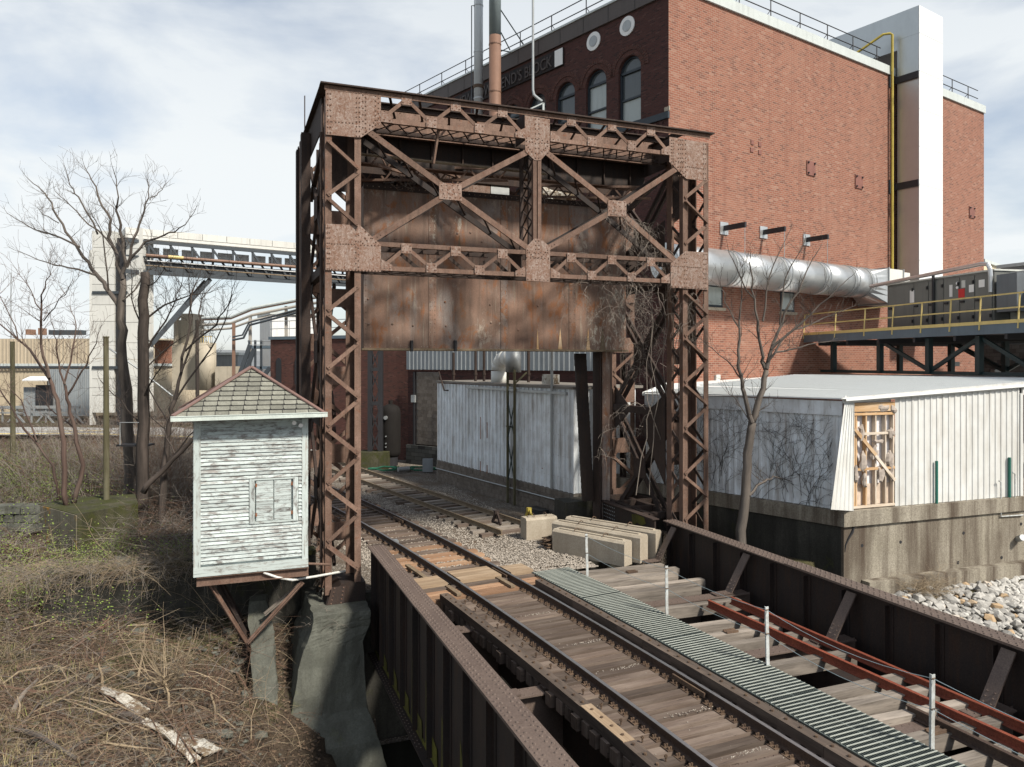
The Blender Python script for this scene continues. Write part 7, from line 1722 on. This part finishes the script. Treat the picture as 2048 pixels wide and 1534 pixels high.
tag(MB().tube([at(206, 688, 28), at(280, 740, 28), at(345, 792, 28)], .035, 6).build('guy_wire', MT['galvdull']), 'pale guy wire sleeve slanting down across the dark trunks', 'guy wire')
sf = thing('small_platform', 'small black steel shelf with a thin rail fixed between the trunks', 'platform', at(260, 892, 25)); MB().box(at(232, 893, 25), V3((1.05, 0, 0)), V3((0, .5, 0)), ZZ * .06).build('shelf', MT['blacksteel'], sf); MB().tube([at(284, 890, 24.9), at(284, 845, 24.9), at(240, 845, 24.9), at(240, 890, 24.9)], .02, 4).build('shelf_rail', MT['galvdull'], sf)

# ================================================================== VINES
rg = random.Random(21); vb = MB()
def ivy(x, y, ang, L, r_, lvl):
    """a stem creeping over the shaded shed wall, forking as it goes"""
    pts = []; n = max(int(L / .10), 3); off = rg.uniform(.035, .075)
    for q in range(n):
        pts.append(kl(x, y, off + rg.uniform(0, .02))); ang += rg.gauss(0, .2) + (math.pi / 2 - ang) * .04; x += math.cos(ang) * .10; y += math.sin(ang) * .10
        if y > 4.42 or y < .95 or x < .25 or x > 8: break
        if lvl > 0 and q > 1 and rg.random() < .30: ivy(x, y, ang + rg.choice((-1, 1)) * rg.uniform(.35, .9), L * rg.uniform(.3, .6), r_ * .7, lvl - 1)
    if len(pts) > 1: vb.tube(pts, [r_ * (1 - .7 * i / len(pts)) for i in range(len(pts))], 3, cap=False)
for k in range(48): ivy(rg.uniform(.5, 7.5), rg.uniform(1.0, 2.0), math.pi / 2 + rg.gauss(0, .45), rg.uniform(1.2, 3.0), rg.uniform(.006, .011), 3)
for k in range(44): ivy(rg.uniform(.4, 7.5), rg.uniform(3.0, 4.0), math.pi / 2 + rg.gauss(0, .8), rg.uniform(.8, 1.6), .006, 2)
stuff(vb.build('wall_ivy', MT['vinedark']))
tower_units(True)
vb = MB(); rg = random.Random(22)
def hang(p, L, r_, lvl=2, b=vb, drop=.32):
    d = V3((rg.gauss(0, .6), rg.gauss(0, .6), rg.uniform(-.6, .8))).normalized(); pts = [p]; n = 8
    for k in range(n):
        d = (d + V3((rg.gauss(0, .28), rg.gauss(0, .28), rg.gauss(0, .2) - drop))).normalized(); pts.append(pts[-1] + d * L / n)
    b.tube(pts, [r_ * (1 - .75 * k / n) for k in range(n + 1)], 3, cap=False)
    if lvl > 0:
        for k in range(4): hang(pts[rg.randrange(2, n + 1)], L * rg.uniform(.3, .6), r_ * .65, lvl - 1, b, drop)
for k in range(46):                                    # along the right lower diagonal, over the chord and down the leg
    f = rg.random(); hang(atu(1235 + 115 * f + rg.gauss(0, 8), 430 + 95 * f + rg.gauss(0, 8), rg.uniform(18.1, 19.3)), rg.uniform(.5, 1.3), .009)
for k in range(30): hang(atu(rg.uniform(1180, 1335), rg.uniform(555, 575), rg.uniform(18.2, 19.2)), rg.uniform(.8, 2.1), .009)
for k in range(30): hang(atu(rg.gauss(1290, 22), rg.uniform(590, 730), rg.uniform(19.6, 22)), rg.uniform(.7, 1.5), .008)
for k in range(22): hang(atu(rg.gauss(1376, 14), rg.uniform(580, 670), rg.uniform(18.25, 18.9)), rg.uniform(.5, 1.2), .008)
for k in range(9):                                     # stems that climb from the ground
    x = rg.uniform(1255, 1385); P = [atu(x, 990, 19.5)]
    for q in range(12): x += rg.gauss(0, 7); P.append(atu(x, 990 - 38 * (q + 1), 19.5 - .07 * q + rg.gauss(0, .05)))
    vb.tube(P, [.016 - .0008 * q for q in range(13)], 4, cap=False)
for k in range(8): hang(atu(rg.uniform(1240, 1330), rg.uniform(780, 860), rg.uniform(19.5, 22)), rg.uniform(.8, 2), .012)
for k in range(14): hang(atu(rg.uniform(745, 850), 366, 20.9), rg.uniform(.5, .9), .007, 1, vb, -.12)
for k in range(12): hang(atu(rg.uniform(1050, 1160), 395, 20.9), rg.uniform(.4, .8), .008, 1, vb, .02)
for k in range(8): hang(atu(rg.uniform(630, 680), rg.uniform(1235, 1260), 17.6), rg.uniform(.4, .9), .006, 1, vb, .1)
tower_units(False)
stuff(vb.build('dead_vines', MT['vine']))

# ================================================================== BRUSH ON THE BANK
rg = random.Random(33); br = {k: MB() for k in ('twigtan', 'twigred', 'twiggrey')}
def cane(b, p, L, r_, lean, n=7, grav=.17, lvl=0):
    d = (ZZ * rg.uniform(.25, 1) + lean).normalized(); pts = [p]
    for k in range(n):
        d = (d + V3((rg.gauss(0, .13), rg.gauss(0, .13), rg.gauss(0, .08) - grav))).normalized(); pts.append(pts[-1] + d * L / n)
    b.tube(pts, [r_ * (1 - .7 * k / n) for k in range(n + 1)], 3, cap=False)
    if lvl:
        for k in range(3): 
            i = rg.randrange(2, n); b.tube([pts[i], pts[i] + V3((rg.gauss(0, .2), rg.gauss(0, .2), rg.uniform(-.1, .3))), pts[i] + V3((rg.gauss(0, .4), rg.gauss(0, .4), rg.uniform(-.1, .5)))], [r_ * .5, r_ * .4, r_ * .2], 3, cap=False)
def onground(px, py, Y0=11.0, Y1=60.0):
    """walk along the sight line until it meets the terrain"""
    Y = Y0
    while Y < Y1:
        p = at(px, py, Y)
        if p.z <= hgt(p.x, p.y): return V3((p.x, p.y, hgt(p.x, p.y)))
        Y += .12
    return None
for k in range(3000):
    px, py = rg.uniform(-60, 590), rg.uniform(1075, 1560)
    if px > 385 and py < 1180: continue
    if px > 420 and rg.random() < .6: continue
    if 62 < px < 282 and 1075 < py < 1112: continue
    p = onground(px, py)
    if p is None or (-ts * p.x + tcn * p.y) > 24: continue
    m_ = rg.choice(('twigtan', 'twigtan', 'twigred', 'twigred', 'twiggrey') if py > 1280 else ('twigtan', 'twiggrey', 'twiggrey', 'twigred')); lean = V3((rg.gauss(0, .8), rg.gauss(0, .8), 0))
    cane(br[m_], p - ZZ * .03, rg.uniform(.3, 1.0), rg.uniform(.003, .006), lean, grav=rg.uniform(.08, .3), lvl=1 if rg.random() < .4 else 0)
for k in range(650):                                   # long pale stems lying and arching over the mat
    px, py = rg.uniform(-60, 540), rg.uniform(1130, 1560); p = onground(px, py)
    if p is None or (px > 385 and py < 1200): continue
    m_ = rg.choice(('twigtan', 'twigtan', 'twigred', 'twiggrey', 'twigred')) if py > 1250 else rg.choice(('twigtan', 'twiggrey'))
    cane(br[m_], p, rg.uniform(.8, 2.3), rg.uniform(.004, .008), V3((rg.gauss(0, 1.2), rg.gauss(0, .8), 0)), n=9, grav=rg.uniform(.04, .22), lvl=1)
for k in range(2600):                                  # plateau brush around the trunks and along the wall
    px, py = rg.uniform(-40, 640), rg.uniform(890, 1140)
    if 385 < px < 612 or (70 < px < 280 and py > 1010): continue
    p = onground(px, py, 18)
    if p is None: continue
    cane(br[rg.choice(('twiggrey', 'twigred', 'twiggrey'))], p, rg.uniform(.5, 2.4), rg.uniform(.004, .010), V3((rg.gauss(0, .7), rg.gauss(0, .7), 0)), grav=rg.uniform(.05, .25), lvl=1)
for k in range(420):                                    # brush hanging over the retaining wall and thickets under the trees
    p = uvz(rg.uniform(21.5, 22.2), rg.uniform(-5, 1.2), .36); cane(br[rg.choice(('twiggrey', 'twigtan'))], p, rg.uniform(.5, 1.5), rg.uniform(.004, .008), V3((rg.gauss(0, .6), -.8, 0)), grav=rg.uniform(.15, .35), lvl=1)
for k in range(1500):
    px = rg.choice((rg.gauss(110, 60), rg.gauss(260, 45), rg.gauss(345, 25), rg.gauss(320, 50))); p = onground(min(px, 384), rg.uniform(930, 1020), 19)
    if p is None: continue
    cane(br[rg.choice(('twiggrey', 'twigred', 'twiggrey'))], p, rg.uniform(1.4, 4.6), rg.uniform(.005, .010), V3((rg.gauss(0, .45), rg.gauss(0, .45), .4)), n=8, grav=rg.uniform(-.02, .10), lvl=1)
for k, o in br.items(): stuff(o.build('brush', MT[k]))
def caneplant(px, py, label, n, L, seed, m_='twigtan', r_=.014):
    global rg
    rg = random.Random(seed); p = onground(px, py); t_ = thing('cane_bush', label, 'bush', p); b = MB(); tk_ = MB(); top = p + V3((-.1, 0, .55)); tk_.tube([p - ZZ * .1, p.lerp(top, .5) + V3((.04, 0, 0)), top], [.03, .028, .022], 7)
    for k in range(n):
        d0 = rg.uniform(0, 6.28); cane(b, top + V3((0, 0, rg.uniform(-.3, .1))), L * rg.uniform(.5, 1.15), r_ * rg.uniform(.6, 1), V3((math.cos(d0) * 1.3, math.sin(d0) * .9, 0)), n=10, grav=rg.choice((-.22, -.26, -.16, -.1, .10)), lvl=1 if k % 3 == 0 else 0)
    tk_.build('stump', MT['twigtan'], t_); b.build('canes', MT[m_], t_)
caneplant(338, 1420, 'arching tan canes sprouting from a cut stump on the bank', 34, 1.7, 5)
caneplant(430, 1440, 'dark red brush clump at the foot of the narrow pier', 22, 1.4, 6, 'twigred', .010)
caneplant(205, 1380, 'loose red stems growing above the white debris', 12, 1.5, 8, 'twigred', .010)
# grass, litter, leaves
rg = random.Random(44); gs, lt, ld, lf, gg = MB(), MB(), MB(), MB(), MB()
def blade(b, p, L, w__, d):
    q = p + d * L * .5 + ZZ * L * .6; e = p + d * L + ZZ * L * .55; s = V3((-d.y, d.x, 0)) * w__
    i = len(b.v); b.v.extend([p - s, p + s, q + s * .7, q - s * .7, e]); b.f.extend([[i, i + 1, i + 2, i + 3], [i + 3, i + 2, i + 4]]); b.uv.extend([None, None])
def leafq(b, p, r_):
    a = V3((rg.gauss(0, 1), rg.gauss(0, 1), rg.gauss(0, .5))).normalized() * r_; c_ = a.orthogonal().normalized() * r_ * .6
    i = len(b.v); b.v.extend([p - a, p + c_, p + a, p - c_]); b.f.append([i, i + 1, i + 2, i + 3]); b.uv.append(None)
for k in range(12000):
    px, py = rg.uniform(-60, 640), rg.uniform(1060, 1560); p = onground(px, py)
    if p is None: continue
    leafq(lt if rg.random() < .5 else ld, p + ZZ * rg.uniform(.005, .05), rg.uniform(.02, .055))
for k in range(8500):
    left = rg.random() < .5; px = rg.uniform(-60, 330) if left else rg.uniform(-60, 380); py = rg.uniform(1080, 1560) if left else rg.uniform(885, 1000)
    if left and (rg.random() < max(0, (px - 20) / 240) or mnoise.noise(V3((px * .012, py * .02, 4))) < -.05): continue
    p = onground(px, py)
    if p is None: continue
    a = rg.uniform(0, 6.28); blade(gs if left and rg.random() < .75 else gg, p, rg.uniform(.12, .45), rg.uniform(.004, .010), V3((math.cos(a), math.sin(a), 0)) * rg.uniform(.3, 1))
for k in range(5200):
    r_ = rg.random()
    if r_ < .55: px, py = rg.gauss(110, 85), rg.uniform(895, 1010)
    elif r_ < .8: px, py = rg.gauss(40, 60), rg.uniform(1020, 1130)
    else: px, py = rg.gauss(150, 90), rg.uniform(1130, 1260)
    p = onground(px, min(py + 60, 1300), 17)
    if p is None: continue
    h_ = rg.uniform(.05, 1.3); leafq(lf, p + V3((rg.gauss(0, .3), rg.gauss(0, .3), h_)), rg.uniform(.012, .032))
stuff(gs.build('dry_grass', MT['straw'])); stuff(gg.build('spring_grass', MT['greengrass'])); stuff(lt.build('leaf_litter', MT['litter'])); stuff(ld.build('dark_leaf_litter', MT['litterdark'])); stuff(lf.build('spring_leaves', MT['leaf']))
wd_ = MB()
for k in range(90):
    p = onground(rg.uniform(1735, 1795), rg.uniform(1168, 1180), 19)
    if p is None: p = kr(rg.uniform(1.8, 2.8), -1.0, .5)
    q = kr(rg.uniform(2.0, 3.1), 0, .55); q.z = hgt(q.x, q.y); cane(wd_, q, rg.uniform(.4, 1.0), .006, V3((rg.gauss(0, .5), -.2, 0)), grav=.16, lvl=1)
tag(wd_.build('dry_weed', MT['twigtan']), 'tangled dry weed clump hanging at the concrete footing', 'weed')
# dead sticks and driftwood scattered over the bank
dw = {'bark': MB(), 'twigtan': MB(), 'twigred': MB()}; rg = random.Random(62)
for k in range(130):
    px, py = rg.uniform(-40, 520), rg.uniform(1160, 1560); p = onground(px, py)
    if p is None: continue
    a = rg.uniform(0, 6.28); L = rg.uniform(.4, 1.7); r_ = rg.uniform(.008, .028); q = p + V3((math.cos(a) * L, math.sin(a) * L, 0)); q.z = hgt(q.x, q.y)
    if abs(q.z - p.z) > 1: continue
    m = p.lerp(q, .5) + V3((rg.gauss(0, .06), rg.gauss(0, .06), rg.uniform(.05, .2))); dw[rg.choice(('bark', 'bark', 'twigtan', 'twigred'))].tube([p + ZZ * .04, m, q + ZZ * rg.uniform(.03, .25)], [r_, r_ * .85, r_ * .5], 5)
for k, b in dw.items(): stuff(b.build('dead_sticks', MT[k]))
# green budding undergrowth at the left
bu = MB(); bl2 = MB()
for k in range(240):
    px, py = (rg.gauss(110, 90), rg.uniform(930, 1010)) if k % 3 else (rg.gauss(150, 110), rg.uniform(1120, 1230)); p = onground(px, py, 17)
    if p is None: continue
    for j in range(3):
        d = V3((rg.gauss(0, .5), rg.gauss(0, .5), 1)).normalized(); L = rg.uniform(.5, 1.7 if k % 3 else 1.0); pts = [p]
        for q in range(6):
            d = (d + V3((rg.gauss(0, .16), rg.gauss(0, .16), -.05))).normalized(); pts.append(pts[-1] + d * L / 6)
            for z in range(4): leafq(bl2, pts[-1] + V3((rg.gauss(0, .07), rg.gauss(0, .07), rg.gauss(0, .06))), rg.uniform(.012, .028))
        bu.tube(pts, [.007, .006, .005, .0045, .004, .003, .002], 3, cap=False)
stuff(bu.build('undergrowth', MT['barkdark'])); stuff(bl2.build('budding_leaves', MT['leaf']))
# stone chips over the bank
ch = MB(); rg = random.Random(61)
for k in range(650):
    px, py = rg.gauss(330, 130), rg.uniform(1190, 1560); p = onground(px, py)
    if p is None or mnoise.noise(V3((px * .011, py * .014, 9))) < -.05: continue
    s = rg.uniform(.02, .075) * (1.5 if rg.random() < .08 else 1); lump((p.x, p.y, p.z + s * .2), s, s * .8, s * .5, k + 300, ch)
stuff(ch.build('stone_chips', MT['pier']))
# bank stones and debris
rg = random.Random(55)
for k, (px, py, s) in enumerate(((243, 1228, .42), (285, 1222, .30), (318, 1235, .22), (352, 1212, .26), (420, 1225, .22), (455, 1270, .20), (208, 1342, .16), (262, 1352, .15), (480, 1330, .18), (178, 1360, .16), (470, 1350, .14), (230, 1290, .12), (318, 1290, .14), (120, 1345, .14), (490, 1395, .16), (450, 1480, .2), (400, 1300, .15), (520, 1480, .22), (155, 1385, .13), (280, 1265, .2))):
    p = onground(px, py)
    if p is None: continue
    b = MB(); lump((0, 0, 0), s, s * .75, s * .55, 70 + k, b, .3); o = b.build('bank_stone', MT['pier']); o.location = p + ZZ * s * .12
    tag(o, 'rough grey stone ' + ('with a hollow, largest of the bank, below the retaining wall', 'beside the hollow stone, second largest on the bank', 'lying flat right of the two largest stones', 'right under the retaining wall near its middle', 'nearest the raking strut of the shack', 'lower down between the canes and the strut', 'small one left above the broken white board', 'just right of the small one above the broken board', 'half way down the strut beside the dark wall', 'sunk in twigs just above the fallen red branch', 'at the left of the narrow pier, half way up', 'tiny one below the hollow stone', 'under the top of the arching canes', 'alone in the middle left of the bank', 'touching the foot of the narrow pier', 'low at the right of the cane stump', 'between the cane tips and the hollow stone', 'at the bottom right by the pier foot', 'just above the left end of the broken board', 'flat one just under the hollow stone')[k], 'stone', 'loose stones on the creek bank')
def boardcurve(pxs, w0, th, label, m_='debris'):
    pts = [onground(*q) + ZZ * z for q, z in pxs]; b = MB(); L = []
    n = 8; fine = [pts[0].lerp(pts[1], k / n) if k <= n else pts[1].lerp(pts[2], (k - n) / n) for k in range(2 * n + 1)]
    for k, p in enumerate(fine):
        d = fine[min(k + 1, 2 * n)] - fine[max(k - 1, 0)]; s = V3((d.y, -d.x, 0)).normalized(); s = (s + ZZ * .12).normalized(); wv = w0 * (1 + .25 * mnoise.noise(V3((k * .7, w0, 2))))
        b.v.extend([p - s * wv, p + s * wv, p + s * wv + ZZ * th, p - s * wv + ZZ * (th + .01)])
    for k in range(2 * n):
        i = k * 4
        for a, c_ in ((0, 1), (1, 2), (2, 3), (3, 0)): b.f.append([i + a, i + c_, i + 4 + c_, i + 4 + a]); b.uv.append(None)
    b.f.append([0, 3, 2, 1]); b.uv.append(None); i = 8 * n; b.f.append([i, i + 1, i + 2, i + 3]); b.uv.append(None)
    tag(b.build('debris_board', MT[m_]), label, 'board')
boardcurve((((202, 1395), .10), ((240, 1410), .16), ((290, 1440), .06)), .17, .02, 'broken curved white board lying in the brush below the canes')
boardcurve((((288, 1452), .10), ((340, 1485), .12), ((392, 1532), .05)), .12, .02, 'long white board edge sticking out near the bottom of the bank')
boardcurve((((360, 1490), .05), ((395, 1500), .10), ((425, 1512), .04)), .20, .03, 'flat flaking white sheet beside the long board')
for k, (a, b_, r_, m_) in enumerate((((35, 1470), (150, 1530), .05, 'bark'), ((90, 1545), (240, 1455), .03, 'bark'), ((25, 1430), (75, 1370), .05, 'tiegray'), ((235, 1440), (292, 1460), .07, 'bark'), ((110, 1400), (185, 1370), .035, 'barkred'))):
    p, q = onground(*a), onground(*b_)
    if p and q: tag(MB().tube([p + ZZ * .06, p.lerp(q, .4) + ZZ * .14, q + ZZ * .08], [r_, r_ * .9, r_ * .6], 7).build('fallen_branch', MT[m_]), ('thick fallen branch at the bottom left corner of the bank', 'long thin fallen branch crossing up towards the white boards', 'old split log lying at the left edge of the bank', 'short brown log between the two white boards', 'reddish dead branch lying above the broken white board')[k], 'branch')
